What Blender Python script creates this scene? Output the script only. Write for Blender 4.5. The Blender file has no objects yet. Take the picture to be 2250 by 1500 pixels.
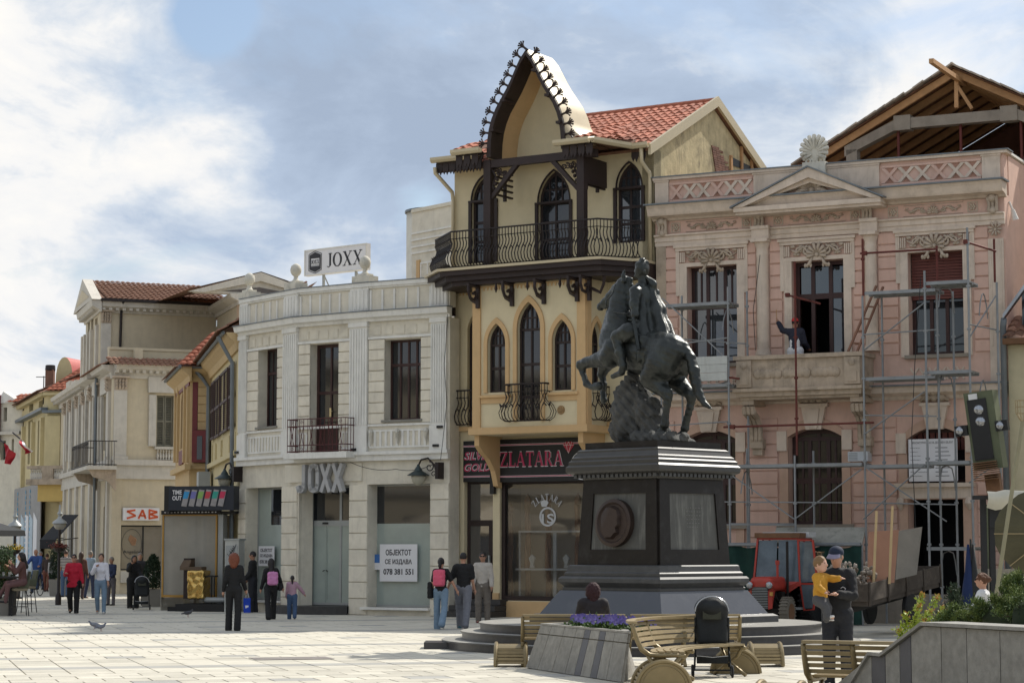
import bpy,math,random
import numpy as np
from mathutils import Vector,Matrix,Euler
rnd=random.Random(7)
R_=math.radians
scene=bpy.context.scene
col=scene.collection
# ------------------------------------------------------------------ camera, sky, sun, exposure
CAM_H,FPX,PITCH=1.8,4800.0,math.atan(457/4800)
cd=bpy.data.cameras.new("camera");cam=bpy.data.objects.new("camera",cd);col.objects.link(cam)
cam.location=(0,0,CAM_H);cam.rotation_euler=(math.pi/2+PITCH,0,0)
cd.sensor_width=36;cd.lens=36*FPX/2250;cd.clip_start=0.5;cd.clip_end=3000
scene.camera=cam
SUN_AZ,SUN_EL=R_(45),R_(46)          # azimuth measured from +Y (view direction) towards +X
world=bpy.data.worlds.new("World");scene.world=world;world.use_nodes=True
def build_world():
 nt=world.node_tree;N=nt.nodes;L=nt.links;N.clear()
 out=N.new('ShaderNodeOutputWorld');bg=N.new('ShaderNodeBackground');bg.inputs[1].default_value=0.1
 sky=N.new('ShaderNodeTexSky');sky.sky_type='NISHITA';sky.sun_disc=False
 sky.sun_elevation=SUN_EL;sky.sun_rotation=SUN_AZ;sky.air_density=1.0;sky.dust_density=1.5;sky.ozone_density=1.3
 tc=N.new('ShaderNodeTexCoord')
 def mth(op,a,b=None,clamp=False):
  n=N.new('ShaderNodeMath');n.operation=op;n.use_clamp=clamp
  for i,v in enumerate((a,b)):
   if v is None:continue
   if isinstance(v,(int,float)):n.inputs[i].default_value=v
   else:L.new(v,n.inputs[i])
  return n.outputs[0]
 def ramp(v,pts):
  n=N.new('ShaderNodeValToRGB');e=n.color_ramp.elements
  while len(e) > 1:e.remove(e[0])
  e[0].position=pts[0][0];e[0].color=pts[0][1]
  for p,c in pts[1:]:
   q=e.new(p);q.color=c
  L.new(v,n.inputs[0]);return n.outputs[0]
 # cloud shapes by direction, flattened vertically
 cx=N.new('ShaderNodeMapping');cx.inputs['Scale'].default_value=(1,1,1.9);L.new(tc.outputs['Generated'],cx.inputs[0])
 def noise(scale,detail,rough,off,dist=0.0,vec=None):
  mp=N.new('ShaderNodeMapping');mp.inputs['Location'].default_value=off
  L.new(vec or cx.outputs[0],mp.inputs[0])
  n=N.new('ShaderNodeTexNoise');n.inputs['Scale'].default_value=scale;n.inputs['Detail'].default_value=detail
  n.inputs['Roughness'].default_value=rough;n.inputs['Distortion'].default_value=dist
  L.new(mp.outputs[0],n.inputs[0]);return n.outputs[0]
 n1=noise(CL['s1'],14,.60,CL['o1'],.6)
 n2=mth('ADD',mth('MULTIPLY',noise(CL['s2'],10,.6,CL['o2'],.6),1.5),-.22)
 n3=noise(22,10,.62,(3,1,0),.4)
 # the big cloud masses of the day, as soft lobes around directions
 def lobe(d,w):
  dp=N.new('ShaderNodeVectorMath');dp.operation='DISTANCE';L.new(tc.outputs['Generated'],dp.inputs[0])
  dp.inputs[1].default_value=d
  return mth('SUBTRACT',1.0,mth('SMOOTH_MIN' if False else 'MINIMUM',mth('DIVIDE',dp.outputs['Value'],w),1.0))
 dark=None
 for d,w,a in CL['dark']:
  v=mth('MULTIPLY',lobe(d,w),a);dark=v if dark is None else mth('ADD',dark,v)
 lite=None
 for d,w,a in CL['lite']:
  v=mth('MULTIPLY',lobe(d,w),a);lite=v if lite is None else mth('ADD',lite,v)
 # greyness of the cloud (thick undersides) against its bright thin parts
 g=mth('ADD',mth('SUBTRACT',mth('ADD',mth('MULTIPLY',n1,1.25),mth('MULTIPLY',n3,.42)),mth('ADD',lite,.335)),dark)
 shade=ramp(g,CL['ramp'])
 cover=ramp(mth('SUBTRACT',mth('ADD',n2,mth('MULTIPLY',mth('ADD',lite,dark),.25)),mth('ADD',mth('MULTIPLY',lobe(dirpx(465,30),.024),.85),mth('MULTIPLY',lobe(dirpx(930,455),.018),.4))),[(CL['c0'],(0,0,0,1)),(CL['c1'],(1,1,1,1))])
 mul=N.new('ShaderNodeMixRGB');mul.blend_type='MULTIPLY';mul.inputs[0].default_value=1
 L.new(shade,mul.inputs[1]);mul.inputs[2].default_value=(CL['gain'],)*3+(1,)
 sk=N.new('ShaderNodeMixRGB');sk.blend_type='MULTIPLY';sk.inputs[0].default_value=1
 L.new(sky.outputs[0],sk.inputs[1]);sk.inputs[2].default_value=(CL['sky'],)*3+(1,)
 mix=N.new('ShaderNodeMixRGB');L.new(cover,mix.inputs[0]);L.new(sk.outputs[0],mix.inputs[1]);L.new(mul.outputs[0],mix.inputs[2])
 L.new(mix.outputs[0],bg.inputs[0]);L.new(bg.outputs[0],out.inputs[0])
def dirpx(px,py):
 cx,cy=(px-1125)/FPX,(750-py)/FPX
 v=Vector((cx,math.cos(PITCH)-cy*math.sin(PITCH),math.sin(PITCH)+cy*math.cos(PITCH)));return v.normalized()
CL=dict(s1=6.5,o1=(1.3,4.2,2.0),s2=5.0,o2=(5.1,2.0,0),c0=.26,c1=.54,gain=8.6,sky=1.0,
 dark=[(dirpx(1000,260),.13,.26),(dirpx(640,110),.13,.26),(dirpx(1600,330),.16,.10),(dirpx(250,560),.07,.10),(dirpx(1450,120),.12,.12),(dirpx(820,390),.06,.10)],
 lite=[(dirpx(120,250),.10,.10),(dirpx(60,680),.16,.14),(dirpx(560,500),.09,.16),(dirpx(2150,60),.13,.14),(dirpx(350,300),.05,.08)],
 ramp=[(.18,(.97,.94,.89,1)),(.38,(.86,.86,.86,1)),(.50,(.64,.70,.78,1)),(.64,(.44,.53,.67,1)),(.84,(.36,.44,.57,1))])
build_world()
sl=bpy.data.lights.new("sun",'SUN');sl.energy=3.8;sl.angle=R_(0.6);sl.color=(1,.95,.86)
sun=bpy.data.objects.new("sun",sl);col.objects.link(sun)
sd=Vector((math.sin(SUN_AZ)*math.cos(SUN_EL),math.cos(SUN_AZ)*math.cos(SUN_EL),math.sin(SUN_EL)))
sun.rotation_euler=sd.to_track_quat('Z','Y').to_euler();sun.location=(0,0,40)
scene.render.engine='CYCLES'
vs=scene.view_settings;vs.view_transform='Standard';vs.look='None';vs.exposure=0.33;vs.gamma=1;vs.use_curve_mapping=False
scene.cycles.use_denoising=True;scene.cycles.max_bounces=6;scene.cycles.diffuse_bounces=3;scene.cycles.glossy_bounces=3
scene.cycles.transmission_bounces=4;scene.cycles.transparent_max_bounces=12;scene.cycles.caustics_reflective=False;scene.cycles.caustics_refractive=False
# ------------------------------------------------------------------ measuring helpers
def ray(px,py):
 cx,cy=(px-1125)/FPX,(750-py)/FPX
 return Vector((cx,math.cos(PITCH)-cy*math.sin(PITCH),math.sin(PITCH)+cy*math.cos(PITCH)))
def G(px,py,h=0.0):
 d=ray(px,py);t=(h-CAM_H)/d.z;return Vector((d.x*t,d.y*t,h))
def AT(px,py,Y):
 d=ray(px,py);t=Y/d.y;return Vector((d.x*t,Y,CAM_H+d.z*t))
class Fr:
 """a facade plane: A is its left foot, B its right foot; u runs along it, d outwards, h up"""
 def __init__(s,A,B):
  s.A=Vector((A[0],A[1],0));s.B=Vector((B[0],B[1],0));s.W=(s.B-s.A).length
  s.u=(s.B-s.A).normalized();s.n=Vector((s.u.y,-s.u.x,0))
  s.T=Matrix(((s.u.x,-s.n.x,0,s.A.x),(s.u.y,-s.n.y,0,s.A.y),(0,0,1,0),(0,0,0,1)))
 def uh(s,px,py,d=0.0):
  r=ray(px,py);o=Vector((0,0,CAM_H));P=s.A+s.n*d
  t=(P-o).dot(s.n)/r.dot(s.n);q=o+r*t
  return (q-s.A).dot(s.u),q.z
 def R(s,x0,y0,x1,y1,d=0.0):
  a=s.uh(x0,y0,d);b=s.uh(x1,y1,d);return a[0],b[0],b[1],a[1]
 def p(s,u,d,h):return s.A+s.u*u+s.n*d+Vector((0,0,h))
 @classmethod
 def frm(cls,A,ang,W):  # ang: degrees of the left-going direction away from the view axis
  v=Vector((math.sin(R_(ang)),-math.cos(R_(ang))));return cls(A,(A[0]+v.x*W,A[1]+v.y*W))
# ------------------------------------------------------------------ object helpers
WM={}
def wm(o):return WM.get(o.name,Matrix.Identity(4)) if o else Matrix.Identity(4)
def tag(o,label=None,cat=None,group=None,kind=None):
 if label:o['label']=label
 if cat:o['category']=cat
 if group:o['group']=group
 if kind:o['kind']=kind
 return o
def empty(name,loc=(0,0,0),label=None,cat=None,group=None):
 o=bpy.data.objects.new(name,None);col.objects.link(o);o.location=loc;o.empty_display_size=.3
 WM[o.name]=Matrix.Translation(Vector(loc));tag(o,label,cat,group);return o
def mk(name,me,parent=None,mw=None):
 o=bpy.data.objects.new(name,me);col.objects.link(o)
 pw=wm(parent);mw=pw if mw is None else mw
 if parent:o.parent=parent
 o.matrix_basis=pw.inverted() @ mw;WM[o.name]=mw.copy();return o
def copy_tree(o,parent=None):
 c=o.copy();col.objects.link(c);c.parent=parent
 WM[c.name]=wm(o).copy()
 for ch in list(o.children):copy_tree(ch,c)
 return c
def put(o,loc,rz=0.0,s=1.0):
 m=Matrix.Translation(Vector(loc)) @ Matrix.Rotation(rz,4,'Z') @ Matrix.Scale(s,4)
 o.matrix_basis=m;WM[o.name]=m;return o
class MB:
 def __init__(s,F=None):s.v=[];s.f=[];s.T=F.T if isinstance(F,Fr) else (F or Matrix.Identity(4))
 def add(s,vs,fs):
  n=len(s.v);s.v +=[tuple(v) for v in vs];s.f +=[tuple(i+n for i in f) for f in fs];return s
 def hexa(s,P):return s.add(P,[(0,3,2,1),(4,5,6,7),(0,1,5,4),(1,2,6,5),(2,3,7,6),(3,0,4,7)])
 def box(s,u0,u1,d0,d1,h0,h1):    # u, outward d, h
  if u1 < u0:u0,u1=u1,u0
  if d1 < d0:d0,d1=d1,d0
  if h1 < h0:h0,h1=h1,h0
  a,b=-d1,-d0
  return s.hexa([(u0,a,h0),(u1,a,h0),(u1,b,h0),(u0,b,h0),(u0,a,h1),(u1,a,h1),(u1,b,h1),(u0,b,h1)])
 def cbox(s,c,size,rot=None):
  hx,hy,hz=size[0]/2,size[1]/2,size[2]/2;P=[]
  for z in (-hz,hz):
   for x,y in ((-hx,-hy),(hx,-hy),(hx,hy),(-hx,hy)):
    q=Vector((x,y,z));q=rot @ q if rot else q;P.append(q+Vector(c))
  return s.hexa(P)
 def prism(s,poly,d0,d1):            # poly in (u,h), counter-clockwise seen from outside
  if d1 < d0:d0,d1=d1,d0
  n=len(poly);vs=[(u,-d1,h) for u,h in poly]+[(u,-d0,h) for u,h in poly]
  fs=[tuple(range(n)),tuple(range(2*n-1,n-1,-1))]+[(i,i+n,(i+1) % n+n,(i+1) % n) for i in range(n)]
  return s.add(vs,fs)
 def strip(s,a,b,d0,d1):            # solid band between two (u,h) polylines of equal length
  for i in range(len(a)-1):s.prism([a[i],b[i],b[i+1],a[i+1]],d0,d1)
  return s
 def profile(s,prof,u0,u1):          # prof: (d,h) outline swept along u
  n=len(prof);vs=[(u0,-d,h) for d,h in prof]+[(u1,-d,h) for d,h in prof]
  return s.add(vs,[tuple(range(n)),tuple(range(2*n-1,n-1,-1))]+[(i,i+n,(i+1) % n+n,(i+1) % n) for i in range(n)])
 def tube(s,pts,r,seg=6,cap=True,r1=None):
  pts=[Vector(p) for p in pts];n=len(pts);base=len(s.v);up=Vector((0,0,1));prev=None
  for i,p in enumerate(pts):
   t=(pts[min(i+1,n-1)]-pts[max(i-1,0)])
   t=t.normalized() if t.length > 1e-9 else up
   if prev is None:
    a=t.cross(up if abs(t.z) < .9 else Vector((1,0,0))).normalized()
   else:
    a=(prev-t*prev.dot(t));a=a.normalized() if a.length > 1e-6 else t.orthogonal().normalized()
   b=t.cross(a);prev=a
   ri=r[i] if isinstance(r,(list,tuple)) else (r if r1 is None else r+(r1-r)*i/(n-1))
   for k in range(seg):
    an=2*math.pi*(k+.5)/seg;q=p+a*(ri*math.cos(an))+b*(ri*math.sin(an));s.v.append(tuple(q))
  for i in range(n-1):
   for k in range(seg):
    k2=(k+1) % seg;s.f.append((base+i*seg+k,base+i*seg+k2,base+(i+1)*seg+k2,base+(i+1)*seg+k))
  if cap:
   s.f.append(tuple(base+k for k in range(seg-1,-1,-1)));s.f.append(tuple(base+(n-1)*seg+k for k in range(seg)))
  return s
 def fuv(s,u,d,h):return (u,-d,h)
 def lathe(s,prof,c,seg=12,axis='Z',arc=2*math.pi):  # prof (r,z)
  base=len(s.v);full=abs(arc-2*math.pi) < 1e-6;m=seg if full else seg+1
  for r,z in prof:
   for k in range(m):
    an=arc*k/seg;x,y=r*math.cos(an),r*math.sin(an)
    q=(x,y,z) if axis=='Z' else ((z,x,y) if axis=='X' else (x,z,y))
    s.v.append((c[0]+q[0],c[1]+q[1],c[2]+q[2]))
  for i in range(len(prof)-1):
   for k in range(seg):
    k2=(k+1) % m;s.f.append((base+i*m+k,base+i*m+k2,base+(i+1)*m+k2,base+(i+1)*m+k))
  if prof[0][0] > 1e-6:s.f.append(tuple(base+k for k in range(m-1,-1,-1)))
  if prof[-1][0] > 1e-6:s.f.append(tuple(base+(len(prof)-1)*m+k for k in range(m)))
  return s
 def ball(s,c,r,seg=10,ring=7,sc=(1,1,1)):
  base=len(s.v)
  for i in range(ring+1):
   th=math.pi*i/ring
   for k in range(seg):
    an=2*math.pi*k/seg
    s.v.append((c[0]+r*sc[0]*math.sin(th)*math.cos(an),c[1]+r*sc[1]*math.sin(th)*math.sin(an),c[2]+r*sc[2]*math.cos(th)))
  for i in range(ring):
   for k in range(seg):
    k2=(k+1) % seg;s.f.append((base+i*seg+k,base+(i+1)*seg+k,base+(i+1)*seg+k2,base+i*seg+k2))
  return s
 def quad(s,a,b,c,d):return s.add([a,b,c,d],[(0,1,2,3)])
 def me(s,name,mat,mw=Matrix.Identity(4),smooth=False):
  M_=mw.inverted() @ s.T;me=bpy.data.meshes.new(name)
  me.from_pydata([M_ @ Vector(v) for v in s.v],[],s.f)
  if mat:me.materials.append(mat)
  if smooth:me.polygons.foreach_set('use_smooth',[True]*len(me.polygons));
  me.update();return me
 def build(s,name,mat,parent=None,mw=None,smooth=False,kind=None,label=None,auto=None):
  w=(wm(parent) if mw is None else mw)
  o=mk(name,s.me(name,mat,w,smooth or auto is not None),parent,w)
  if auto is not None:
   try:o.data.set_sharp_from_angle(angle=R_(auto))
   except Exception:pass
  if kind:o['kind']=kind
  if label:o['label']=label
  return o
# ------------------------------------------------------------------ materials
def M(name,c,rough=.8,metal=0.0,vary=.12,scale=3.0,bump=.15,bscale=40.0,dirt=0.0,dirtc=(.12,.10,.08),dscale=1.2,streak=0.0,rand=.0,spec=.4,wear=None,coat=0.0,trans=0.0,ior=0):
 m=bpy.data.materials.new(name);m.use_nodes=True;nt=m.node_tree;N=nt.nodes;L=nt.links
 b=N['Principled BSDF'];b.inputs['Roughness'].default_value=rough;b.inputs['Metallic'].default_value=metal
 b.inputs['Specular IOR Level'].default_value=spec
 if coat:b.inputs['Coat Weight'].default_value=coat;b.inputs['Coat Roughness'].default_value=.15
 geo=N.new('ShaderNodeNewGeometry')
 def noise(sc,det=5,rg=.6,stretch=None,off=None):
  v=geo.outputs['Position']
  if stretch or off:
   mp=N.new('ShaderNodeMapping');mp.inputs['Scale'].default_value=stretch or (1,1,1)
   if off:mp.inputs['Location'].default_value=off
   L.new(v,mp.inputs[0]);v=mp.outputs[0]
  n=N.new('ShaderNodeTexNoise');n.inputs['Scale'].default_value=sc;n.inputs['Detail'].default_value=det;n.inputs['Roughness'].default_value=rg
  L.new(v,n.inputs[0]);return n.outputs[0]
 def rmp(v,a,b_,lo=0,hi=1):
  n=N.new('ShaderNodeMapRange');n.inputs[1].default_value=a;n.inputs[2].default_value=b_;n.inputs[3].default_value=lo;n.inputs[4].default_value=hi
  L.new(v,n.inputs[0]);return n.outputs[0]
 cur=None
 base=N.new('ShaderNodeRGB');base.outputs[0].default_value=(*c,1);cur=base.outputs[0]
 if vary:
  mx=N.new('ShaderNodeMixRGB');mx.blend_type='MULTIPLY';mx.inputs[0].default_value=1
  v=rmp(noise(scale,8),.25,.75,1-vary,1+vary*.6);cc=N.new('ShaderNodeCombineColor')
  for i in range(3):L.new(v,cc.inputs[i])
  L.new(cur,mx.inputs[1]);L.new(cc.outputs[0],mx.inputs[2]);cur=mx.outputs[0]
 if rand:
  oi=N.new('ShaderNodeObjectInfo');hs=N.new('ShaderNodeHueSaturation')
  L.new(rmp(oi.outputs['Random'],0,1,1-rand,1+rand),hs.inputs['Value']);L.new(cur,hs.inputs['Color']);cur=hs.outputs[0]
 if dirt:
  mx=N.new('ShaderNodeMixRGB');mx.inputs[2].default_value=(*dirtc,1)
  L.new(rmp(noise(dscale,10,.7,None,(7,3,1)),.52,.75,0,dirt),mx.inputs[0]);L.new(cur,mx.inputs[1]);cur=mx.outputs[0]
 if streak:
  mx=N.new('ShaderNodeMixRGB');mx.inputs[2].default_value=(*dirtc,1)
  L.new(rmp(noise(7,6,.65,(1,1,.12)),.52,.8,0,streak),mx.inputs[0]);L.new(cur,mx.inputs[1]);cur=mx.outputs[0]
 if wear:
  mx=N.new('ShaderNodeMixRGB');mx.inputs[2].default_value=(*wear[0],1)
  L.new(rmp(noise(wear[1],8,.7,None,(1,9,4)),wear[2],wear[2]+.06,0,wear[3]),mx.inputs[0]);L.new(cur,mx.inputs[1]);cur=mx.outputs[0]
 L.new(cur,b.inputs['Base Color'])
 if bump:
  bp=N.new('ShaderNodeBump');bp.inputs['Strength'].default_value=bump;bp.inputs['Distance'].default_value=.02
  L.new(noise(bscale,6),bp.inputs['Height']);L.new(bp.outputs[0],b.inputs['Normal'])
 m.diffuse_color=(*c,1)
 if ior:b.inputs['IOR'].default_value=ior
 if trans:
  b.inputs['Alpha'].default_value=1-trans
 return m
def glass(name,c=(.02,.022,.024),rough=.04,alpha=1.0,wav=.02,spec=.5,ior=1.7):
 m=M(name,c,rough,vary=.1,bump=wav,bscale=1.6,spec=spec,ior=ior);m.node_tree.nodes['Principled BSDF'].inputs['Alpha'].default_value=alpha
 return m
# ------------------------------------------------------------------ smooth solids (bodies, statue, cloth)
def _smin(a,b,k):
 if k <=0:return np.minimum(a,b)
 h=np.clip(.5+.5*(b-a)/k,0,1);return b+(a-b)*h-k*h*(1-h)
class SDF:
 def __init__(s):s.P=[];s.post=[]
 def cap(s,a,b,ra,rb,k=.03):
  a=np.array(a,float);b=np.array(b,float);r=max(ra,rb)
  s.P.append(('c',(a,b,ra,rb),np.minimum(a,b)-r,np.maximum(a,b)+r,k,1));return s
 def ell(s,c,r,k=.03,rot=None,neg=False):
  c=np.array(c,float);r=np.array(r if hasattr(r,'__len__') else (r,r,r),float);q=r.max() if rot is not None else r
  s.P.append(('e',(c,r,None if rot is None else np.array(rot.to_3x3() if hasattr(rot,'to_3x3') else rot)),c-q,c+q,k,-1 if neg else 1));return s
 def box(s,c,hsz,r=.02,k=.02,rot=None):
  c=np.array(c,float);hsz=np.array(hsz,float);q=np.linalg.norm(hsz) if rot is not None else hsz
  s.P.append(('b',(c,hsz,r,None if rot is None else np.array(rot.to_3x3())),c-q,c+q,k,1));return s
 def chain(s,pts,rs,k=.03):
  for i in range(len(pts)-1):s.cap(pts[i],pts[i+1],rs[i],rs[i+1],k)
  return s
 def mesh(s,h,infl=0.0):
  pos=[p for p in s.P if p[5] > 0]
  lo=np.min([p[2] for p in pos],axis=0)-(3*h+infl+.02);hi=np.max([p[3] for p in pos],axis=0)+(3*h+infl+.02)
  n=np.ceil((hi-lo)/h).astype(int)+1
  ax=[(lo[i]+h*np.arange(n[i])).astype(np.float32) for i in range(3)]
  F=np.full(n,.5,np.float32)
  for kind,a,plo,phi,k,sg in s.P:
   m=k+infl+3*h+.01
   i0=np.maximum(((plo-m-lo)/h).astype(int),0);i1=np.minimum(((phi+m-lo)/h).astype(int)+2,n)
   if (i1 <=i0).any():continue
   sl_=tuple(slice(i0[j],i1[j]) for j in range(3))
   X=ax[0][sl_[0]][:,None,None];Y=ax[1][sl_[1]][None,:,None];Z=ax[2][sl_[2]][None,None,:]
   if kind=='c':
    A,B,ra,rb=a;ab=B-A;l2=max((ab**2).sum(),1e-9)
    t=np.clip(((X-A[0])*ab[0]+(Y-A[1])*ab[1]+(Z-A[2])*ab[2])/l2,0,1)
    d=np.sqrt((X-A[0]-t*ab[0])**2+(Y-A[1]-t*ab[1])**2+(Z-A[2]-t*ab[2])**2)-(ra+(rb-ra)*t)
   else:
    c=a[0];rot=a[2] if kind=='e' else a[3]
    x,y,z=X-c[0],Y-c[1],Z-c[2]
    if rot is not None:x,y,z=[rot[0,j]*x+rot[1,j]*y+rot[2,j]*z for j in range(3)]
    if kind=='e':
     r=a[1];k0=np.sqrt((x/r[0])**2+(y/r[1])**2+(z/r[2])**2);k1=np.sqrt((x/r[0]**2)**2+(y/r[1]**2)**2+(z/r[2]**2)**2)
     d=k0*(k0-1)/np.maximum(k1,1e-6)
    else:
     q=a[1]-a[2];qx,qy,qz=np.abs(x)-q[0],np.abs(y)-q[1],np.abs(z)-q[2]
     d=np.sqrt(np.maximum(qx,0)**2+np.maximum(qy,0)**2+np.maximum(qz,0)**2)+np.minimum(np.maximum(qx,np.maximum(qy,qz)),0)-a[2]
   d=d.astype(np.float32)
   F[sl_]=_smin(F[sl_],d,k) if sg > 0 else np.maximum(F[sl_],-d)
  F -=infl
  X,Y,Z=ax[0][:,None,None],ax[1][None,:,None],ax[2][None,None,:]
  for fn in s.post:F=fn(F,X,Y,Z)
  return nets(F,lo,h)
def nets(F,lo,h):
 S=F < 0;n=F.shape
 acc=np.zeros((n[0]-1,n[1]-1,n[2]-1,3),np.float32);cnt=np.zeros(acc.shape[:3],np.float32)
 def sl(o):return tuple(slice(o[i],n[i]-1+o[i]) for i in range(3))
 for axi in range(3):
  o1,o2=[i for i in range(3) if i !=axi]
  for a in (0,1):
   for b in (0,1):
    p=[0,0,0];p[o1]=a;p[o2]=b;q=list(p);q[axi]=1
    fa,fb=F[sl(p)],F[sl(q)];m=(fa < 0) !=(fb < 0)
    t=np.where(m,fa/np.where(m,fa-fb,1),0);mf=m.astype(np.float32)
    acc[...,axi] +=t*mf;acc[...,o1] +=a*mf;acc[...,o2] +=b*mf;cnt +=mf
 act=cnt > 0;idx=-np.ones(act.shape,np.int64);idx[act]=np.arange(act.sum())
 ii=np.argwhere(act);V=(ii+acc[act]/cnt[act][:,None])*h+lo
 quads=[]
 for axi in range(3):
  o1,o2=(axi+1) % 3,(axi+2) % 3
  a=[slice(1,n[i]-1) for i in range(3)];a[axi]=slice(0,n[axi]-1);b=list(a);b[axi]=slice(1,n[axi])
  sa,sb=S[tuple(a)],S[tuple(b)];e=np.argwhere(sa !=sb)
  if not len(e):continue
  off=np.ones(3,int);off[axi]=0;g=e+off
  def ci(d1,d2):
   q=g.copy();q[:,o1] +=d1;q[:,o2] +=d2;return idx[q[:,0],q[:,1],q[:,2]]
  Q=np.stack([ci(-1,-1),ci(0,-1),ci(0,0),ci(-1,0)],1)
  fl=~sa[tuple(e.T)];Q[fl]=Q[fl][:,::-1];quads.append(Q)
 Q=np.concatenate(quads);Q=Q[(Q >=0).all(1)]
 return V,Q
def sdf_obj(name,vq,mat,parent=None,mw=None,extra=None,label=None):
 V,Q=vq;me=bpy.data.meshes.new(name);n=len(V);f=[tuple(int(i) for i in q) for q in Q.tolist()];v=[tuple(x) for x in V.tolist()]
 if extra:f +=[tuple(i+n for i in g) for g in extra.f];v +=extra.v
 me.from_pydata(v,[],f);me.materials.append(mat);me.polygons.foreach_set('use_smooth',[True]*len(me.polygons));me.update()
 o=mk(name,me,parent,mw)
 if label:o['label']=label
 return o
# ------------------------------------------------------------------ writing
def text_obj(s,parent,T,u0,u1,h0,h1,d,mat,depth=.01,name='lettering',bold=0.0,fitw=True,shear=0.0):
 cu=bpy.data.curves.new('t','FONT');cu.body=s;cu.size=1;cu.extrude=.001;cu.offset=bold;cu.shear=shear;cu.resolution_u=3
 o=bpy.data.objects.new('t',cu);col.objects.link(o);dg=bpy.context.evaluated_depsgraph_get();dg.update()
 me=bpy.data.meshes.new_from_object(o.evaluated_get(dg));bpy.data.objects.remove(o);bpy.data.curves.remove(cu)
 co=np.array([v.co[:] for v in me.vertices]);mn,mx=co.min(0),co.max(0)
 sy=(h1-h0)/(mx[1]-mn[1]);sx=(u1-u0)/(mx[0]-mn[0]) if fitw else sy
 ou=u0 if fitw else (u0+u1)/2-(mx[0]-mn[0])*sx/2
 w=wm(parent);Mi=w.inverted() @ T
 for v in me.vertices:
  c=v.co;v.co=Mi @ Vector((ou+(c.x-mn[0])*sx,-(d+(depth if c.z > 0 else 0)),h0+(c.y-mn[1])*sy))
 me.name=name;me.materials.clear();me.materials.append(mat);me.update()
 return mk(name,me,parent)
GL={  # serif capitals: (x0,y0,x1,y1,width) strokes on a unit-high box; 'o' rings
 'Z': (.8, [(.05, .96, .75, .96, .08), (.66, .96, .12, .04, .17), (.05, .04, .78, .04, .08), (.06, .96, .06, .74, .05), (.76, .04, .76, .28, .05)]),
 'L': (.72, [(.2, 0, .2, 1, .17), (.04, .97, .38, .97, .06), (.04, .04, .68, .04, .08), (.67, .04, .67, .27, .05)]),
 'A': (.9, [(.1, 0, .42, 1, .06), (.44, 1, .78, 0, .17), (.22, .33, .66, .33, .06), (.0, .03, .25, .03, .05), (.6, .03, .95, .03, .05)]),
 'T': (.78, [(.39, 0, .39, 1, .17), (.03, .96, .75, .96, .08), (.03, .96, .03, .72, .05), (.75, .96, .75, .72, .05), (.22, .03, .56, .03, .05)]),
 'R': (.86, [(.18, 0, .18, 1, .17), (.04, .97, .5, .97, .06), (.04, .03, .34, .03, .05), (.2, .48, .5, .48, .06), (.55, .9, .55, .56, .16), (.46, .97, .57, .88, .08), (.46, .48, .57, .6, .08), (.42, .48, .72, .0, .17), (.6, .03, .86, .03, .05)]),
 'J': (.5, [(.34, .12, .34, 1, .15), (.2, .97, .5, .97, .05), (.34, .12, .2, .0, .08), (.2, .0, .06, .1, .08)]),
 'O': (.85, 'o'),
 'X': (.85, [(.16, 1, .68, 0, .17), (.72, 1, .12, 0, .05), (.02, .98, .3, .98, .05), (.58, .98, .84, .98, .05), (.0, .02, .26, .02, .05), (.54, .02, .82, .02, .05)]),
}
def serif(mb,s,u0,u1,h0,h1,d0,d1,gap=.08):
 tot=sum(GL[c][0] for c in s)+gap*(len(s)-1);k=(u1-u0)/tot;H=h1-h0;x=u0
 for c in s:
  w,st=GL[c]
  if st=='o':
   O=[];I=[]
   for i in range(21):
    a=2*math.pi*i/20;O.append((x+k*(w*.5+w*.5*math.cos(a)),h0+H*(.5+.5*math.sin(a))));I.append((x+k*(w*.5+(w*.5-.17)*math.cos(a)),h0+H*(.5+.45*math.sin(a))))
   mb.strip(I,O,d0,d1)
  else:
   for x0,y0,x1,y1,t in st:
    if abs(y1-y0) < 1e-6:mb.box(x+k*x0,x+k*x1,d0,d1,h0+H*(y0-t/2),h0+H*(y0+t/2))
    else:
     if y0 > y1:x0,y0,x1,y1=x1,y1,x0,y0
     mb.prism([(x+k*(x0-t/2),h0+H*y0),(x+k*(x0+t/2),h0+H*y0),(x+k*(x1+t/2),h0+H*y1),(x+k*(x1-t/2),h0+H*y1)],d0,d1+.0005)
  x +=k*(w+gap)
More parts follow.
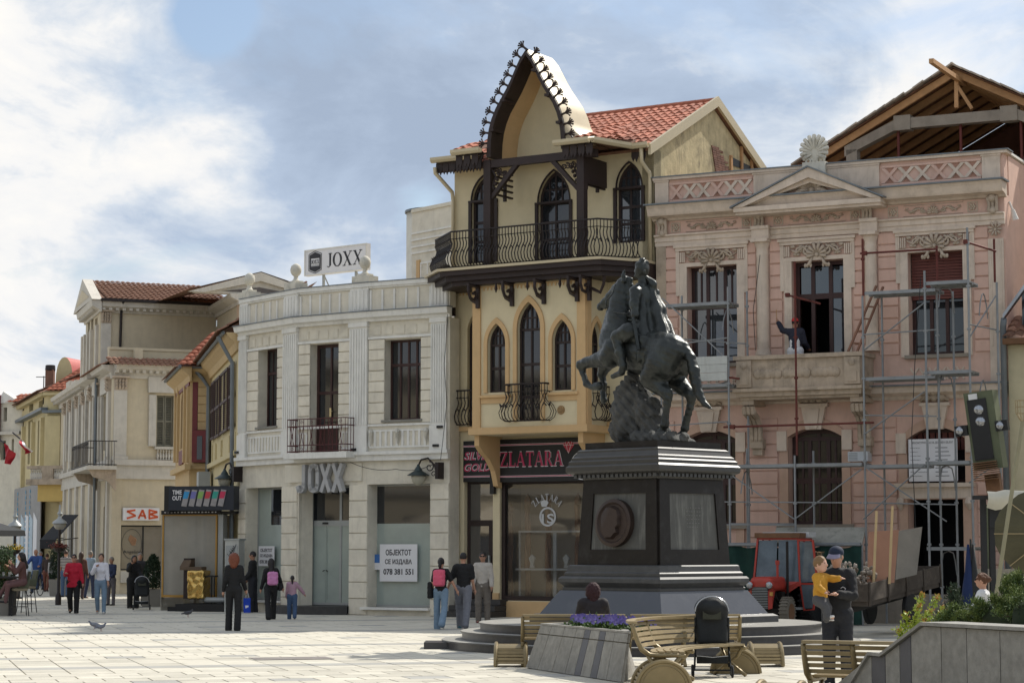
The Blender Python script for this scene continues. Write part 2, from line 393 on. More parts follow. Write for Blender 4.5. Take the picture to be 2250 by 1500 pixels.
# ------------------------------------------------------------------ building pieces
def arch_pts(u0,u1,hs,rise,kind,n=8):  # top curve from (u1,hs) over to (u0,hs)
 c=(u0+u1)/2;a=(u1-u0)/2;P=[]
 if kind=='pointed':
  Rr=(a*a+rise*rise)/(2*a)
  for i in range(n+1):
   th=math.asin(min(1,rise/Rr))*i/n;P.append((u1-Rr+Rr*math.cos(th),hs+Rr*math.sin(th)))
  return P+[(2*c-u,h) for u,h in P[:-1][::-1]]
 for i in range(2*n+1):
  th=math.pi*i/(2*n);P.append((c+a*math.cos(th),hs+rise*math.sin(th) if kind=='round' else hs+rise*(1-((i-n)/n)**2)))
  if kind=='segment':P[-1]=(u1-(u1-u0)*i/(2*n),hs+rise*(1-((i-n)/n)**2))
 return P
def wall(mb,u0,u1,h0,h1,d0,d1,ops):  # ops: (u0,u1,h0,h1[,kind,rise])
 hs=sorted({h0,h1,*[min(max(o[2],h0),h1) for o in ops],*[min(max(o[3],h0),h1) for o in ops]})
 for a,b in zip(hs,hs[1:]):
  if b-a < 1e-4:continue
  m=(a+b)/2;cuts=sorted([(o[0],o[1]) for o in ops if o[2] < m < o[3]]);x=u0
  for c0,c1 in cuts:
   if c0 > x+1e-4:mb.box(x,c0,d0,d1,a,b)
   x=max(x,c1)
  if u1 > x+1e-4:mb.box(x,u1,d0,d1,a,b)
 for o in ops:
  if len(o) > 4:
   P=arch_pts(o[0],o[1],o[3]-o[5],o[5],o[4]);k=len(P)//2
   mb.strip([(p[0],o[3]) for p in P],P,d0,d1)
 return mb
def window(parent,F,u0,u1,h0,h1,d,fm,gm,cols=(),rows=(),fw=.06,th=.06,bar=.035,arch=None,name='window',subbar=(),panes=True,gd=.0,subtop=False):
 """frame mesh = the window, each pane a child; cols/rows = fractions of the opening below the arch"""
 mb=MB(F);top=h1;hs=h1-(arch[1] if arch else 0)
 mb.box(u0,u0+fw,d-th,d,h0,hs);mb.box(u1-fw,u1,d-th,d,h0,hs);mb.box(u0+fw,u1-fw,d-th,d,h0,h0+fw)
 if arch:
  O=arch_pts(u0,u1,hs,arch[1],arch[0]);I=arch_pts(u0+fw,u1-fw,hs,arch[1]-fw*1.3,arch[0]);mb.strip(I,O,d-th,d);mb.box(u0+fw,u1-fw,d-th,d+.004,hs-fw,hs)
  c=(u0+u1)/2
  mb.box(c-bar/2,c+bar/2,d-th*.8,d-.006,hs,top-fw*1.2)
  if arch[0] !='segment' or arch[1] > .4:
   for q in (.3,.7):
    hh=max(h for u,h in I if abs(u-(u0+(u1-u0)*q)) < (u1-u0)*.12) if any(abs(u-(u0+(u1-u0)*q)) < (u1-u0)*.12 for u,h in I) else hs
    mb.box(u0+(u1-u0)*q-bar*.4,u0+(u1-u0)*q+bar*.4,d-th*.8,d-.009,hs,hh)
   mb.box(u0+fw,u1-fw,d-th*.8,d-.011,hs+(top-hs)*.38,hs+(top-hs)*.38+bar*.8)
 else:mb.box(u0+fw,u1-fw,d-th,d,h1-fw,h1)
 ht=hs-fw;iu0,iu1,ih0=u0+fw,u1-fw,h0+fw
 us=[iu0]+[iu0+(iu1-iu0)*c for c in cols]+[iu1];hh=[ih0]+[ih0+(ht-ih0)*r for r in rows]+[ht]
 for c in us[1:-1]:mb.box(c-bar/2,c+bar/2,d-th*.9,d-.002,ih0,ht)
 for r in hh[1:-1]:mb.box(iu0,iu1,d-th*.85,d-.005,r-bar*.7,r+bar*.7)
 for c in subbar:x=iu0+(iu1-iu0)*c;mb.box(x-bar*.25,x+bar*.25,d-th*.7,d-.012,hh[-2] if subtop else ih0,ht)
 w=mb.build(name,fm,parent)
 if panes:
  for i in range(len(us)-1):
   for j in range(len(hh)-1):
    MB(F).box(us[i]+(bar/2 if i else 0),us[i+1]-(bar/2 if i < len(us)-2 else 0),d-th*.6,d-th*.45,hh[j]+(bar*.7 if j else 0),hh[j+1]-(bar*.7 if j < len(hh)-2 else 0)).build('pane',gm,w)
  if arch:
   P=arch_pts(u0+fw*.9,u1-fw*.9,hs,arch[1]-fw*1.2,arch[0]);MB(F).prism([(p[0],p[1]) for p in P][::1],d-th*.6,d-th*.45).build('pane',gm,w)
 return w
def blocks(parent,F,u0,u1,h0,h1,n,d,mat,gap=.02,name='stone_block',ops=(),hs=None,th=.06):
 hs=hs or [h0+(h1-h0)*i/n for i in range(n+1)];c={}
 for a,b in zip(hs,hs[1:]):
  segs=[(u0,u1)]
  for o in ops:
   if o[2] < (a+b)/2 < o[3]:
    ns=[]
    for s0,s1 in segs:
     if o[0] > s0:ns.append((s0,min(s1,o[0])))
     if o[1] < s1:ns.append((max(s0,o[1]),s1))
     if o[0] <=s0 and o[1] >=s1:pass
    segs=[q for q in ns if q[1]-q[0] > .03]
  for s0,s1 in segs:
   key=(round(s1-s0,3),round(b-a,3))
   mw=F.T @ Matrix.Translation((s0,-d,a+gap/2))
   if key not in c:
    e=.012;w_,h_=s1-s0,b-a-gap;m=MB()
    m.add([(0,0,0),(w_,0,0),(w_,0,h_),(0,0,h_),(e,-e,e),(w_-e,-e,e),(w_-e,-e,h_-e),(e,-e,h_-e),(0,th,0),(w_,th,0),(w_,th,h_),(0,th,h_)],
                      [(4, 5, 6, 7), (0, 1, 5, 4), (1, 2, 6, 5), (2, 3, 7, 6), (3, 0, 4, 7), (0, 8, 9, 1), (1, 9, 10, 2), (2, 10, 11, 3), (3, 11, 8, 0)])
    c[key]=m.me(name,mat)
   mk(name,c[key],parent,mw)
def tiles(parent,O,along,up,nc,nr,mat,limit=300,tw=.2,tl=.36,name='roof_tile',r=None,order=None,skip=None):
 """barrel tiles on a slope: O lower-left corner, unit vectors along the eave and up the slope"""
 al=Vector(along).normalized();u_=Vector(up).normalized();nn=al.cross(u_).normalized()
 m=MB();seg=5;a=tw*.5
 P=[]
 for y,lift in ((0,.035),(tl*1.12,.005)):
  for k in range(seg+1):
   t=k/seg;P.append((t*tw,y,lift+.045*math.sin(math.pi*t)))
  for k in range(seg+1):
   t=k/seg;P.append((t*tw,y,lift+.045*math.sin(math.pi*t)-.018))
 f=[];q=seg+1
 for k in range(seg):
  f +=[(k,k+1,2*q+k+1,2*q+k),(q+k+1,q+k,3*q+k,3*q+k+1),(k+1,k,q+k,q+k+1)]
 f +=[(0,2*q,3*q,q),(seg,q+seg,3*q+seg,2*q+seg)]
 m.add(P,f);me=m.me(name,mat);me.polygons.foreach_set('use_smooth',[True]*len(me.polygons))
 try:me.set_sharp_from_angle(angle=R_(50))
 except Exception:pass
 B=Matrix((( al.x,u_.x,nn.x,0),(al.y,u_.y,nn.y,0),(al.z,u_.z,nn.z,0),(0,0,0,1)))
 rest=MB();cells=[(i,j) for j in range(nr) for i in range(nc)]
 if skip:cells=[c for c in cells if not skip(c[0],c[1])]
 if order:cells.sort(key=order)
 for k,(i,j) in enumerate(cells):
  p=Vector(O)+al*(i*tw)+u_*(j*tl)+nn*rnd.uniform(-.004,.006)
  mw=Matrix.Translation(p) @ B @ Matrix.Rotation(rnd.uniform(-.02,.02),4,'Z')
  if k < limit:mk(name,me,parent,mw)
  else:rest.add([mw @ Vector(v) for v in m.v],m.f)
 if rest.v:rest.build('roof_tiles',mat,parent,kind='stuff',smooth=True)
def shell(mb,cu,ch,r,d,n=9,a0=-10,a1=190):  # fan shell in relief
 for i in range(n):
  a=R_(a0+(a1-a0)*i/(n-1));L_=r*(.82+.18*math.sin(max(0,min(math.pi,a))))
  mb.tube([(cu+.15*r*math.cos(a),-d,ch+.15*r*math.sin(a)),(cu+.6*L_*math.cos(a),-d-.35*r*.5,ch+.6*L_*math.sin(a)),(cu+L_*math.cos(a),-d-.12*r,ch+L_*math.sin(a))],[r*.06,r*.13,r*.16],5)
 mb.ball((cu,-d,ch),r*.2,8,5)
def spiral(mb,cu,ch,r,d,turns=1.4,sgn=1,start=0,tr=.02,n=16):
 P=[];Rr=[]
 for i in range(n):
  t=i/(n-1);a=start+sgn*turns*2*math.pi*t;q=r*(1-.85*t);P.append((cu+q*math.cos(a),-d,ch+q*math.sin(a)));Rr.append(tr*(1.1-.5*t))
 mb.tube(P,Rr,5)
def scrolls(mb,cu,ch,w,h,d,drop=False):   # shell between acanthus scrolls
 shell(mb,cu,ch-h*.25,h*.62,d,8)
 for s in (-1,1):
  spiral(mb,cu+s*w*.17,ch-h*.05,h*.27,d,1.3,-s,math.pi/2,h*.07)
  spiral(mb,cu+s*w*.33,ch,h*.22,d,1.2,s,-math.pi/2,h*.06)
  mb.tube([(cu+s*w*.1,-d,ch-h*.3),(cu+s*w*.25,-d-.02,ch+h*.18),(cu+s*w*.38,-d-.02,ch-h*.12),(cu+s*w*.5,-d,ch+h*.1)],[h*.05,h*.09,h*.08,h*.03],5)
  for q in (.2,.3,.4,.46):mb.ball((cu+s*w*q,-d,ch+h*(.22 if int(q*100) % 20 else -.18)),h*.11,6,4,(1.5,.6,.7))
  if drop:
   mb.tube([(cu+s*w*.08,-d,ch-h*.3),(cu+s*w*.14,-d-.02,ch-h*.7),(cu+s*w*.22,-d,ch-h*.85)],[h*.05,h*.1,h*.05],5)
   for q in (.12,.18,.22):mb.ball((cu+s*w*q,-d,ch-h*.78),h*.1,6,4,(.8,.6,1.2))
def baluster_me(h,r,mat,name='baluster'):
 return MB().lathe([(r*.9,0),(r*.9,h*.08),(r*.5,h*.12),(r*1.0,h*.32),(r*.95,h*.42),(r*.45,h*.66),(r*.4,h*.78),(r*.75,h*.86),(r*.85,h*.92),(r*.85,h)],(0,0,0),8).me(name,mat,smooth=True)
# ================================================================== materials
m_cream=M('cream_plaster',(.69,.64,.53),vary=.12,dirt=.4,dirtc=(.30,.27,.22),streak=.25,bump=.2)
m_block=M('cream_block',(.71,.655,.54),vary=.13,dirt=.4,dirtc=(.33,.29,.23),streak=.4,rand=.07)
m_white=M('white_trim',(.75,.735,.685),vary=.10,dirt=.35,dirtc=(.34,.32,.28),streak=.35,bump=.2)
m_urn=M('weathered_white_stone',(.60,.57,.49),vary=.2,dirt=.7,dirtc=(.16,.15,.12),dscale=5)
m_zinc=M('zinc_flashing',(.17,.19,.205),.5,.3,vary=.2,dirt=.3)
m_yel=M('pale_yellow_plaster',(.66,.565,.37),vary=.07,dirt=.15,dirtc=(.35,.28,.17),dscale=.8,streak=.12)
m_peach=M('peach_trim',(.60,.40,.20),vary=.08,dirt=.15,dirtc=(.3,.2,.1),streak=.15)
m_dwood=M('dark_brown_wood',(.028,.016,.014),.55,vary=.3,bump=.2)
m_iron=M('black_wrought_iron',(.022,.016,.016),.5,.2,vary=.2,bump=0)
m_pink=M('pink_plaster',(.65,.44,.355),vary=.10,dirt=.3,dirtc=(.33,.21,.15),streak=.3,dscale=.9)
m_pblk=M('pink_block',(.64,.425,.34),vary=.10,dirt=.3,dirtc=(.33,.21,.15),streak=.3,rand=.05)
m_ptrim=M('beige_stone_trim',(.65,.54,.44),vary=.14,dirt=.45,dirtc=(.22,.17,.12),streak=.4,dscale=1.4)
m_porn=M('carved_stone_ornament',(.50,.41,.32),vary=.2,dirt=.6,dirtc=(.17,.14,.10),dscale=3)
m_pdirt=M('weathered_stone',(.45,.36,.27),vary=.25,dirt=.85,dirtc=(.12,.10,.075),dscale=1.6,streak=.6)
m_wfr=M('brown_window_frame',(.045,.018,.016),.5,vary=.2,bump=0)
m_tile=M('terracotta_tile',(.42,.135,.075),.75,vary=.25,scale=9,rand=.22,bump=.15,dirt=.35,dirtc=(.16,.08,.06),dscale=6)
m_tileo=M('weathered_terracotta',(.27,.14,.09),.85,vary=.35,scale=9,rand=.3,dirt=.6,dirtc=(.10,.08,.06),dscale=5)
m_conc=M('bare_concrete',(.30,.26,.21),.9,vary=.2,dirt=.4,streak=.3)
m_timber=M('sawn_timber',(.46,.26,.12),.75,vary=.2,scale=6,rand=.12)
m_soft=M('roof_boarding',(.17,.085,.05),.85,vary=.3,scale=5,rand=.2)
m_oldw=M('old_render',(.56,.47,.28),.95,vary=.3,dirt=1.0,dirtc=(.17,.14,.10),dscale=1.6,streak=.9,bump=.5,bscale=14)
m_brick=M('exposed_brick',(.20,.10,.07),.9,vary=.3,rand=.2)
g_dark=glass('dark_window_glass',(.018,.02,.023),.05,wav=.03)
g_sky=glass('clear_window_glass',(.03,.035,.04),.03,wav=.02,spec=.8)
g_pap=M('papered_shop_glass',(.34,.39,.355),.13,vary=.16,scale=1.1,bump=.03,bscale=2,spec=.6)
g_thin=glass('shop_window_glass',(.05,.045,.04),.02,alpha=.30,wav=.03,spec=.5,ior=2.3)
m_alu=M('grey_aluminium',(.34,.355,.35),.45,.2,vary=.08,bump=0)
m_grey=M('letter_grey',(.40,.40,.40),.5,vary=.05,bump=0)
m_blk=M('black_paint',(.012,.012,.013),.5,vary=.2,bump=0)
m_wsign=M('white_sign',(.72,.71,.72),.5,vary=.05,bump=0)
m_ink=M('black_ink',(.03,.03,.035),.6,vary=0,bump=0)
m_maroon=M('maroon_ironwork',(.085,.016,.018),.5,.1,vary=.3,bump=0)
m_dstone=M('dark_step_stone',(.045,.043,.042),.55,vary=.3,scale=8)
m_pave=M('pale_paving_stone',(.55,.515,.43),.8,vary=.14,scale=1.2,rand=.12,dirt=.65,dirtc=(.30,.275,.22),dscale=1.5,bump=.1)
m_paved=M('grey_paving_stone',(.37,.36,.33),.8,vary=.12,rand=.08)
m_joint=M('paving_joint',(.30,.275,.22),.95,vary=.2)
m_green=M('verdigris_pipe',(.17,.19,.17),.6,.2,vary=.2)
m_sill=M('window_sill_stone',(.23,.22,.19),.8,vary=.2)
# ================================================================== the square: paving slab by slab
mb=MB();S_=900
mb.quad((-S_,-60,-.035),(S_,-60,-.035),(S_,1500,-.035),(-S_,1500,-.035));ground=mb.build('ground',m_joint,kind='structure')
pv=empty('pavement',(0,40,0));pv['kind']='structure'
def build_pavement():
 ax=Vector((.961,.276));ay=Vector((-.276,.961));sx,sy,gp=.64,.64,.012;L_=[]
 for j in range(-4,96):
  sh=(j % 2)*.5 if (j//6) % 2 else 0
  for i in range(-60,60):
   c=Vector((0,26))+ax*((i+sh+.5)*sx)+ay*((j+.5)*sy)
   if abs(c.x) > .255*c.y+1.2 or c.y < 23:continue
   L_.append((c.y,c.x,i,j))
 L_.sort(key=lambda t:(not (t[0] > 29.2 and abs(t[1]) < .236*t[0]),t[0]));ms={};k=0
 rest={0:MB(),1:MB()}
 for y,x,i,j in L_:
  dk=1 if (j % 11 in (3,) or (j % 11==8 and i % 3==0)) else 0
  mw=Matrix.Translation((x,y,rnd.uniform(-.0015,.0015))) @ Matrix.Rotation(math.atan2(ax.y,ax.x)+rnd.uniform(-.004,.004),4,'Z')
  a,b=sx/2-gp/2,sy/2-gp/2
  P=[(-a,-b,-.03),(a,-b,-.03),(a,b,-.03),(-a,b,-.03),(-a+.006,-b+.006,0),(a-.006,-b+.006,0),(a-.006,b-.006,0),(-a+.006,b-.006,0)]
  if k < 300:
   if dk not in ms:ms[dk]=MB().hexa(P).me('paving_slab',(m_pave,m_paved)[dk])
   mk('paving_slab',ms[dk],pv,mw)
  else:
   r=rest[dk];n=len(r.v);r.v +=[tuple(mw @ Vector(p)) for p in P];r.f +=[(n+4,n+5,n+6,n+7),(n,n+1,n+5,n+4),(n+1,n+2,n+6,n+5),(n+2,n+3,n+7,n+6),(n+3,n,n+4,n+7)]
  k +=1
 rest[0].build('paving_slabs',m_pave,pv,kind='stuff');rest[1].build('paving_slabs',m_paved,pv,kind='stuff')
build_pavement()
# paving beyond the slabs that can be told apart
MB().add([(-90,84,-.006),(60,84,-.006),(60,200,-.006),(-90,200,-.006),(-90,10,-.012),(90,10,-.012),(90,84.2,-.012),(-90,84.2,-.012)],[(0,1,2,3)]).build('far_pavement',m_pave,kind='structure')
# ================================================================== white corner building
J=[(-8.1,65.1),(-6.1,62.4),(-4.0,60.9),(-1.70,59.56)]
FL,FM,FRt=Fr(J[0],J[1]),Fr(J[1],J[2]),Fr(J[2],J[3])
jx=empty('shop_building',(-4.5,62,0),'curved white two storey corner building with fluted pilasters and large JOXX letters over its door','building')
def build_joxx():
 H=lambda y:FRt.uh(900,y)[1]
 hh=dict(cap=H(615),capb=H(624),pt=H(632),pb=H(678),fl=H(681),cb=H(702),f1=H(712),f0=H(732),l1=H(736),l0=H(741),w1=H(745),w0=H(921),s0=H(926),a1=H(929),a0=H(934),p1=H(942),p0=H(982),c1=H(990),c0=H(1010),o1=H(1062),o0=H(1334))
 bays=[(FL,(569,768,611,933),(541,1062,620,1325),627,656,527,546,2),
   (FM,(682,757,745,990),(656,1060,768,1345),772,810,None,None,1),
   (FRt,(846,747,926,921),(802,1060,946,1334),950,984,None,None,3)]
 for bi,(F,wr,sr,pa,pb,la,lb,nc) in enumerate(bays):
  W=F.W;wu0,wu1=F.uh(wr[0],(wr[1]+wr[3])/2)[0],F.uh(wr[2],(wr[1]+wr[3])/2)[0]
  su0,su1=F.uh(sr[0],1200)[0],F.uh(sr[2],1200)[0]
  wt,wb=F.uh(wr[0],wr[1])[1],hh['w0']
  if bi==1:wb=hh['c1'];wt=F.uh(682,757)[1]
  so0=0.0 if bi==1 else hh['o0']+.0
  if bi==0:so0=.35
  ops=[(wu0,wu1,wb,wt),(su0,su1,so0,hh['o1'])]
  wall(MB(F),0,W,0,hh['cb'],-.5,0,ops).build('wall',m_cream,jx)
  pu0,pu1=F.uh(pa,800)[0],F.uh(pb,800)[0];pil=[(pu0,min(pu1,W+.02))]
  if la:q=F.uh(lb,800)[0];pil.append((.0,q))
  for a,b in pil:     # fluted pilasters
   m=MB(F);m.box(a,b,.001,.07,hh['c1'],hh['f1']);m.box(a-.03,b+.02,.07,.11,hh['c1'],hh['a0']-.02);m.box(a-.03,b+.02,.0,.12,hh['f1'],hh['cb'])
   n=6;w_=(b-a)/(2*n+1)
   for k in range(n+1):m.box(a+2*k*w_,a+(2*k+1)*w_,.07,.095,hh['a0']+.05,hh['f1']-.06)
   m.build('pilaster',m_white,jx)
  lo=pil[1][1] if la else 0.0;hi=pu0
  # blocks of the upper storey
  blocks(jx,F,lo+.01,hi-.01,hh['a1'],hh['l0'],8,.035,m_block,ops=[(wu0,wu1,wb,wt)])
  # entablature and cornices
  MB(F).box(lo,hi,.0,.07,hh['l0'],hh['l1']).build('ledge',m_white,jx);MB(F).box(lo,hi,0,.05,hh['a0'],hh['a1']).build('ledge',m_white,jx);m=MB(F);m.box(0,W+.03,0,.14,hh['c0'],hh['c1']);m.box(0,W+.05,0,.22,hh['c1']-.09,hh['c1']+.002);m.build('string_course',m_white,jx);m=MB(F)
  m.profile([(0,hh['cb']),(.1,hh['cb']),(.13,hh['cb']+.08),(.24,hh['cb']+.11),(.28,hh['fl']),(0,hh['fl'])],-.02,W+.06)
  m.build('cornice',m_white,jx)
  MB(F).box(-.03,W+.08,-.02,.31,hh['fl']+.002,hh['fl']+.03).build('flashing',m_zinc,jx)
  m=MB(F);m.box(0,W,-.3,.0,hh['fl']+.03,hh['capb']);m.build('parapet',m_cream,jx)
  m=MB(F);m.box(0,W+.03,-.34,.09,hh['capb'],hh['cap']);m.box(0,W+.03,-.32,.05,hh['capb']-.05,hh['capb']);m.box(lo,hi,.0,.03,hh['fl']+.03,hh['pb']+.02);m.build('parapet_coping',m_white,jx)
  MB(F).box(0,W+.05,-.36,.11,hh['cap'],hh['cap']+.025).build('flashing',m_zinc,jx)
  n=5 if bi < 2 else 5
  for k in range(n+1):
   x=lo+.06+(hi-lo-.12)*k/n;MB(F).box(x-.03,x+.03,0,.035,hh['pb']+.02,hh['pt']).build('parapet_post',m_white,jx)
  for k in range(n):
   x0=lo+.06+(hi-lo-.12)*k/n+.05;x1=lo+.06+(hi-lo-.12)*(k+1)/n-.05
   m=MB(F)
   for q in (0,1):m.box(x0+.02*q,x1-.02*q,.0+.008*q,.014+.008*q,hh['f0']+.02*q,hh['f1']-.02*q)
   m.build('frieze_panel',m_cream,jx)
  for a,b in pil:
   m=MB(F);m.box(a-.02,b+.02,.0,.06,hh['fl']+.03,hh['capb']);w_=(b-a)/9
   for k in range(5):m.box(a+2*k*w_,a+(2*k+1)*w_,.06,.08,hh['fl']+.1,hh['capb']-.08)
   m.build('parapet_pier',m_white,jx)
  # fluted panels under the windows
  segs=[(lo+.04,hi-.04)] if bi !=1 else [(wu1+.12,hi-.03),(lo+.03,wu0-.12)]
  for a,b in segs:
   if b-a < .15:continue
   m=MB(F);m.box(a,b,0,.025,hh['p0'],hh['p0']+.05);m.box(a,b,0,.025,hh['p1']-.05,hh['p1']);n=max(2,int((b-a)/.17))
   for k in range(n+1):x=a+(b-a)*k/n;m.box(x-.035,x+.035,0,.03,hh['p0']+.05,hh['p1']-.05)
   m.build('sill_panel',m_white,jx)
  if bi==2:
   for q in (.06,.48,.93):
    x=lo+(hi-lo)*q;m=MB(F);m.tube([(x-.03,-.05,hh['p1']-.03),(x+.03,-.14,hh['p1']-.1),(x,-.1,hh['p1']-.2),(x,-.06,hh['p1']-.4)],[.07,.06,.05,.015],6);m.build('console',m_urn,jx)
  # upper windows
  if bi==1:
   w=window(jx,F,wu0,wu1,wb,wt,-.28,m_wfr,g_dark,(.5,),(.56,),.09,.07,.06)
   MB(F).box(wu0+.1,wu1-.1,-.285,-.27,wb+.02,wb+.75).build('door_panel',m_wfr,w)
   m=MB(F);xc=(wu0+wu1)/2;m.box(xc-.03,xc+.03,-.28,-.25,wb+1.05,wb+1.3);m.tube([(xc,.24,wb+1.2),(xc+.1,.22,wb+1.2)],.012);m.build('door_handle',M('brass',(.6,.5,.3),.3,.9,bump=0),w)
  else:
   window(jx,F,wu0,wu1,wb,wt,-.28,m_wfr,g_dark,(.5,) if bi==0 else (.25,.5,.75),(.70,),.06,.07,.055,subbar=(.25,.75) if bi==0 else ())
   MB(F).box(wu0-.08,wu1+.06,-.2,.08,hh['s0'],hh['w0']).build('window_sill',m_sill,jx)
  # ground floor piers in blocks, sills and shop windows
  piers=[(0.0,su0),(su1,W)]
  for a,b in piers:
   if b-a > .08:blocks(jx,F,a+.005,b-.005,.0,hh['o1'],8,.035,m_block)
  if bi==1:
   dd=-.55;u0,u1=su0,su1
   X=lambda px:F.uh(px,1200,dd)[0]
   Y_=lambda y:F.uh(710,y,dd)[1]
   fb=Y_(1328)
   m=MB(F);xs=[u0+.02,X(683),X(743),u1-.02];
   for x in (u0+.03,X(685),X(748),u1-.05):m.box(x-.04,x+.04,dd-.06,dd,fb,hh['o1'])
   m.box(u0,u1,dd-.055,dd+.004,Y_(1155),Y_(1143));m.box(u0,u1,dd-.055,dd+.006,hh['o1']-.06,hh['o1']);m.box(u0,u1,dd-.055,dd+.005,fb,fb+.07)
   w=m.build('shop_door',m_alu,jx)
   e=[u0+.07,X(685)-.04,X(685)+.04,X(748)-.04,X(748)+.04,u1-.09]
   for q in range(3):
    MB(F).box(e[2*q],e[2*q+1],dd-.03,dd-.02,Y_(1143),hh['o1']-.06).build('pane',g_dark,w)
    if q !=1:MB(F).box(e[2*q],e[2*q+1],dd-.03,dd-.02,fb+.07,Y_(1155)).build('pane',g_pap,w)
   mid=(e[2]+e[3])/2
   for a,b,s in ((e[2],mid-.006,1),(mid+.006,e[3],-1)):
    m=MB(F);t=.035
    m.box(a,a+t,dd-.05,dd-.012,fb+.07,Y_(1155));m.box(b-t,b,dd-.05,dd-.012,fb+.07,Y_(1155));m.box(a+t,b-t,dd-.05,dd-.012,fb+.07,fb+.15);m.box(a+t,b-t,dd-.05,dd-.012,Y_(1155)-.04,Y_(1155));m.box(a+t,b-t,dd-.035,dd-.025,fb+.15,Y_(1155)-.04)
    m.build('door_leaf',g_pap,w)
   m=MB(F);m.tube([(mid-.09,-dd-.03,fb+.95),(mid-.03,-dd-.03,fb+.98)],.014);m.tube([(mid+.03,-dd-.03,fb+.98),(mid+.09,-dd-.03,fb+.95)],.014);m.build('door_handle',m_blk,w)
   m=MB(F)
   m.box(mid-.11,mid+.08,dd,dd+.04,Y_(1151),Y_(1147));m.build('door_sensor',m_blk,w)
   # rounded black entrance step
   P=[];a0,a1=F.uh(609,1350)[0],F.uh(769,1352)[0]
   for k in range(15):
    t=k/14;P.append((a0+(a1-a0)*t,.12+.62*math.sin(math.pi*t)**.6))
   n=len(P);V=[(u,-d,0.0) for u,d in P]+[(u,-d,fb-.01) for u,d in P]+[(a0,.8,0),(a1,.8,0),(a0,.8,fb-.01),(a1,.8,fb-.01)]
   m=MB(F);m.add(V,[(k,k+1,n+k+1,n+k) for k in range(n-1)]+[tuple([2*n+2]+list(range(n,2*n))+[2*n+3])]);m.build('entrance_step',m_dstone,jx)
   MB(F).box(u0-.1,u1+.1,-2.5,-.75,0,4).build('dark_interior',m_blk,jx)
  else:
   dd=-.38;w0=so0;sp=F.uh(su0,1149)[1];sp=H(1149)
   m=MB(F);m.box(su0,su0+.05,dd-.05,dd,w0,hh['o1']);m.box(su1-.05,su1,dd-.05,dd,w0,hh['o1']);m.box(su0+.05,su1-.05,dd-.05,dd,w0,w0+.06);m.box(su0+.05,su1-.05,dd-.05,dd,hh['o1']-.05,hh['o1'])
   w=m.build('shop_window',m_alu,jx)
   MB(F).box(su0+.05,su1-.05,dd-.03,dd-.02,w0+.06,sp).build('pane',g_pap,w)
   MB(F).box(su0+.05,su0+(.6 if bi==2 else .75)*1.0,dd-.03,dd-.019,sp,hh['o1']-.05).build('pane',g_dark if bi==2 else g_pap,w)
   MB(F).box(su0+(.6 if bi==2 else .75),su1-.05,dd-.03,dd-.02,sp,hh['o1']-.05).build('pane',g_dark,w)
   MB(F).box(su0-.06,su1+.02,-.3,.16,w0-.07,w0).build('window_sill',m_white,jx)
   MB(F).box(su0+.005,su1-.005,-.5,.02,0,w0-.08).build('sill_wall',m_cream,jx)
 # body behind the curved front
 mb=MB();P=[J[0],J[1],J[2],J[3]];n_=[(-.55*-1,.83)]
 back=[(1.6,66.5),(-6.5,73.5)]
 poly=[(J[0][0]+.45,J[0][1]+.45),(J[1][0]+.4,J[1][1]+.6),(J[2][0]+.3,J[2][1]+.6),(J[3][0]+.2,J[3][1]+.55)]+back
 n=len(poly);top=hh['fl']-.3
 mb.add([(x,y,0) for x,y in poly]+[(x,y,top) for x,y in poly],[tuple(range(n,2*n))]+[(i,(i+1) % n,n+(i+1) % n,n+i) for i in range(3,n)])
 mb.build('rear_wall',m_cream,jx)
 # urns on the parapet
 for i,(px,py) in enumerate(((548,640),(650,628),(802,614))):
  F=(FL,FM,FRt)[i];F=(FL,FL,FM)[i];u=F.uh(px,py,-.12)[0];c=F.p(u,-.12,hh['cap']+.02)
  m=MB();m.cbox((c.x,c.y,c.z+.09),(.62,.42,.2),Matrix.Rotation(math.atan2(F.u.y,F.u.x),3,'Z'));m.cbox((c.x,c.y,c.z+.22),(.36,.30,.08),Matrix.Rotation(math.atan2(F.u.y,F.u.x),3,'Z'))
  m.lathe([(.14,.25),(.07,.32),(.06,.40),(.12,.45),(.155,.52),(.165,.60),(.14,.70),(.07,.76),(.02,.78)],(c.x,c.y,c.z),12)
  m.build('urn',m_urn,jx,auto=40)
 # iron balcony in front of the middle window
 F=FM;u0,u1=F.uh(633,950,.45)[0],F.uh(760,950,.45)[0];b=hh['c1']+.0;t=F.uh(640,922,.45)[1]
 MB(F).box(u0-.08,u1+.1,.0,.55,b-.16,b+.01).build('balcony_slab',m_white,jx)
 m=MB(F)
 for z in (b+.05,b+.22,t-.2,t):m.tube([(u0,0,z),(u0,-.48,z),(u1,-.48,z),(u1,0,z)],.015,5)
 for k in range(15):
  x=u0+(u1-u0)*k/14;m.tube([(x,-.48,b+.01),(x,-.48,t)],.009,4)
 for k in range(3):
  for x in (u0,u1):m.tube([(x,-.12-.12*k,b+.01),(x,-.12-.12*k,t)],.009,4)
 for k in range(6):
  x=u0+(u1-u0)*(k+.5)/6;spiral(m,x,t-.1,.055,.48,1.2,1,0,.007,10);spiral(m,x,b+.135,.055,.48,1.2,-1,0,.007,10)
  m.tube([(x-.07,-.48,b+.22),(x,-.48,(b+t)/2),(x-.07,-.48,t-.2)],.008,4);m.tube([(x+.07,-.48,b+.22),(x,-.48,(b+t)/2),(x+.07,-.48,t-.2)],.008,4)
 m.build('balcony_railing',m_maroon,jx)
 # 3D letters over the door
 u0,u1,h0,h1=FM.R(651,1020,753,1080,.25)
 mL=MB(FM);n=4;w=(u1-u0)
 bt=.115
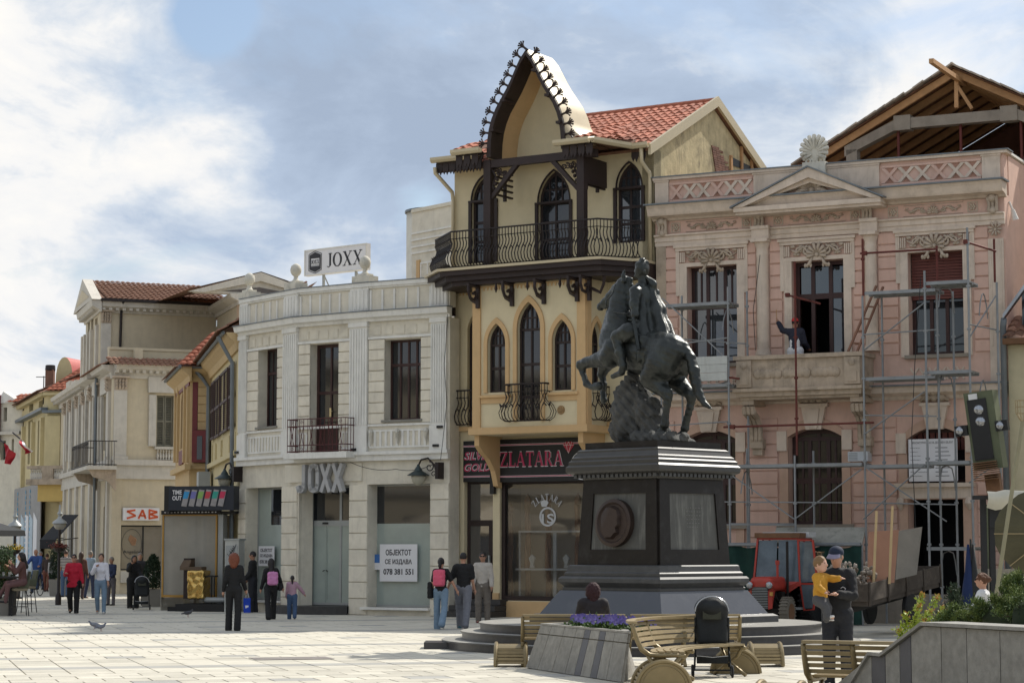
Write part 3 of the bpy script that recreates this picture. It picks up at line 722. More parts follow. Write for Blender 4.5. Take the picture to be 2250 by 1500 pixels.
 def st(x0,y0,x1,y1,d0,d1,mbx):
  dx,dy=x1-x0,y1-y0;l=math.hypot(dx,dy);nx,ny=-dy/l*bt/2,dx/l*bt/2;ex,ey=dx/l*.03,dy/l*.03
  mbx.prism([(x0-nx-ex,y0-ny-ey),(x1-nx+ex,y1-ny+ey),(x1+nx+ex,y1+ny+ey),(x0+nx-ex,y0+ny-ey)][::1],d0,d1)
 def poly(pts,d0,d1,mbx):
  for a,b_ in zip(pts,pts[1:]):st(*a,*b_,d0,d1,mbx)
 Hh=h1-h0;lw=w/4.15
 for dd0,dd1,mt,nm in ((.1,.26,m_grey,'sign_letter'),):
  for k,ch in enumerate('JOXX'):
   m=MB(FM);x=u0+k*lw*1.05;q=lambda a,c:(x+a*lw,h0+c*Hh)
   if ch=='J':poly([q(.12,.2),q(.22,.07),q(.45,.06),q(.62,.14),q(.66,.3),q(.66,.95)],dd0,dd1,m)
   elif ch=='O':poly([q(.5,.06),q(.25,.1),q(.16,.25),q(.16,.75),q(.25,.9),q(.5,.95),q(.75,.9),q(.84,.75),q(.84,.25),q(.75,.1),q(.5,.06)],dd0,dd1,m)
   else:st(*q(.15,.04),*q(.85,.96),dd0,dd1,m);st(*q(.85,.04),*q(.15,.96),dd0,dd1+.003,m)
   m.build(nm,mt,jx)
 a0,a1,b0,b1=FM.R(629,1022,797,1056);MB(FM).box(a0,min(a1,FM.W),.0,.05,b0,b1).build('sign_board',m_cream,jx)
 # camera and cables
 for F,px,py in ((FL,519,996),(FM,776,990),(FRt,957,981),(FRt,966,940)):
  u,h=F.uh(px,py,.15);m=MB(F);m.box(max(u,0)-.1,max(u,0)+.08,.08,.16,h,h+.07);m.build('security_camera',m_blk,jx)
 return hh
hhj=build_joxx()
def sheet_sign(name,F,rect,d,lines,label,mat=m_wsign,skew=0.0,cat='sign',th=.01,bold=.03):
 u0,u1,h0,h1=F.R(*rect,d);s=MB(F).box(u0,u1,d,d+th,h0,h1).build(name,mat,None,Matrix.Translation(F.p((u0+u1)/2,d,h0)))
 tag(s,label,cat);H_=h1-h0;W_=u1-u0
 for t,a,b,c,e in lines:text_obj(t,s,F.T,u0+W_*a,u0+W_*b,h0+H_*c,h0+H_*e,d+th+.001,m_ink,.002,bold=bold)
 return s
sheet_sign('rental_sign',FRt,(835,1195,917,1277),-.3,[('ОБЈЕКТОТ',.16,.84,.70,.86),('СЕ ИЗДАВА',.14,.86,.44,.60),('078 381 551',.10,.90,.18,.34)],'large white for-rent sign taped inside the right shop window of the white corner building')
sheet_sign('rental_sign',FL,(569,1199,603,1243),-.3,[('ОБЈЕКТОТ',.12,.88,.70,.88),('СЕ ИЗДАВА',.1,.9,.42,.60),('078 381 551',.08,.92,.12,.30)],'small white for-rent sign in the left shop window of the white corner building')
def poster():
 u0,u1,h0,h1=FRt.R(821,1217,838,1251,-.3);s=MB(FRt).box(u0,u1,-.31,-.302,h0,h1).build('poster',m_wsign,None,Matrix.Translation(FRt.p(u0,-.3,h0)))
 tag(s,'small blue and white poster beside the large for-rent sign','poster');MB(FRt).box(u0,u1,-.302,-.299,h0+(h1-h0)*.45,h1).build('blue_print',M('poster_blue',(.05,.16,.42),.5),s)
poster()
def roof_sign():
 A=AT(669,600,64.6);F=Fr((A.x,A.y),(A.x+2.55*math.sin(R_(51)),A.y-2.55*math.cos(R_(51))))
 u1=F.uh(806,560)[0];h0=F.uh(669,607)[1];h1=F.uh(671,550)[1]
 s=empty('rooftop_sign',F.p(u1/2,0,h0-.9),'white rooftop billboard with hexagonal emblem and black JOXX lettering','sign')
 MB(F).box(0,u1,-.16,0,h0,h1).build('sign_panel',m_wsign,s)
 m=MB(F);t=.035
 m.box(0,u1,0,.02,h0,h0+t);m.box(0,u1,0,.02,h1-t,h1);m.box(0,t,0,.021,h0+t,h1-t);m.box(u1-t,u1,0,.021,h0+t,h1-t);m.build('sign_frame',m_white,s)
 m=MB(F)
 for x in (u1*.28,u1*.8):m.box(x-.03,x+.03,-.12,-.06,h0-1.3,h0);m.tube([(x,.1,h0),(x+.1,.8,h0-1.2)],.02)
 m.build('sign_post',m_alu,s)
 H_=h1-h0;serif(mb :=MB(F),'JOXX',u1*.36,u1*.93,h0+H_*.24,h0+H_*.78,.0,.01);mb.build('lettering',m_ink,s)
 cx,cy,r=u1*.175,h0+H_*.5,H_*.44;hexo=[(cx+r*.78*x,cy+r*y) for x,y in ((0,-1),(1,-.72),(1,.72),(0,1),(-1,.72),(-1,-.72))]
 m=MB(F);I=[(cx+(u-cx)*.94,cy+(h-cy)*.95) for u,h in hexo];m.strip(I+[I[0]],hexo+[hexo[0]],0,.01)
 K=[(cx+(u-cx)*.85,cy+(h-cy)*.87) for u,h in hexo]
 m.prism([K[5],K[0],K[1],(K[1][0],cy-r*.36),(K[5][0],cy-r*.36)],0,.009);m.prism([(K[4][0],cy+r*.33),(K[2][0],cy+r*.33),K[2],K[3],K[4]],0,.009)
 m.box(K[5][0]-.0,K[5][0]+.05,0,.009,cy-r*.36,cy+r*.33);m.box(K[1][0]-.05,K[1][0],0,.009,cy-r*.36,cy+r*.33);m.box(cx-r*.6,cx+r*.6,0,.009,cy-r*.3,cy-r*.27)
 m.build('emblem',m_ink,s);serif(m2 :=MB(F),'JOXX',cx-r*.48,cx+r*.48,cy-r*.15,cy+r*.2,0,.011);m2.build('emblem_lettering',m_ink,s)
roof_sign()
def wall_lamp(F,u,h,label,out=1.0,dirr=-1,L_=.75):
 r=empty('wall_lamp',F.p(u,0,h),label,'street lamp','lanterns on the white corner building')
 m=MB(F);d=.25;x=u+dirr*L_
 m.box(u-.05,u+.05,0,d+.05,h-.25,h+.2)
 m.tube([(u,-d,h-.2),(u+dirr*L_*.15,-d,h+.12),(u+dirr*L_*.5,-d,h+.32),(u+dirr*L_*.85,-d,h+.28),(x,-d,h+.12)],.028,6)
 spiral(m,u+dirr*L_*.42,h+.08,.15,d,1.3,dirr,math.pi/2,.018);spiral(m,u+dirr*L_*.2,h-.12,.09,d,1.2,-dirr,0,.014)
 m.build('bracket',m_iron,r)
 c=(x,-d,h)
 MB(F).lathe([(.03,.16),(.05,.10),(.10,.03),(.12,-.02),(.30,-.13),(.31,-.15),(.12,-.09)],c,16).build('lamp_shade',M('lamp_green_black',(.035,.05,.05),.4,.3,bump=0),r,auto=35)
 MB(F).lathe([(.19,-.14),(.20,-.2),(.17,-.31),(.11,-.38),(.04,-.42),(.0,-.425)],c,14).build('lamp_globe',M('frosted_globe',(.42,.40,.32),.3,bump=0),r,smooth=True)
wall_lamp(FL,.12,FL.uh(530,1040)[1],'dark lantern on a scrolled bracket at the left corner of the white corner building',dirr=-1,L_=.6)
wall_lamp(FRt,FRt.uh(972,1030)[0],FRt.uh(972,1032)[1],'dark lantern on a scrolled bracket beside the right shop window of the white corner building',L_=.62)
# white building behind
def build_behind():
 r=empty('white_building',AT(950,1200,75),'plain cream rendered building with rounded corner behind the white corner building','building')
 F=Fr((AT(905,560,75).x,75),(AT(1060,560,75).x,72.0));top=AT(950,462,75).z
 m=MB(F);m.box(0,F.W,-8,0,0,top)
 m.box(-.0,F.W+.2,0,.05,top-.1,top+.02)
 b=m.build('wall',m_cream,r)
 K=MB();c=F.p(0,-1.0,0);K.lathe([(1.0,0),(1.0,top-.02)],(c.x,c.y,0),20);K.build('rounded_corner',m_cream,r,smooth=True)
 K=MB();K.lathe([(1.0,top-.02),(1.06,top-.02),(1.06,top+.06),(0.01,top+.06)],(c.x,c.y,0),20);K.build('corner_coping',m_zinc,r)
 for y in (505,520,535,549):
  h=AT(950,y,74).z;MB(F).box(0,F.W,0,.04,h-.03,h+.03).build('string_band',m_white,r)
 u0,u1,h0,h1=F.R(925,577,957,618);window(r,F,u0,u1,h0,h1,.04,m_white,g_sky,(.5,),(),.06,.1,.05)
 MB(F).box(u0-.2,u0-.02,0,.06,h0,h1+.1).build('window_reveal',m_peach,r)
build_behind()
# ================================================================== yellow house with the ogee gable
ZA,ZB=(-1.60,60.2),(3.74,56.88)
FZ=Fr(ZA,ZB)
zl=empty('ornate_house',(1.2,58.6,0),'tall pale yellow house with dark wooden balcony, pointed windows and palmette-fringed ogee gable','building')
def railing(F,pts,hb,ht,parent,r=.0145,gap=.095,belly=.16,mat=m_iron,scrollrow=True,name='balcony_railing'):
 """bellied iron railing following (u,d) points"""
 m=MB(F);L3=lambda u,d,h:(u,-d,h)
 m.tube([L3(u,d,ht) for u,d in pts],.025,5);m.tube([L3(u,d,hb+.03) for u,d in pts],.018,5);m.tube([L3(u,d,ht-.2) for u,d in pts],.014,4)
 for (a,b),(c,e) in zip(pts,pts[1:]):
  Ls=math.hypot(c-a,e-b);n=max(1,int(Ls/gap));nx,ny=-(e-b)/Ls,(c-a)/Ls
  if ny < 0 or (abs(ny) < .1 and nx*(c+a-pts[0][0]-pts[-1][0]) < 0):nx,ny=-nx,-ny
  H_=ht-.2-hb
  for k in range(n+1):
   x,y=a+(c-a)*k/n,b+(e-b)*k/n
   P=[L3(x+nx*q*belly,y+ny*q*belly,hb+.02+H_*z) for q,z in ((0,0),(.75,.12),(1,.3),(.6,.5),(-.1,.68),(-.25,.82),(.1,1))]
   m.tube(P,r,4);m.tube([L3(x,y,ht-.2),L3(x,y,ht)],r*.8,4)
   if scrollrow and k % 2==0:
    m.tube([L3(x+nx*.5*belly+.0,y+ny*.5*belly,hb+H_*.52),L3(x+nx*.7*belly+(c-a)/Ls*gap*.5,y+ny*.7*belly+(e-b)/Ls*gap*.5,hb+H_*.6),L3(x+nx*.4*belly+(c-a)/Ls*gap,y+ny*.4*belly+(e-b)/Ls*gap,hb+H_*.5)],.02,4)
 return m.build(name,mat,parent)
def pointed(F,parent,u0,u1,h0,h1,d,surround=.12,rise=None,**kw):
 rise=rise or (u1-u0)*.95
 w=window(parent,F,u0,u1,h0,h1,d-.12,m_dwood,g_dark,kw.get('cols',(.5,)),kw.get('rows',(.5,)),.06,.08,.05,arch=('pointed',rise))
 if surround:
  hs=h1-rise;I=arch_pts(u0,u1,hs,rise,'pointed');O=arch_pts(u0-surround,u1+surround,hs,rise+surround*1.5,'pointed')
  m=MB(F);m.strip([(u0,h0)]*0+I,O,d-.02,d+.05);m.box(u0-surround,u0,d-.02,d+.05,h0,hs);m.box(u1,u1+surround,d-.02,d+.05,h0,hs);m.build('arched_surround',m_peach,w)
 return w
def build_zlatara():
 F=FZ;W=F.W;D=1.2
 U=lambda px,py,d=0:F.uh(px,py,d)[0]
 H=lambda px,py,d=0:F.uh(px,py,d)[1]
 slab_t=H(1307,563,1.75);slab_b=slab_t-.34;eave=H(1425,322,.4)
 # ----- measured openings
 L3w=F.R(1037,391,1088,575);M3w=F.R(1183,379,1252,566);R3w=F.R(1355,361,1411,530)
 tops=[L3w,M3w,R3w];ar=.85
 ops3=[(a,b,max(c,slab_t),d,'pointed',(b-a)*ar) for a,b,c,d in tops]
 lw=F.R(1027,688,1062,935);ops2=[(lw[0],lw[1],lw[2],lw[3],'pointed',(lw[1]-lw[0])*.95)]
 door=(U(1020,1200),U(1083,1200),H(1050,1325),H(1050,968));shopw=(U(1098,1200),U(1098,1200)+2.75,H(1150,1319),H(1150,965))
 wall(MB(F),0,W,slab_b,eave,-.4,0,ops3).build('wall',m_yel,zl)
 wall(MB(F),0,W,H(1000,940),slab_b,-.4,0,ops2).build('wall',m_yel,zl)
 fl=H(1000,940)
 wall(MB(F),0,W,0,fl,-.4,0,[door,shopw]).build('wall',m_yel,zl)
 MB(F).box(-.02,W,0,.12,fl-.1,fl+.02).build('string_course',m_peach,zl)
 m=MB(F);m.box(door[1]+.02,shopw[0]+.0,0,.06,0,H(1090,1302));m.build('plinth',m_peach,zl)
 MB(F).box(shopw[0],W,0,.08,0,shopw[2]-.02).build('plinth',m_peach,zl)
 MB(F).box(.0,door[0],0,.05,0,.55).build('plinth',m_peach,zl)
 # ----- body: side walls and rear
 D2=6.9
 MB(F).box(0,.35,-D2,-.4,0,eave).build('side_wall',m_yel,zl);MB(F).box(0,W,-D2,-D2+.3,0,eave).build('rear_wall',m_oldw,zl)
 ridge=H(1565,226,-3.5)
 m=MB(F)
 n=MB(F);n.add([(W-.35,.0,0),(W-.35,D2,0),(W-.35,D2,eave+.0),(W-.35,3.5,ridge-.15),(W-.35,0,eave),(W,0,0),(W,D2,0),(W,D2,eave),(W,3.5,ridge-.15),(W,0,eave)],
  [(0,1,2,3,4),(9,8,7,6,5),(0,4,9,5),(1,6,7,2)]);n.build('gable_wall',m_oldw,zl)
 MB(F).box(.3,W-.3,-D2+.3,-.4,slab_t-.3,slab_t).build('floor',m_blk,zl);MB(F).box(.3,W-.3,-D2+.3,-.4,fl-.3,fl).build('floor',m_blk,zl)
 # exposed bricks, and a flat black sheet for the dark inside a hole
 Mg=Matrix.Translation(F.p(W+.004,0,0)) @ Matrix.Rotation(math.atan2(F.u.y,F.u.x)+math.pi/2,4,'Z')
 bme=MB().cbox((0,0,0),(.21,.05,.055)).me('brick',m_brick)
 def gpx(px,py):  # along the gable wall, height
  FG=Fr((F.B.x,F.B.y),(F.B.x-F.n.x*8,F.B.y-F.n.y*8));return FG.uh(px,py)
 for k in range(16):
  y=322+k*5.2;x0=1563+k*.8;x1=1568+min(k*2.6,26)+(4 if k % 2 else 0)
  a,z=gpx(x0,y);b,_=gpx(x1+6,y);x=a
  while x < b:mk('brick',bme,zl,Mg @ Matrix.Translation((x+.1,0.0,z)) @ Matrix.Rotation(rnd.uniform(-.04,.04),4,'Y'));x +=.225
 a,z=gpx(1606,345);b,z2=gpx(1650,378);m=MB(Mg);m.add([(a,-.02,z2),(b,-.02,z2),(b,-.02,z2+.15),((a+b)/2,-.02,z-.05),(a,-.02,z)],[(0,1,2,3,4)]);m.build('hole_shade',m_blk,zl)
 for px,y0,y1 in ((1604,342,380),(1627,322,380),(1649,350,378)):
  u,z=gpx(px,y0);_,zz=gpx(px,y1);m=MB(Mg);m.box(u-.05,u+.05,.0,.06,zz,z);m.build('gable_post',m_timber,zl)
 # ----- tiled roof
 al=F.u;sl_f=Vector((-F.n.x*3.95,-F.n.y*3.95,ridge-eave));up=sl_f.normalized();Ls=sl_f.length
 O=F.p(-.25,.45,eave+.02)
 m=MB(F);m.add([(-.25,-.45,eave-.05),(W+.12,-.45,eave-.05),(W+.12,3.5,ridge-.03),(-.25,3.5,ridge-.03),(-.25,D2+.5,eave-.05),(W+.12,D2+.5,eave-.05),(-.25,-.45,eave-.12),(W+.12,-.45,eave-.12),(W+.12,3.5,ridge-.12),(-.25,3.5,ridge-.12),(-.25,D2+.5,eave-.12),(W+.12,D2+.5,eave-.12)],
  [(0,1,2,3),(3,2,5,4),(6,9,8,7),(9,10,11,8),(0,6,7,1),(4,5,11,10),(0,3,9,6),(3,4,10,9),(1,7,8,2),(2,8,11,5)]);m.build('roof',m_soft,zl)
 nc=int((W+.4)/.235);nr=int(Ls/.33)
 tiles(zl,O,al,up,nc,nr,m_tile,300,.235,.33,order=lambda c:(c[0] < nc-19,c[1]),skip=lambda i,j:j < 3 and U(1062,345,D+.25)-.2 < -.25+i*.235 < U(1250,320,D+.25)+.3)
 m=MB(F)
 for k in range(int((W+.4)/.3)):m.tube([(-.25+k*.3,3.5,ridge+.03),(-.25+k*.3+.33,3.5,ridge+.05)],[.1,.085],8)
 m.build('ridge_tiles',m_tile,zl,kind='stuff')
 # verge boards of the gable end
 m=MB(F);t=.05
 for (y0,z0),(y1,z1) in (((-.5,eave-.08),(3.5,ridge+.04)),((3.5,ridge+.04),(D2+.55,eave-.08))):
  m.hexa([(W+.10,y0,z0-.16),(W+.18,y0,z0-.16),(W+.18,y1,z1-.16),(W+.10,y1,z1-.16),(W+.10,y0,z0+.12),(W+.18,y0,z0+.12),(W+.18,y1,z1+.12),(W+.10,y1,z1+.12)])
 m.build('verge_board',m_cream_metal,zl)
 # ----- gutters and downpipes
 def gutter(pts,r=.09):
  m=MB(F)
  for a,b in zip(pts,pts[1:]):
   d=Vector((b[0]-a[0],-(b[1]-a[1]),0)).normalized();n_=Vector((d.y,-d.x,0))
   prof=[(0,.02),(.0,-.05),(.04,-.11),(.12,-.11),(.17,-.05),(.17,.03),(.15,.03),(.15,-.04),(.11,-.09),(.05,-.09),(.02,-.05),(.02,.02)]
   V=[]
   for p in (a,b):
    for q,z in prof:V.append((p[0]+n_.x*q,-p[1]+n_.y*q,p[2]+z))
   k=len(prof);m.add(V,[(i,i+k,(i+1) % k+k,(i+1) % k) for i in range(k)]+[tuple(range(k)),tuple(range(2*k-1,k-1,-1))])
  return m.build('gutter',m_cream_metal,zl)
 gR=[U(1226,308,D+.45),U(1340,315,D+.3)]
 oR=U(1283,700,D)+.06   # right edge of the oriel
 oL=U(1042,700,D)
 g1=H(1230,312,D+.5)
 gutter([(oR-.62,D+.5,g1),(oR+.45,D+.5,g1),(oR+1.0,.5,g1-.05),(W+.15,.5,g1-.05)])
 gutter([(-.35,.55,H(962,350,.55)),(oL-.25,.55,H(962,350,.55)),])
 gutter([(oL-.42,D+.4,H(990,335,D+.4)),(oL+.5,D+.4,H(990,335,D+.4))])
 # eave roofs either side of the dormer, with tiles
 m=MB(F);z=g1+.02
 m.add([(oR-.6,-D-.5,z),(oR+.5,-D-.5,z),(oR+1.05,-.5,z),(oR+1.05,-.3,z+.1),(oR-.6,-.3,z+.1)],[(0,1,2,3,4)])
 m.add([(oR-.6,-D-.5,z-.08),(oR+.5,-D-.5,z-.08),(oR+1.05,-.5,z-.08),(oR+1.05,0,z-.08),(oR-.6,0,z-.08)],[(0,4,3,2,1)])
 m.build('eave_roof',m_soft,zl)
 zz=H(990,335,D+.4);m=MB(F);m.add([(oL-.45,-D-.4,zz),(oL+.6,-D-.4,zz),(oL+.6,.8,zz+.75),(oL-.45,.8,zz+.75)],[(0,1,2,3)]);m.build('eave_roof',m_soft,zl)
 tiles(zl,F.p(oL-.45,D+.4,zz+.02),F.u,Vector((-F.n.x,-F.n.y,.36)),2,3,m_tile,20,.235,.33)
 tiles(zl,F.p(oR-.1,D+.42,z+.03),F.u,Vector((-F.n.x,-F.n.y,.30)),3,6,m_tile,20,.235,.33,skip=lambda i,j:False)
 tiles(zl,F.p(oR+.6,D-.05,z+.03),F.u,Vector((-F.n.x,-F.n.y,.34)),2,4,m_tile,20,.235,.33)
 # ----- dormer: ogee barrel roof
 dl,dr=U(1072,345,D+.25),U(1240,320,D+.25)+.05;zb=H(1072,348,D+.25)+.02;zt=H(1153,112,D+.25);c=(dl+dr)/2;a_=(dr-dl)/2;Hh=zt-zb
 prof=[(1.0,0),(1.0,.08),(.985,.17),(.95,.27),(.88,.37),(.77,.47),(.63,.56),(.49,.65),(.37,.74),(.265,.83),(.15,.92),(.0,1.0)]
 def ogee(sc=1.0,dz=0,inner=0.0):
  Rt=[(c+a_*max(0,q-inner)*sc,zb+Hh*z*sc+dz) for q,z in prof];Lt=[(2*c-u,h) for u,h in Rt[:-1][::-1]];return Rt+Lt
 O_=ogee();flare=1.18
 Oo=[(c+(u-c)*(1+.0),h) for u,h in O_]
 # roof sheet flares at the foot on the right
 RO=[(u,h) for u,h in O_]
 RO2=[(c+(u-c)*1.03+(.75*max(0,1-(h-zb)/(.24*Hh))**1.6)*(1 if u > c else -.2),h+.02) for u,h in O_]
 m=MB(F)
 d0,d1=D+.25,D-1.1
 V=[];n=len(O_)
 for ps,d in ((RO,d0),(RO2,d0-.2),(RO2,d1)):
  V +=[(u,-d,h+.03) for u,h in ps]
 for ps,d in ((O_,d0),(O_,d1)):V +=[(u,-d,h-.03) for u,h in ps]
 fs=[]
 for r in range(2):fs +=[(r*n+i,r*n+i+1,(r+1)*n+i+1,(r+1)*n+i) for i in range(n-1)]
 fs +=[(3*n+i,4*n+i,4*n+i+1,3*n+i+1) for i in range(n-1)]+[(i,3*n+i,3*n+i+1,i+1) for i in range(n-1)]+[(2*n+i,2*n+i+1,4*n+i+1,4*n+i) for i in range(n-1)]
 m.add(V,fs);m.build('ogee_roof',m_cream_metal,zl,smooth=False,auto=35)
 # closing wall at the rear, recessed front wall, peach reveal
 m=MB(F);m.prism([(u,h-.04) for u,h in ogee(.98)],d1,d1+.08);m.build('dormer_back',m_yel,zl)
 I1=ogee(.90,0);m=MB(F);m.prism([(c+(u-c)*.93,h) for u,h in I1],d0-1.22,d0-1.17);m.build('dormer_wall',m_yel,zl)
 m=MB(F);Oi=[(c+(u-c)*.985,h-.02) for u,h in O_];Ii=[(c+(u-c)*.93,h) for u,h in I1]
 for i in range(n-1):
  m.add([(Oi[i][0],-(d0-.62),Oi[i][1]),(Oi[i+1][0],-(d0-.62),Oi[i+1][1]),(Ii[i+1][0],-(d0-1.19),Ii[i+1][1]),(Ii[i][0],-(d0-1.19),Ii[i][1])],[(0,1,2,3)])
 m.build('dormer_reveal',m_peach,zl,auto=40)
 # dark barge board round the arch
 m=MB(F);Bo=[(c+(u-c)*1.0,h) for u,h in O_];Bi=[(c+(u-c)*.86,zb+(h-zb)*.93) for u,h in O_];Bi=[(c+(u-c)*.9,zb+(h-zb)*.955) for u,h in O_];m.strip(Bi,Bo,d0-.1,d0+.06);
 Br=[(c+(u-c)*.965,zb+(h-zb)*.975) for u,h in O_]
 m.strip(Br,Bo,d0-.65,d0-.1);m.build('barge_board',m_dwood,zl)
 for k in (3,6,9,len(O_)-4,len(O_)-7):
  u,h=Bi[k];m=MB(F);m.box(u-.07,u+.07,d0-.4,d0+.12,h-.035,h+.035);m.build('purlin_end',m_dwood,zl)
 # palmettes along the edge
 pm=MB();
 for a in (-60,-28,0,28,60):
  s_,c_=math.sin(R_(a)),math.cos(R_(a));pm.tube([(0,0,.06),(s_*.05,0,.11+c_*.05),(s_*.115,0,.11+c_*.12)],[.012,.014,.022],5)
 pm.tube([(0,0,-.05),(0,0,.12)],[.03,.022],5);pme=pm.me('palmette',m_dwood)
 cum=[0];
 for p,q in zip(O_,O_[1:]):cum.append(cum[-1]+math.hypot(q[0]-p[0],q[1]-p[1]))
 nP=23
 for k in range(nP):
  s_=cum[-1]*(k+.25)/(nP-.5);i=max(j for j in range(len(cum)-1) if cum[j] <=s_);t=(s_-cum[i])/(cum[i+1]-cum[i])
  u=O_[i][0]+(O_[i+1][0]-O_[i][0])*t;h=O_[i][1]+(O_[i+1][1]-O_[i][1])*t;tx,tz=O_[i+1][0]-O_[i][0],O_[i+1][1]-O_[i][1]
  an=math.atan2(tz,-tx)*1.0
  ox,oz=tz,-tx;an=math.atan2(ox,oz)
  mw=F.T @ Matrix.Translation((u,-(d0+.02),h+.04)) @ Matrix.Rotation(an,4,'Y') @ Matrix.Scale(1.25,4);mk('palmette',pme,zl,mw)
 # ----- balcony structure
 pl,pr=U(1074,450,D+.1),U(1279,450,D+.1);pt=H(1279,335,D+.1)
 for x in (pl,pr):MB(F).box(x-.11,x+.11,D,D+.2,slab_t,pt+.05).build('post',m_dwood,zl)
 MB(F).box(pl-.15,pr+.45,D+.02,D+.18,pt-.16,pt+.05).build('beam',m_dwood,zl)
 for x,s in ((pl,1),(pr,-1)):
  m=MB(F);m.prism([(x,pt-1.0),(x+s*.14,pt-1.0),(x+s*.95,pt-.16),(x+s*.78,pt-.16)][::s],D+.04,D+.16)
  m.build('brace',m_dwood,zl)
  m=MB(F)
  for q in range(4):spiral(m,x+s*(.24+.1*q),pt-.28-.02*q-.0,.11-.01*q,D+.1,1.3,s,q,.022,10)
  m.tube([(x+s*.1,-D-.1,pt-.7),(x+s*.22,-D-.1,pt-.4),(x+s*.1,-D-.1,pt-.2)],.03,5)
  for q in range(4):m.ball((x+s*(.17+.05*q),-D-.1,pt-.72+.12*q),.055,6,4)
  m.build('fretwork',m_dwood,zl)
  m=MB(F);
  for q in range(5):m.box(x-.03,x+.03,.1,D,pt-.15-.16*q-.05,pt-.15-.16*q)
  m.box(x-.04,x+.04,.45,.52,pt-.95,pt-.1);m.box(x-.04,x+.04,D-.15,D-.08,pt-.95,pt-.1)
  m.build('side_fret_panel',m_dwood,zl)
 # ornaments hanging from the eave: pointed valance boards
 vb=MB().prism([(-.1,0),(-.1,-.2),(-.05,-.32),(0,-.22),(.05,-.34),(.1,-.2),(.1,0)][::-1],0,.03).me('valance_board',m_dwood)
 def valance(u0,u1,d,h,side=False):
  n=max(1,int(abs(u1-u0)/.21))
  for k in range(n):mk('valance_board',vb,zl,F.T @ Matrix.Translation((u0+(u1-u0)*(k+.5)/n,-d,h)))
  MB(F).box(u0,u1,d-.06,d,h,h+.12).build('valance_rail',m_dwood,zl)
 valance(oR-.45,oR+.5,D+.44,g1-.12);valance(oR+.95,W,.42,g1-.15);valance(-.28,oL-.2,.5,H(962,350,.55)-.12);valance(oL-.38,oL+.38,D+.35,H(990,335,D+.4)-.12)
 m=MB(F)
 MB(F).box(pr+.05,pr+.10,.15,D,pt-.8,pt-.1).build('side_fret_panel',m_dwood,zl)
 # slab
 sl0=U(962,600,1.75);sR=U(1307,563,1.75)
 def slab(o,h0,h1,mat,name):
  P=[(-.3-o,.35+o),(-.3-o+.0,.35+o),(oL-.55-o,1.45+o),(sR-.1,1.45+o),(sR+.0+o*.5,1.4+o),(sR+.62,.55+o),(W+.02,.55+o),(W+.02,-.1),(-.3-o,-.1)]
  P=P[1:];m=MB(F);n=len(P);m.add([(u,-d,h0) for u,d in P]+[(u,-d,h1) for u,d in P],[tuple(range(n-1,-1,-1)),tuple(range(n,2*n))]+[(i,(i+1) % n,(i+1) % n+n,i+n) for i in range(n)]);m.build(name,mat,zl)
 slab(.30,slab_t-.07,slab_t,m_cream_metal,'balcony_slab');slab(.24,slab_t-.2,slab_t-.07,m_dwood,'slab_fascia');slab(.12,slab_t-.34,slab_t-.2,m_dwood,'slab_moulding');slab(.0,slab_t-.46,slab_t-.34,m_dwood,'slab_moulding')
 rt=H(1288,483,1.55)
 railing(F,[(-.3,.5),(oL-.5,1.6),(sR-.02,1.6),(sR+.62,.72),(W-.03,.72)],slab_t+.01,rt,zl)
 # top floor doors and windows
 for k,(a,b,c_,d_) in enumerate(tops):
  c0=max(c_,slab_t+.01);rise=(b-a)*ar
  w=window(zl,F,a,b,c0,d_,-.1,m_dwood,g_dark if k !=2 else g_sky,(.5,),(.33,.66),.07,.08,.05,arch=('pointed',rise),panes=True)
  m=MB(F);fr=.09;hs=d_-rise
  m.box(a-fr,a,-.02,.05,c0,hs-.02);m.box(b,b+fr,-.02,.05,c0,hs-.02);m.box(a-fr,b+fr,0,.06,hs-.06,hs+.0)
  m.build('door_casing',m_dwood,w)
  m=MB(F);I=arch_pts(a,b,hs,rise,'pointed');Oq=arch_pts(a-.03,b+.03,hs,rise+.05,'pointed');m.strip(I,Oq,-.02,.03);m.build('arch_rim',m_dwood,w)
 # ----- oriel
 ob,ot=H(1160,938,D),slab_t-.4
 wl,wm_,wr=F.R(1072,712,1112,861,D),F.R(1137,665,1189,866,D),F.R(1214,703,1257,856,D)
 opsO=[(a,b,c_,d_,'pointed',(b-a)*.95) for a,b,c_,d_ in (wl,(wm_[0],wm_[1],H(1160,925,D),wm_[3]),wr)]
 wall(MB(F),oL,oR,ob,ot,D-.25,D,opsO).build('oriel_wall',m_yel,zl)
 MB(F).box(oL,oL+.2,0,D-.25,ob,ot).build('oriel_side',m_yel,zl)
 FS=Fr((F.p(oR,D,0).x,F.p(oR,D,0).y),(F.p(oR,0,0).x,F.p(oR,0,0).y))
 sw=FS.R(1297,703,1322,852);ops_s=[(sw[0],sw[1],sw[2],sw[3],'pointed',(sw[1]-sw[0])*.95)]
 wall(MB(FS),.25,FS.W,ob,ot,-.2,0,ops_s).build('oriel_side',m_yel,zl);pointed(FS,zl,sw[0],sw[1],sw[2],sw[3],0,.09,cols=(.5,))
 for a,b,c_,d_ in (wl,wr):pointed(F,zl,a,b,c_,d_,D,.11)
 pointed(F,zl,wm_[0],wm_[1],H(1160,925,D),wm_[3],D,.12,rows=(.25,.62))
 pointed(F,zl,lw[0],lw[1],lw[2],lw[3],0,.0)
 for x0,x1,F_ in ((oL,oL+.2,F),(oR-.22,oR+.0,F)):
  MB(F_).box(x0-.02,x1+.02,D,D+.06,ob,ot).build('corner_pilaster',m_peach,zl)
 MB(FS).box(.0,.22,0,.04,ob,ot).build('corner_pilaster',m_peach,zl)
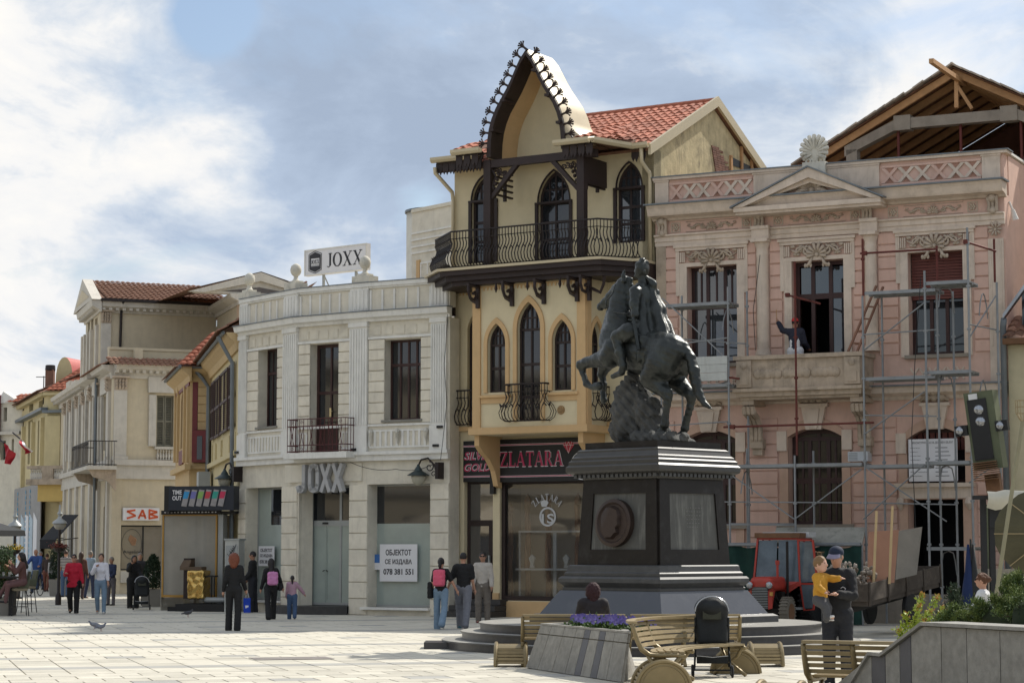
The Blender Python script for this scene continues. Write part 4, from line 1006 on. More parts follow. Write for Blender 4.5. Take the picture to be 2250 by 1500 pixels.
 for a,b in ((oL+.2,wm_[0]-.2),(wm_[1]+.2,oR-.2)):
  h=H(1080,868,D);MB(F).box(a,b,D,D+.1,h-.07,h).build('sill_moulding',m_peach,zl);MB(F).box(a+.03,b-.05,D,D+.035,h-.22,h-.07).build('sill_apron',m_peach,zl)
  m=MB(F);xc=U(1089.6 if a < 1.5 else 1233,903,D);z=H(1160,903,D);m.lathe([(0,.05),(.05,.05),(.07,.03),(.1,.04),(.12,.0)],(xc,-D,z),12,'Y')
  for k,v in enumerate(m.v):m.v[k]=(v[0],-D-abs(v[1]+D),v[2])
  m.build('rosette',m_peach,zl)
 MB(F).box(oL-.12,oR+.08,0,D+.1,ob-.16,ob+.02).build('oriel_base',m_peach,zl)
 MB(F).box(oL+.0,oR-.0,0,D,ob-.17,ob-.16).build('oriel_soffit',m_yel,zl)
 # scalloped frieze under the balcony
 n=26;sc=MB().prism([(-.06,.12),(-.06,.0),(-.045,0),(-.04,.06),(-.02,.09),(.02,.09),(.04,.06),(.045,0),(.06,0),(.06,.12)][::-1],0,.03).me('frieze_scallop',m_peach)
 for k in range(n):mk('frieze_scallop',sc,zl,F.T @ Matrix.Translation((oL+.26+(oR-oL-.52)*k/(n-1),-D,H(1160,632,D))))
 for k in range(6):mk('frieze_scallop',sc,zl,F.T @ Matrix.Translation((.25+.12*k,0,H(1010,650,0))))
 # scroll brackets below the balcony
 for px,d,s in ((998,0,1),(1052,D+.06,1),(1127,D,1),(1197,D,1),(1270,D+.06,1),(1297,D+.06,-1)):
  x=U(px,640,d);z=slab_t-.46;m=MB(F)
  m.box(x-.05,x+.05,d,d+.09,z-.62,z);L3=lambda y,h:(x,-y,h)
  m.tube([L3(d+.5,z-.02),L3(d+.52,z-.2),L3(d+.42,z-.38),L3(d+.22,z-.42),L3(d+.12,z-.3),L3(d+.2,z-.2),L3(d+.28,z-.25)],.045,6);m.tube([L3(d+.05,z-.05),L3(d+.55,z-.03)],.05,5)
  if s < 0:
   m.tube([(x+.05,-d+.0,z-.3),(x+.3,-d,z-.42),(x+.4,-d,z-.2),(x+.42,-d,z)],.045,6)
  else:m.tube([(x-.02,-d-.03,z-.5),(x-.22,-d-.03,z-.38),(x-.30,-d-.03,z-.18),(x-.28,-d-.03,z)],.04,6)
  m.build('scroll_bracket',m_dwood,zl)
 for px in (1103,1172,1243):
  x=U(px,620,D);m=MB(F);m.tube([(x,-D-.3,slab_t-.46),(x,-D-.3,slab_t-.62),(x,-D-.3,slab_t-.72)],[.02,.05,.01],6);m.build('drop_pendant',m_dwood,zl)
 # balconettes
 b0,b1=U(1110,880,D+.25),U(1197,880,D+.25);zt_,zb_=H(1150,843,D+.25),H(1150,927,D+.1)
 railing(F,[(b0,D),(b0,D+.25),(b1,D+.25),(b1,D)],zb_,zt_,zl,r=.011,gap=.1,belly=.2,scrollrow=True,name='balconette')
 b0,b1=U(993,890,.2),U(1045,890,.2);railing(F,[(b0,0),(b0,.25),(b1,.25)],H(1020,935,.2),H(1020,858,.2),zl,gap=.1,belly=.16,name='balconette')
 b0=.35;railing(FS,[(b0,0),(b0,.15),(b0+.6,.15),(b0+.6,0)],FS.uh(1310,925)[1],FS.uh(1310,848)[1],zl,gap=.1,belly=.16,name='balconette')
 # consoles carrying the oriel
 for px in (1072,1320):
  x=U(px,1030,0);x=max(x,oL)
  P=[(D-.05,ob-.16),(D-.05,ob-.45),(D-.25,ob-.62),(D-.55,ob-.78),(D-.85,ob-1.1),(D-1.0,ob-1.5),(0,ob-1.55),(0,ob-.16)]
  V=[(x-.02,-d,h) for d,h in P]+[(x+.13,-d,h) for d,h in P];n=len(P)
  m=MB(F);m.add(V,[tuple(range(n)),tuple(range(2*n-1,n-1,-1))]+[(i,i+n,(i+1) % n+n,(i+1) % n) for i in range(n)]);m.build('oriel_console',m_peach,zl)
 # drainpipe on the left
 m=MB(F);e=H(975,360,.5)
 m.tube([(-.25,-.62,e-.1),(-.25,-.6,e-.25),(.0,-.12,e-.75),(.02,-.1,e-1.0),(.02,-.1,slab_t+.02)],.055,8)
 m.tube([(-.28,-.28,slab_t-.4),(-.28,-.28,slab_t-.75),(-.1,-.12,slab_t-1.0),(-.08,-.1,.2)],.06,8);m.build('drainpipe',m_cream_metal,zl,smooth=True)
 m=MB(F);m.tube([(W-.08,-.55,g1-.1),(W-.1,-.5,g1-.5),(W+.02-.1,-.1,g1-.75),(W-.08,-.08,g1-.9),(W-.08,-.08,slab_t)],.055,8);m.build('drainpipe',m_cream_metal,zl,smooth=True)
 m=MB(F)
 # ----- shop front
 window(zl,F,door[0]+.02,door[1]-.02,H(1050,1060),H(1050,1060)+.0+.01,-.1,m_dwood,g_dark,panes=False) if False else None
 sgb=H(1050,1058);dd=-.15
 m=MB(F);a,b=door[0],door[1];t=.09
 m.box(a,a+t,dd-.06,dd,door[2],sgb);m.box(b-t,b,dd-.06,dd,door[2],sgb);m.box(a+t,b-t,dd-.06,dd,H(1050,1155),H(1050,1142));m.box(a+t,b-t,dd-.06,dd,sgb-.06,sgb);m.box(a+t,b-t,dd-.06,dd,door[2],door[2]+.3)
 m.box(b-t-.14,b-t,dd-.05,dd-.01,door[2]+.3,H(1050,1155))
 w=m.build('door',m_dwood,zl);MB(F).box(a+t,b-t,dd-.03,dd-.02,H(1050,1142),sgb-.06).build('pane',g_refl,w);MB(F).box(a+t,b-t-.14,dd-.03,dd-.02,door[2]+.3,H(1050,1155)).build('pane',g_refl,w)
 MB(F).box(b-t-.12,b-t-.08,dd,dd+.06,door[2]+1.0,door[2]+1.3).build('door_handle',m_alu,w)
 # ground floor window with display
 a,b=shopw[0],shopw[1];t=.11;m=MB(F);z0,z1=shopw[2],H(1150,1058)
 m.box(a,a+t,dd-.08,dd+.06,z0,z1);m.box(b-t,b,dd-.08,dd+.06,z0,z1);m.box(a+t,b-t,dd-.08,dd+.06,z0,z0+.12);m.box(a+t,b-t,dd-.08,dd+.06,z1-.06,z1)
 w=m.build('shop_window',m_dwood,zl);MB(F).box(a+t,b-t,dd-.03,dd-.02,z0+.12,z1-.06).build('pane',g_thin,w)
 dz=MB(F);dz.box(a,b,-1.15,-1.1,z0,z1);dz.build('display_back',M('display_backdrop',(.50,.44,.34),.8,vary=.15,scale=1),w)
 MB(F).box(a,b,-1.1,dd-.1,z0-.02,z0+.05).build('display_floor',m_cream,w)
 MB(F).box(.1,W-.1,-D2+.4,-1.4,0,fl-.31).build('shop_interior',m_dshop,zl)
 # gathered fabric columns and white display frame
 for px in (1121,1160,1205,1270):
  x=U(px,1200,-.7);m=MB(F);zz=[z0+.05+k*(z1-z0-.65-.2*(px==1121))/9 for k in range(10)]
  for q in range(5):
   m.tube([(x+.05*math.cos(q*1.26)+.02*math.sin(3*k_+q),.7+.05*math.sin(q*1.26),z) for k_,z in enumerate(zz)],[.035+.02*math.sin(k_*1.3+q) for k_ in range(10)],5)
  m.tube([(x,.7,zz[-1]),(x,.7,zz[-1]+.12),(x,.7,zz[-1]+.3)],[.09,.12,.01],6)
  m.build('fabric_column',m_tan,w,smooth=True)
 m=MB(F);x0,x1=U(1141,1200,-.6),U(1300,1200,-.6);zt2,zm2=H(1200,1165,-.6),H(1200,1248,-.6)
 m.box(x0,x1,-.62,-.56,zt2-.05,zt2);m.box(x0,x1,-.62,-.4,zm2-.05,zm2)
 for q in (0,.48,1):x=x0+(x1-x0)*q;m.box(x,x+.05+.05*(q==.48),-.61,-.57,z0,zt2)
 m.build('display_stand',M('white_laminate',(.7,.72,.7),.4,bump=0),w)
 for px in (1170,1245):
  x=U(px,1230,-.5);m=MB(F);m.prism([(x-.07,zm2+.02),(x+.07,zm2+.02),(x+.04,zm2+.12),(x+.1,zm2+.28),(x,zm2+.38),(x-.1,zm2+.28),(x-.04,zm2+.12)],-.52,-.46);m.build('necklace_bust',M('bust_white',(.7,.72,.68),.5,bump=0),w)
 # window lettering
 x0,x1,y0,y1=F.R(1168,1080,1236,1108,dd);cx,cy=U(1202,1140,dd),H(1202,1133,dd);rr=.62
 for k,ch in enumerate('ZLATARA'):
  an=R_(138-16*k);m=MB();serif(m,ch,-.055,.055,0,.17,0,.004)
  T_=F.T @ Matrix.Translation((cx+rr*.72*math.cos(an),-dd-.0,cy+rr*.72*math.sin(an)-.02)) @ Matrix.Rotation(-(an-math.pi/2),4,'Y')
  V=[T_ @ Vector(v) for v in m.v];q=MB();q.add(V,m.f);q.build('window_letter',m_lsil,w)
 m=MB(F);c_=[(cx+.02+.26*math.cos(t_*math.pi/14),cy-.02+.26*math.sin(t_*math.pi/14)) for t_ in range(29)];i_=[(cx+.02+(u-cx-.02)*.8,cy-.02+(h-cy+.02)*.8) for u,h in c_];m.strip(i_,c_,dd,dd+.003)
 m.prism([(cx-.02-.14,cy+.25),(cx-.02,cy+.25+.0),(cx+.05,cy+.36),(cx,cy+.42),(cx-.14,cy+.42),(cx-.2,cy+.36)],dd,dd+.004);m.build('window_emblem',m_lsil,w)
 text_obj('1S',w,F.T,cx-.17,cx+.22,cy-.2,cy+.06,dd,m_lsil,.005,bold=.02,name='window_lettering')
 # signboards
 def signb(u0,u1,h0,h1,lab):
  s=MB(F).box(u0,u1,.02,.1,h0,h1).build('shop_sign',m_blk,None,Matrix.Translation(F.p((u0+u1)/2,.1,h0)));tag(s,lab,'sign')
  H_=h1-h0
  for z in (h0+H_*.13,h1-H_*.13):
   MB(F).box(u0,u1,.1,.106,z-.022,z+.022).build('sign_stripe',m_wsign,s);MB(F).box(u0,u1,.106,.110,z-.012,z+.012).build('sign_stripe',m_rasp,s)
  return s
 u0,u1=U(1018,1000,.1),U(1086,1000,.1);h0,h1=H(1050,1058,.1),H(1050,968,.1);s=signb(u0,u1,h0,h1,'black SILVER GOLD shop sign with raspberry letters over the shop door')
 for t_,a_2,b_2 in (('SILVER',.53,.73),('GOLD',.25,.45)):
  for dd_,mm_,bo in ((.1,m_wsign,.045),(.106,m_rasp,.012)):text_obj(t_,s,F.T,u0+.03,u1-.06 if t_=='SILVER' else u1-.1,h0+(h1-h0)*a_2,h0+(h1-h0)*b_2,dd_,mm_,.004,bold=bo,shear=.25)
 u0,u1=U(1098,1000,.1),shopw[1]+.05;h0,h1=H(1150,1058,.1),H(1150,964,.1);s=signb(u0,u1,h0,h1,'long black ZLATARA shop sign with raspberry serif letters and a red gemstone')
 a,b=U(1099,1020,.1),U(1237,1020,.1);H_=h1-h0
 for dd_,mm_,e in ((.1,m_wsign,.018),(.112,m_rasp,0)):
  m=MB(F);serif(m,'ZLATARA',a-e,b+e,h0+H_*.36-e,h0+H_*.70+e,.1,dd_+.006,gap=.06);m.build('sign_lettering',mm_,s)
 gx,gy=U(1250,985,.1),H(1250,984,.1);m=MB(F);g=[(-.17,.08),(-.1,.17),(.1,.17),(.17,.08),(0,-.14)];m.prism([(gx+x,gy+y) for x,y in g][::-1],.1,.118);m.build('gemstone',M('gem_red',(.45,.03,.06),.4,bump=0),s)
 m=MB(F)
 for p_,q_ in (((-.17,.08),(.17,.08)),((-.1,.17),(0,-.14)),((.1,.17),(0,-.14)),((-.05,.08),(0,.17)),((.05,.08),(0,.17))):m.tube([(gx+p_[0],-.119,gy+p_[1]),(gx+q_[0],-.119,gy+q_[1])],.006,4)
 m.build('gem_facet',m_wsign,s)
 cx,cy=U(1281,1018,.1),H(1281,1022,.1);m=MB(F)
 for r0,r1 in ((.36,.38),(.27,.285)):
  m.strip([(cx+r0*math.cos(t_*math.pi/16),cy+r0*math.sin(t_*math.pi/16)) for t_ in range(33)],[(cx+r1*math.cos(t_*math.pi/16),cy+r1*math.sin(t_*math.pi/16)) for t_ in range(33)],.1,.112)
 m.build('round_emblem',m_wsign,s);text_obj('1S',s,F.T,cx-.26,cx+.24,cy-.28,cy+.2,.113,m_rasp,.004,bold=.03)
 MB(F).box(U(1083,1050),U(1092,1050),.04,.16,H(1088,1085),H(1088,1035)).build('alarm_box',m_blk,zl)
 # entrance steps
 for k in range(3):
  MB(F).box(U(990,1350,.5)-.0+k*.05,U(1094,1350,.5),.0,.95-.28*k,.01+.155*k,.155*(k+1)).build('step',m_dstone,zl)
m_cream_metal=M('cream_painted_metal',(.54,.455,.30),.42,.1,vary=.08,scale=1,bump=.1,bscale=2)
m_rasp=M('raspberry_paint',(.42,.03,.09),.5,vary=0,bump=0)
m_lsil=M('silver_window_vinyl',(.5,.5,.5),.5,vary=0,bump=0)
m_tan=M('tan_satin',(.36,.20,.11),.5,vary=.2,bump=0)
m_dshop=M('dim_shop_wall',(.3,.27,.22),.9,vary=.2,bump=0)
g_refl=glass('reflecting_shop_glass',(.05,.045,.04),.03,wav=.03,ior=2.4)
build_zlatara()
# ================================================================== pink town house with scaffolding
FP=Fr((3.78,56.86),(12.02,52.74))
pk=empty('town_house',(8,55,0),'pink stucco town house with central pediment, shell finial and columned upper storey','building')
def build_pink():
 F=FP;W=F.W;U=lambda px,py=600,d=0:F.uh(px,py,d)[0];H=lambda y,px=2000,d=0:F.uh(px,y,d)[1]
 cap,lat1,lat0,fl=H(347),H(361),H(402),H(415);cb,fr1,fr0,ar1,ar0=H(440),H(449),H(474),H(480),H(506)
 sc1,sc0=H(847),H(878)   # string course between the storeys
 wl,wm_,wr=F.R(1510,587,1622,797),F.R(1740,575,1858,850),F.R(1995,556,2120,776)
 gl,gm,gr=F.R(1503,943,1619,1150),F.R(1732,941,1853,1151),F.R(1994,940,2123,1060)
 dr=F.R(1996,1097,2121,1260);dr=(dr[0],dr[1],0.0,dr[3]);gl=(gm[0]-(wm_[0]-wl[0])*1.0-.05,gl[1],gm[2],gm[3]);gl=(gl[1]-(gm[1]-gm[0]),gl[1],gm[2],gm[3])
 wm_=(wm_[0],wm_[1],H(850,1800),wm_[3])
 up=[wl,wm_,wr];gg=[(*gl,'segment',.22),(*gm,'segment',.22),(*gr,'segment',.28),dr]
 wall(MB(F),0,W,sc0,cb,-.45,0,up).build('wall',m_pink,pk);wall(MB(F),0,W,0,sc0,-.45,0,gg).build('wall',m_pink,pk)
 m=MB(F);m.box(W-.4,W,-9,-.45,0,cap-.05);m.build('side_wall',m_pink,pk);MB(F).box(0,W,-9,-8.7,0,cb).build('rear_wall',m_pink,pk)
 MB(F).box(.05,W-.4,-8.7,-.45,fl-.4,fl-.1).build('flat_roof',m_conc,pk);MB(F).box(.05,W-.4,-8.7,-.45,sc1-.3,sc1).build('floor',m_blk,pk);MB(F).box(0,.05,-8.7,-.45,0,fl-.1).build('party_wall',m_conc,pk)
 MB(F).box(W-.45,W+.05,-9,-.2,cap-.02,cap+.04).build('coping',m_white,pk)
 # masonry courses
 cols=[U(1664),U(1691),U(1902),U(1929)]
 ce=.26
 zones=[(.02,W-.42)]
 opsu=[(a-ce,b+ce,c-.6,d+.7) for a,b,c,d in up]+[(cols[0]-.02,cols[1]+.02,0,99),(cols[2]-.02,cols[3]+.02,0,99)]
 blocks(pk,F,.02,W-.42,H(780),ar0-.02,10,.03,m_pblk,ops=opsu,gap=.035)
 opsg=[(a-ce-.02,b+ce+.02,-1,99) for a,b,c,d in (gl,gm,gr)]
 blocks(pk,F,.02,W-.06,.75,sc0-.35,13,.03,m_pblk,ops=opsg,gap=.03)
 # upper windows with eared casings
 for k,(a,b,c,d) in enumerate(up):
  if k==0:w=window(pk,F,a,b,c,d,-.3,m_wfr,g_sky,(.30,.70),(.60,),.09,.08,.09,subbar=(.15,.5,.85),subtop=True)
  elif k==1:
   w=window(pk,F,a,b,c,d,-.3,m_wfr,g_sky,(.30,.70),(.74,),.10,.08,.10,panes=False)
   iu0,iu1=a+.1,b-.1;hz=c+.1+(d-.1-c-.1)*.74
   for q0,q1,lo,hi in ((0,.3,hz,d-.1),(.3,.7,hz,d-.1),(.7,1,hz,d-.1),(.7,1,c+.1,hz)):MB(F).box(iu0+(iu1-iu0)*q0+.03,iu0+(iu1-iu0)*q1-.03,-.345,-.335,lo+.04,hi-.04).build('pane',g_sky,w)
   MB(F).box(iu0+.05,iu0+.55,-.9,-.3,c,hz).build('open_casement',m_wfr,w) if False else None
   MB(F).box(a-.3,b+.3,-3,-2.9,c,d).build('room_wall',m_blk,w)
  else:
   w=window(pk,F,a,b,c,d,-.3,m_wfr,g_dark,(.33,.66),(),.09,.08,.09)
   zs=H(655,2060);n=16
   for q in range(n):MB(F).box(a+.03,b-.03,-.24,-.21,zs+(d-zs)*q/n+.004,zs+(d-zs)*(q+1)/n-.008).build('shutter_slat',m_maroon2,w)
  m=MB(F);t=.2
  m.box(a-t,a,0,.05,c-.05,d);m.box(b,b+t,0,.05,c-.05,d);m.box(a-t,b+t,0,.055,d,d+.1)
  for s,x in ((-1,a-t),(1,b+t)):m.box(x-.1 if s < 0 else x,x if s < 0 else x+.1,0,.06,d-.75,d+.42)
  m.build('window_casing',m_ptrim,pk)
  m=MB(F);m.box(a-t-.14,b+t+.14,0,.13,d+.50,d+.57);m.box(a-t-.1,b+t+.1,0,.09,d+.42,d+.50);m.build('window_cornice',m_ptrim,pk)
  for s,x in ((-1,a-t-.02),(1,b+t-.16)):
   m=MB(F)
   for q in range(4):m.box(x+.05*q,x+.05*q+.03,.06,.085,d+.12,d+.38)
   m.build('fluted_block',m_ptrim,pk)
  m=MB(F);scrolls(m,(a+b)/2,d+.26,(b-a)*1.02,.50,.06,True);m.build('relief',m_porn if k else m_pdirt,pk,smooth=True)
  if k !=1:
   m=MB(F);m.box(a-.1,b+.1,-.28,.12,c-.09,c);m.build('window_sill',m_conc,pk)
   for q in range(6):
    x0=a+(b-a)*q/6+.02;x1=a+(b-a)*(q+1)/6-.02;z0,z1=c-.62,c-.32;m=MB(F)
    for p_ in (((x0,z0),(x1,z1)),((x0,z1),(x1,z0))):m.tube([(p_[0][0],-.01,p_[0][1]),(p_[1][0],-.01,p_[1][1])],.03,4)
    m.build('cross_panel',m_ptrim,pk)
 # half columns, end pilasters
 for i in (0,2):
  x0,x1=cols[i],cols[i+1];c=(x0+x1)/2;r=(x1-x0)/2;z0,z1=H(780,1680)-.02,ar0-.02
  m=MB(F);m.lathe([(r*1.25,z0),(r*1.25,z0+.08),(r*1.08,z0+.12),(r*1.02,z0+.18),(r,z0+.22),(r*.93,z1-.4),(r*1.0,z1-.36),(r*.94,z1-.32),(r*.94,z1-.2),(r*1.15,z1-.12),(r*1.2,z1-.06)],(c,-.06,0),20);m.box(c-r*1.35,c+r*1.35,0,.36,z1-.06,z1+.02)
  m.build('column',m_ptrim,pk,auto=40)
  m=MB(F);m.box(c-r*1.4,c+r*1.4,0,.24,ar0,ar1+.02);m.box(c-r*1.45,c+r*1.45,0,.28,ar1-.04,ar1+.04);m.build('entablature_block',m_ptrim,pk)
 for x0,x1 in ((W-.42,W-.04),):
  m=MB(F);m.box(x0,x1,0,.05,sc1,H(525,2180));m.box(x0+.05,x0+.08,.05,.07,sc1+.9,H(530,2180));m.box(x1-.08,x1-.05,.05,.07,sc1+.9,H(530,2180));m.build('pilaster',m_ptrim,pk)
  m=MB(F);shell(m,(x0+x1)/2,H(505,2180),.2,.06,9,-160,160);m.build('shell_ornament',m_porn,pk,smooth=True)
 m=MB(F);m.box(.02,.3,0,.05,sc1,H(525,1450));m.build('pilaster',m_pdirt,pk)
 # consoles of the frieze
 for px in (1448,1667,1904,2180):
  x=U(px,460)+(.05 if px > 1500 else .15);x=min(x,W-.22);m=MB(F);L3=lambda d,h:(x,-d,h);z1=cb-.02;z0=ar1-.05
  for s in (-.09,0,.09):m.tube([(x+s,-.1,z1),(x+s,-.2,z1-.12),(x+s,-.12,(z0+z1)/2),(x+s,-.16,z0+.1),(x+s,-.06,z0)],[.045,.06,.04,.055,.02],6)
  m.ball((x,-.2,z1-.1),.1,8,6);m.ball((x,-.14,z0+.08),.09,8,6);m.build('frieze_console',m_porn,pk,smooth=True)
 # entablature
 def band(prof,name,mat,u0=0,u1=W,side=True):
  m=MB(F);m.profile(prof,u0,u1+(.0));m.build(name,mat,pk)
 band([(0,ar0),(.06,ar0),(.06,ar0+.1),(.09,ar0+.12),(.09,ar1-.06),(.15,ar1-.04),(.15,ar1),(0,ar1)],'architrave',m_ptrim)
 MB(F).box(0,W,0,.03,ar1,fr1).build('frieze',m_pink,pk)
 band([(0,fr1),(.1,fr1+.02),(.14,fr1+.06),(.3,fr1+.1),(.42,cb),(.45,cb+.05),(.5,cb+.18),(.55,fl-.02),(0,fl-.02)],'cornice',m_ptrim,-.05,W+.06)
 MB(F).box(-.1,W+.12,-.02,.62,fl-.018,fl+.02).build('flashing',m_zinc,pk)
 # frieze ornaments between the consoles
 Z=(ar1+fr1)/2;hF=(fr1-ar1)
 def rosette(px):
  x=U(px,460);m=MB(F);s=hF*.36;m.box(x-s,x+s,.03,.045,Z-s,Z-s+.03);m.box(x-s,x+s,.03,.045,Z+s-.03,Z+s);m.box(x-s,x-s+.03,.03,.046,Z-s+.03,Z+s-.03);m.box(x+s-.03,x+s,.03,.046,Z-s+.03,Z+s-.03)
  for k in range(6):m.ball((x+s*.45*math.cos(k*1.047),-.05,Z+s*.45*math.sin(k*1.047)),s*.28,6,4)
  m.ball((x,-.06,Z),s*.25,6,4);m.build('rosette',m_porn,pk,smooth=False)
 for px in (1486,1641,1711,1880,1963,2138):rosette(px)
 for a,b,mt in ((1508,1622,m_pdirt),(1732,1858,m_porn),(1986,2117,m_porn)):
  x0,x1=U(a,460),U(b,460);m=MB(F);scrolls(m,(x0+x1)/2,Z,(x1-x0)*.95,hF*.75,.05);m.box(x0,x1,.03,.04,Z-hF*.4,Z-hF*.36);m.box(x0,x1,.03,.04,Z+hF*.36,Z+hF*.4);m.build('relief',mt,pk,smooth=True)
 # parapet with cross lattice
 m=MB(F);m.box(0,W,-.35,0,fl+.02,cap-.06);m.build('parapet',m_pink,pk)
 MB(F).box(-.05,W+.1,-.4,.1,cap-.07,cap).build('parapet_coping',m_ptrim,pk);MB(F).box(-.08,W+.14,-.42,.13,cap,cap+.03).build('flashing',m_zinc,pk)
 for a,b in ((1440,1470),(1657,1763),(1819,1933),(2159,2199)):
  x0,x1=max(0,U(a,400)),min(W,U(b,400));m=MB(F);m.box(x0,x1,0,.05,fl+.02,cap-.12);m.box(x0-.03,x1+.02,.0,.07,cap-.12,cap-.07);m.build('parapet_pier',m_ptrim,pk)
 for a,b in ((1472,1653),(1938,2157)):
  x0,x1=U(a,400),U(b,400);n=6
  for k in range(n):
   y0=x0+(x1-x0)*(k+.08)/n;y1=x0+(x1-x0)*(k+.92)/n;z0,z1=lat0+.03,lat1-.06;m=MB(F);w=.05
   for p in (((y0,z0),(y1,z1)),((y0,z1),(y1,z0))):
    (ax,az),(bx,bz)=p;s=1 if bz > az else -1
    m.prism([(ax-w,az),(ax+w,az),(bx+w,bz),(bx-w,bz)][::s],-.0,.045+.003*s)
   m.build('lattice_cross',m_ptrim if k % 3 else m_pink,pk)
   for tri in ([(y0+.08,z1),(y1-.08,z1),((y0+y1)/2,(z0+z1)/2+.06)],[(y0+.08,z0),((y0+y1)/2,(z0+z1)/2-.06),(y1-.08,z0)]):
    MB(F).prism(tri,.0,.004).build('lattice_shade',m_pshade,pk)
  m=MB(F);m.box(x0,x1,0,.04,lat0-.04,lat0+.02);m.box(x0,x1,0,.04,lat1-.05,lat1+.0);m.build('lattice_rail',m_pink,pk)
 # pediment
 pu0,pu1=U(1615,450,.55),U(1938,430,.55);pb=fl-.18;D0=.55;ax_,az_=U(1772,364,.8),H(366,1772,.8);pu0=max(pu0,0)
 m=MB(F);m.prism([(pu0+.25,pb),(pu1-.25,pb),(ax_,az_-.25)],0,.35);m.build('tympanum',m_pink,pk)
 m=MB(F);t=.16
 m.box(pu0,pu1,0,D0+.12,pb-.2,pb-.08);m.box(pu0+.03,pu1-.03,0,D0+.05,pb-.27,pb-.2)
 for s,e in ((1,pu0),(-1,pu1)):
  m.prism([(e,pb-.08),(e+s*.25,pb-.08),(ax_,az_-t*1.6),(ax_,az_)][::s],.0,D0+.15)
  m.prism([(e+s*.28,pb+.0),(e+s*.5,pb+.0),(ax_,az_-t*2.3),(ax_,az_-t*1.6)][::s],.0,D0+.02)
 m.build('pediment',m_ptrim,pk)
 for s,e in ((1,pu0),(-1,pu1)):
  m=MB(F);m.add([(e-s*.08,-D0-.2,pb-.06),(ax_,-D0-.2,az_+.04),(ax_,.25,az_+.06),(e-s*.08,.2,pb+.0),(e-s*.08,-D0-.2,pb-.1),(ax_,-D0-.2,az_),(ax_,.25,az_+.0),(e-s*.08,.2,pb-.05)],[(0,1,2,3),(4,7,6,5),(0,4,5,1),(3,2,6,7),(0,3,7,4)]);m.build('pediment_flashing',m_zinc,pk)
 m=MB(F);shell(m,(pu0+pu1)/2+.05,pb+.27,.42,.36,9,0,180)
 for s in (-1,1):
  cx=(pu0+pu1)/2+.05;m.tube([(cx+s*.1,-.38,pb+.2),(cx+s*.35,-.42,pb+.22),(cx+s*.55,-.4,pb+.1),(cx+s*.85,-.38,pb+.12)],[.05,.08,.06,.03],6)
  for q in range(4):m.ball((cx+s*(.25+.17*q),-.4,pb+.16-.02*q),.07,6,4,(1.3,.6,.8))
 m.build('relief',m_porn,pk,smooth=True)
 # shell finial
 fx=U(1790,350,.1);fz=H(361,1790,.1);m=MB(F);m.box(fx-.3,fx+.3,-.15,.2,cap-.3,fz+.05);m.lathe([(.0,-.06),(.30,-.06),(.33,0),(.30,.06),(.0,.06)],(fx,-.05,fz+.38),20,'Y')
 for k,v in enumerate(m.v):
  pass
 for k in range(13):
  a=R_(-40+260*k/12);m.tube([(fx+.1*math.cos(a),-.1,fz+.32+.1*math.sin(a)),(fx+.28*math.cos(a),-.17,fz+.36+.28*math.sin(a)),(fx+.36*math.cos(a),-.1,fz+.38+.36*math.sin(a))],[.03,.05,.06],6)
 for s in (-1,1):spiral(m,fx+s*.14,fz+.08,.12,.12,1.2,s,0,.035)
 m.build('shell_finial',m_urn,pk,auto=50)
 # string course and balcony
 band([(0,sc0),(.06,sc0),(.1,sc0+.08),(.28,sc0+.16),(.3,sc1-.03),(0,sc1-.03)],'string_course',m_ptrim)
 MB(F).box(0,W+.02,0,.36,sc1-.028,sc1+.01).build('flashing',m_zinc,pk)
 b0,b1=U(1618,850,1.0),U(1893,850,1.0);bt,bs=H(778,1745,1.0),H(851,1745,1.0);bd=H(875,1745,1.0)
 MB(F).box(b0-.05,b1+.05,0,1.15,bs-.08,bs).build('balcony_slab',m_pdirt,pk);m=MB(F);m.box(b0+.0,b1-.0,0,1.05,bs-.2,bs-.08);m.box(b0+.08,b1-.08,0,.95,bd,bs-.2);m.build('slab_moulding',m_pdirt,pk)
 m=MB(F);m.box(b0,b1,.85,1.0,bs,bt-.1);m.build('balcony_front',m_pdirt,pk);MB(F).box(b0,b0+.15,0,.85,bs,bt-.1).build('balcony_side',m_pdirt,pk);MB(F).box(b1-.15,b1,0,.85,bs,bt-.1).build('balcony_side',m_pdirt,pk)
 m=MB(F);m.box(b0-.06,b1+.06,.8,1.08,bt-.1,bt);m.box(b0-.06,b0+.2,0,.8,bt-.1,bt);m.box(b1-.2,b1+.06,0,.8,bt-.1,bt);m.build('balcony_rail',m_pdirt,pk)
 for x in (b0+.02,b1-.42):
  m=MB(F);m.box(x,x+.4,1.0,1.06,bs+.04,bt-.12);m.ball((x+.2,-1.06,bt-.25),.09,8,6,(1,.5,1));m.box(x+.08,x+.32,1.06,1.08,bs+.1,bs+.35);m.build('balcony_pier',m_pdirt,pk)
 n=3
 for k in range(n):
  x0=b0+.5+(b1-b0-1.0)*k/n;x1=b0+.5+(b1-b0-1.0)*(k+1)/n-.08;m=MB(F);zc=(bs+bt-.1)/2
  for q in range(5):m.ball((x0+(x1-x0)*(q+.5)/5,-1.0,zc+.02*math.sin(q*3)),.11,8,5,(1.1,.5,1.2))
  m.build('relief',m_pdirt,pk,smooth=True)
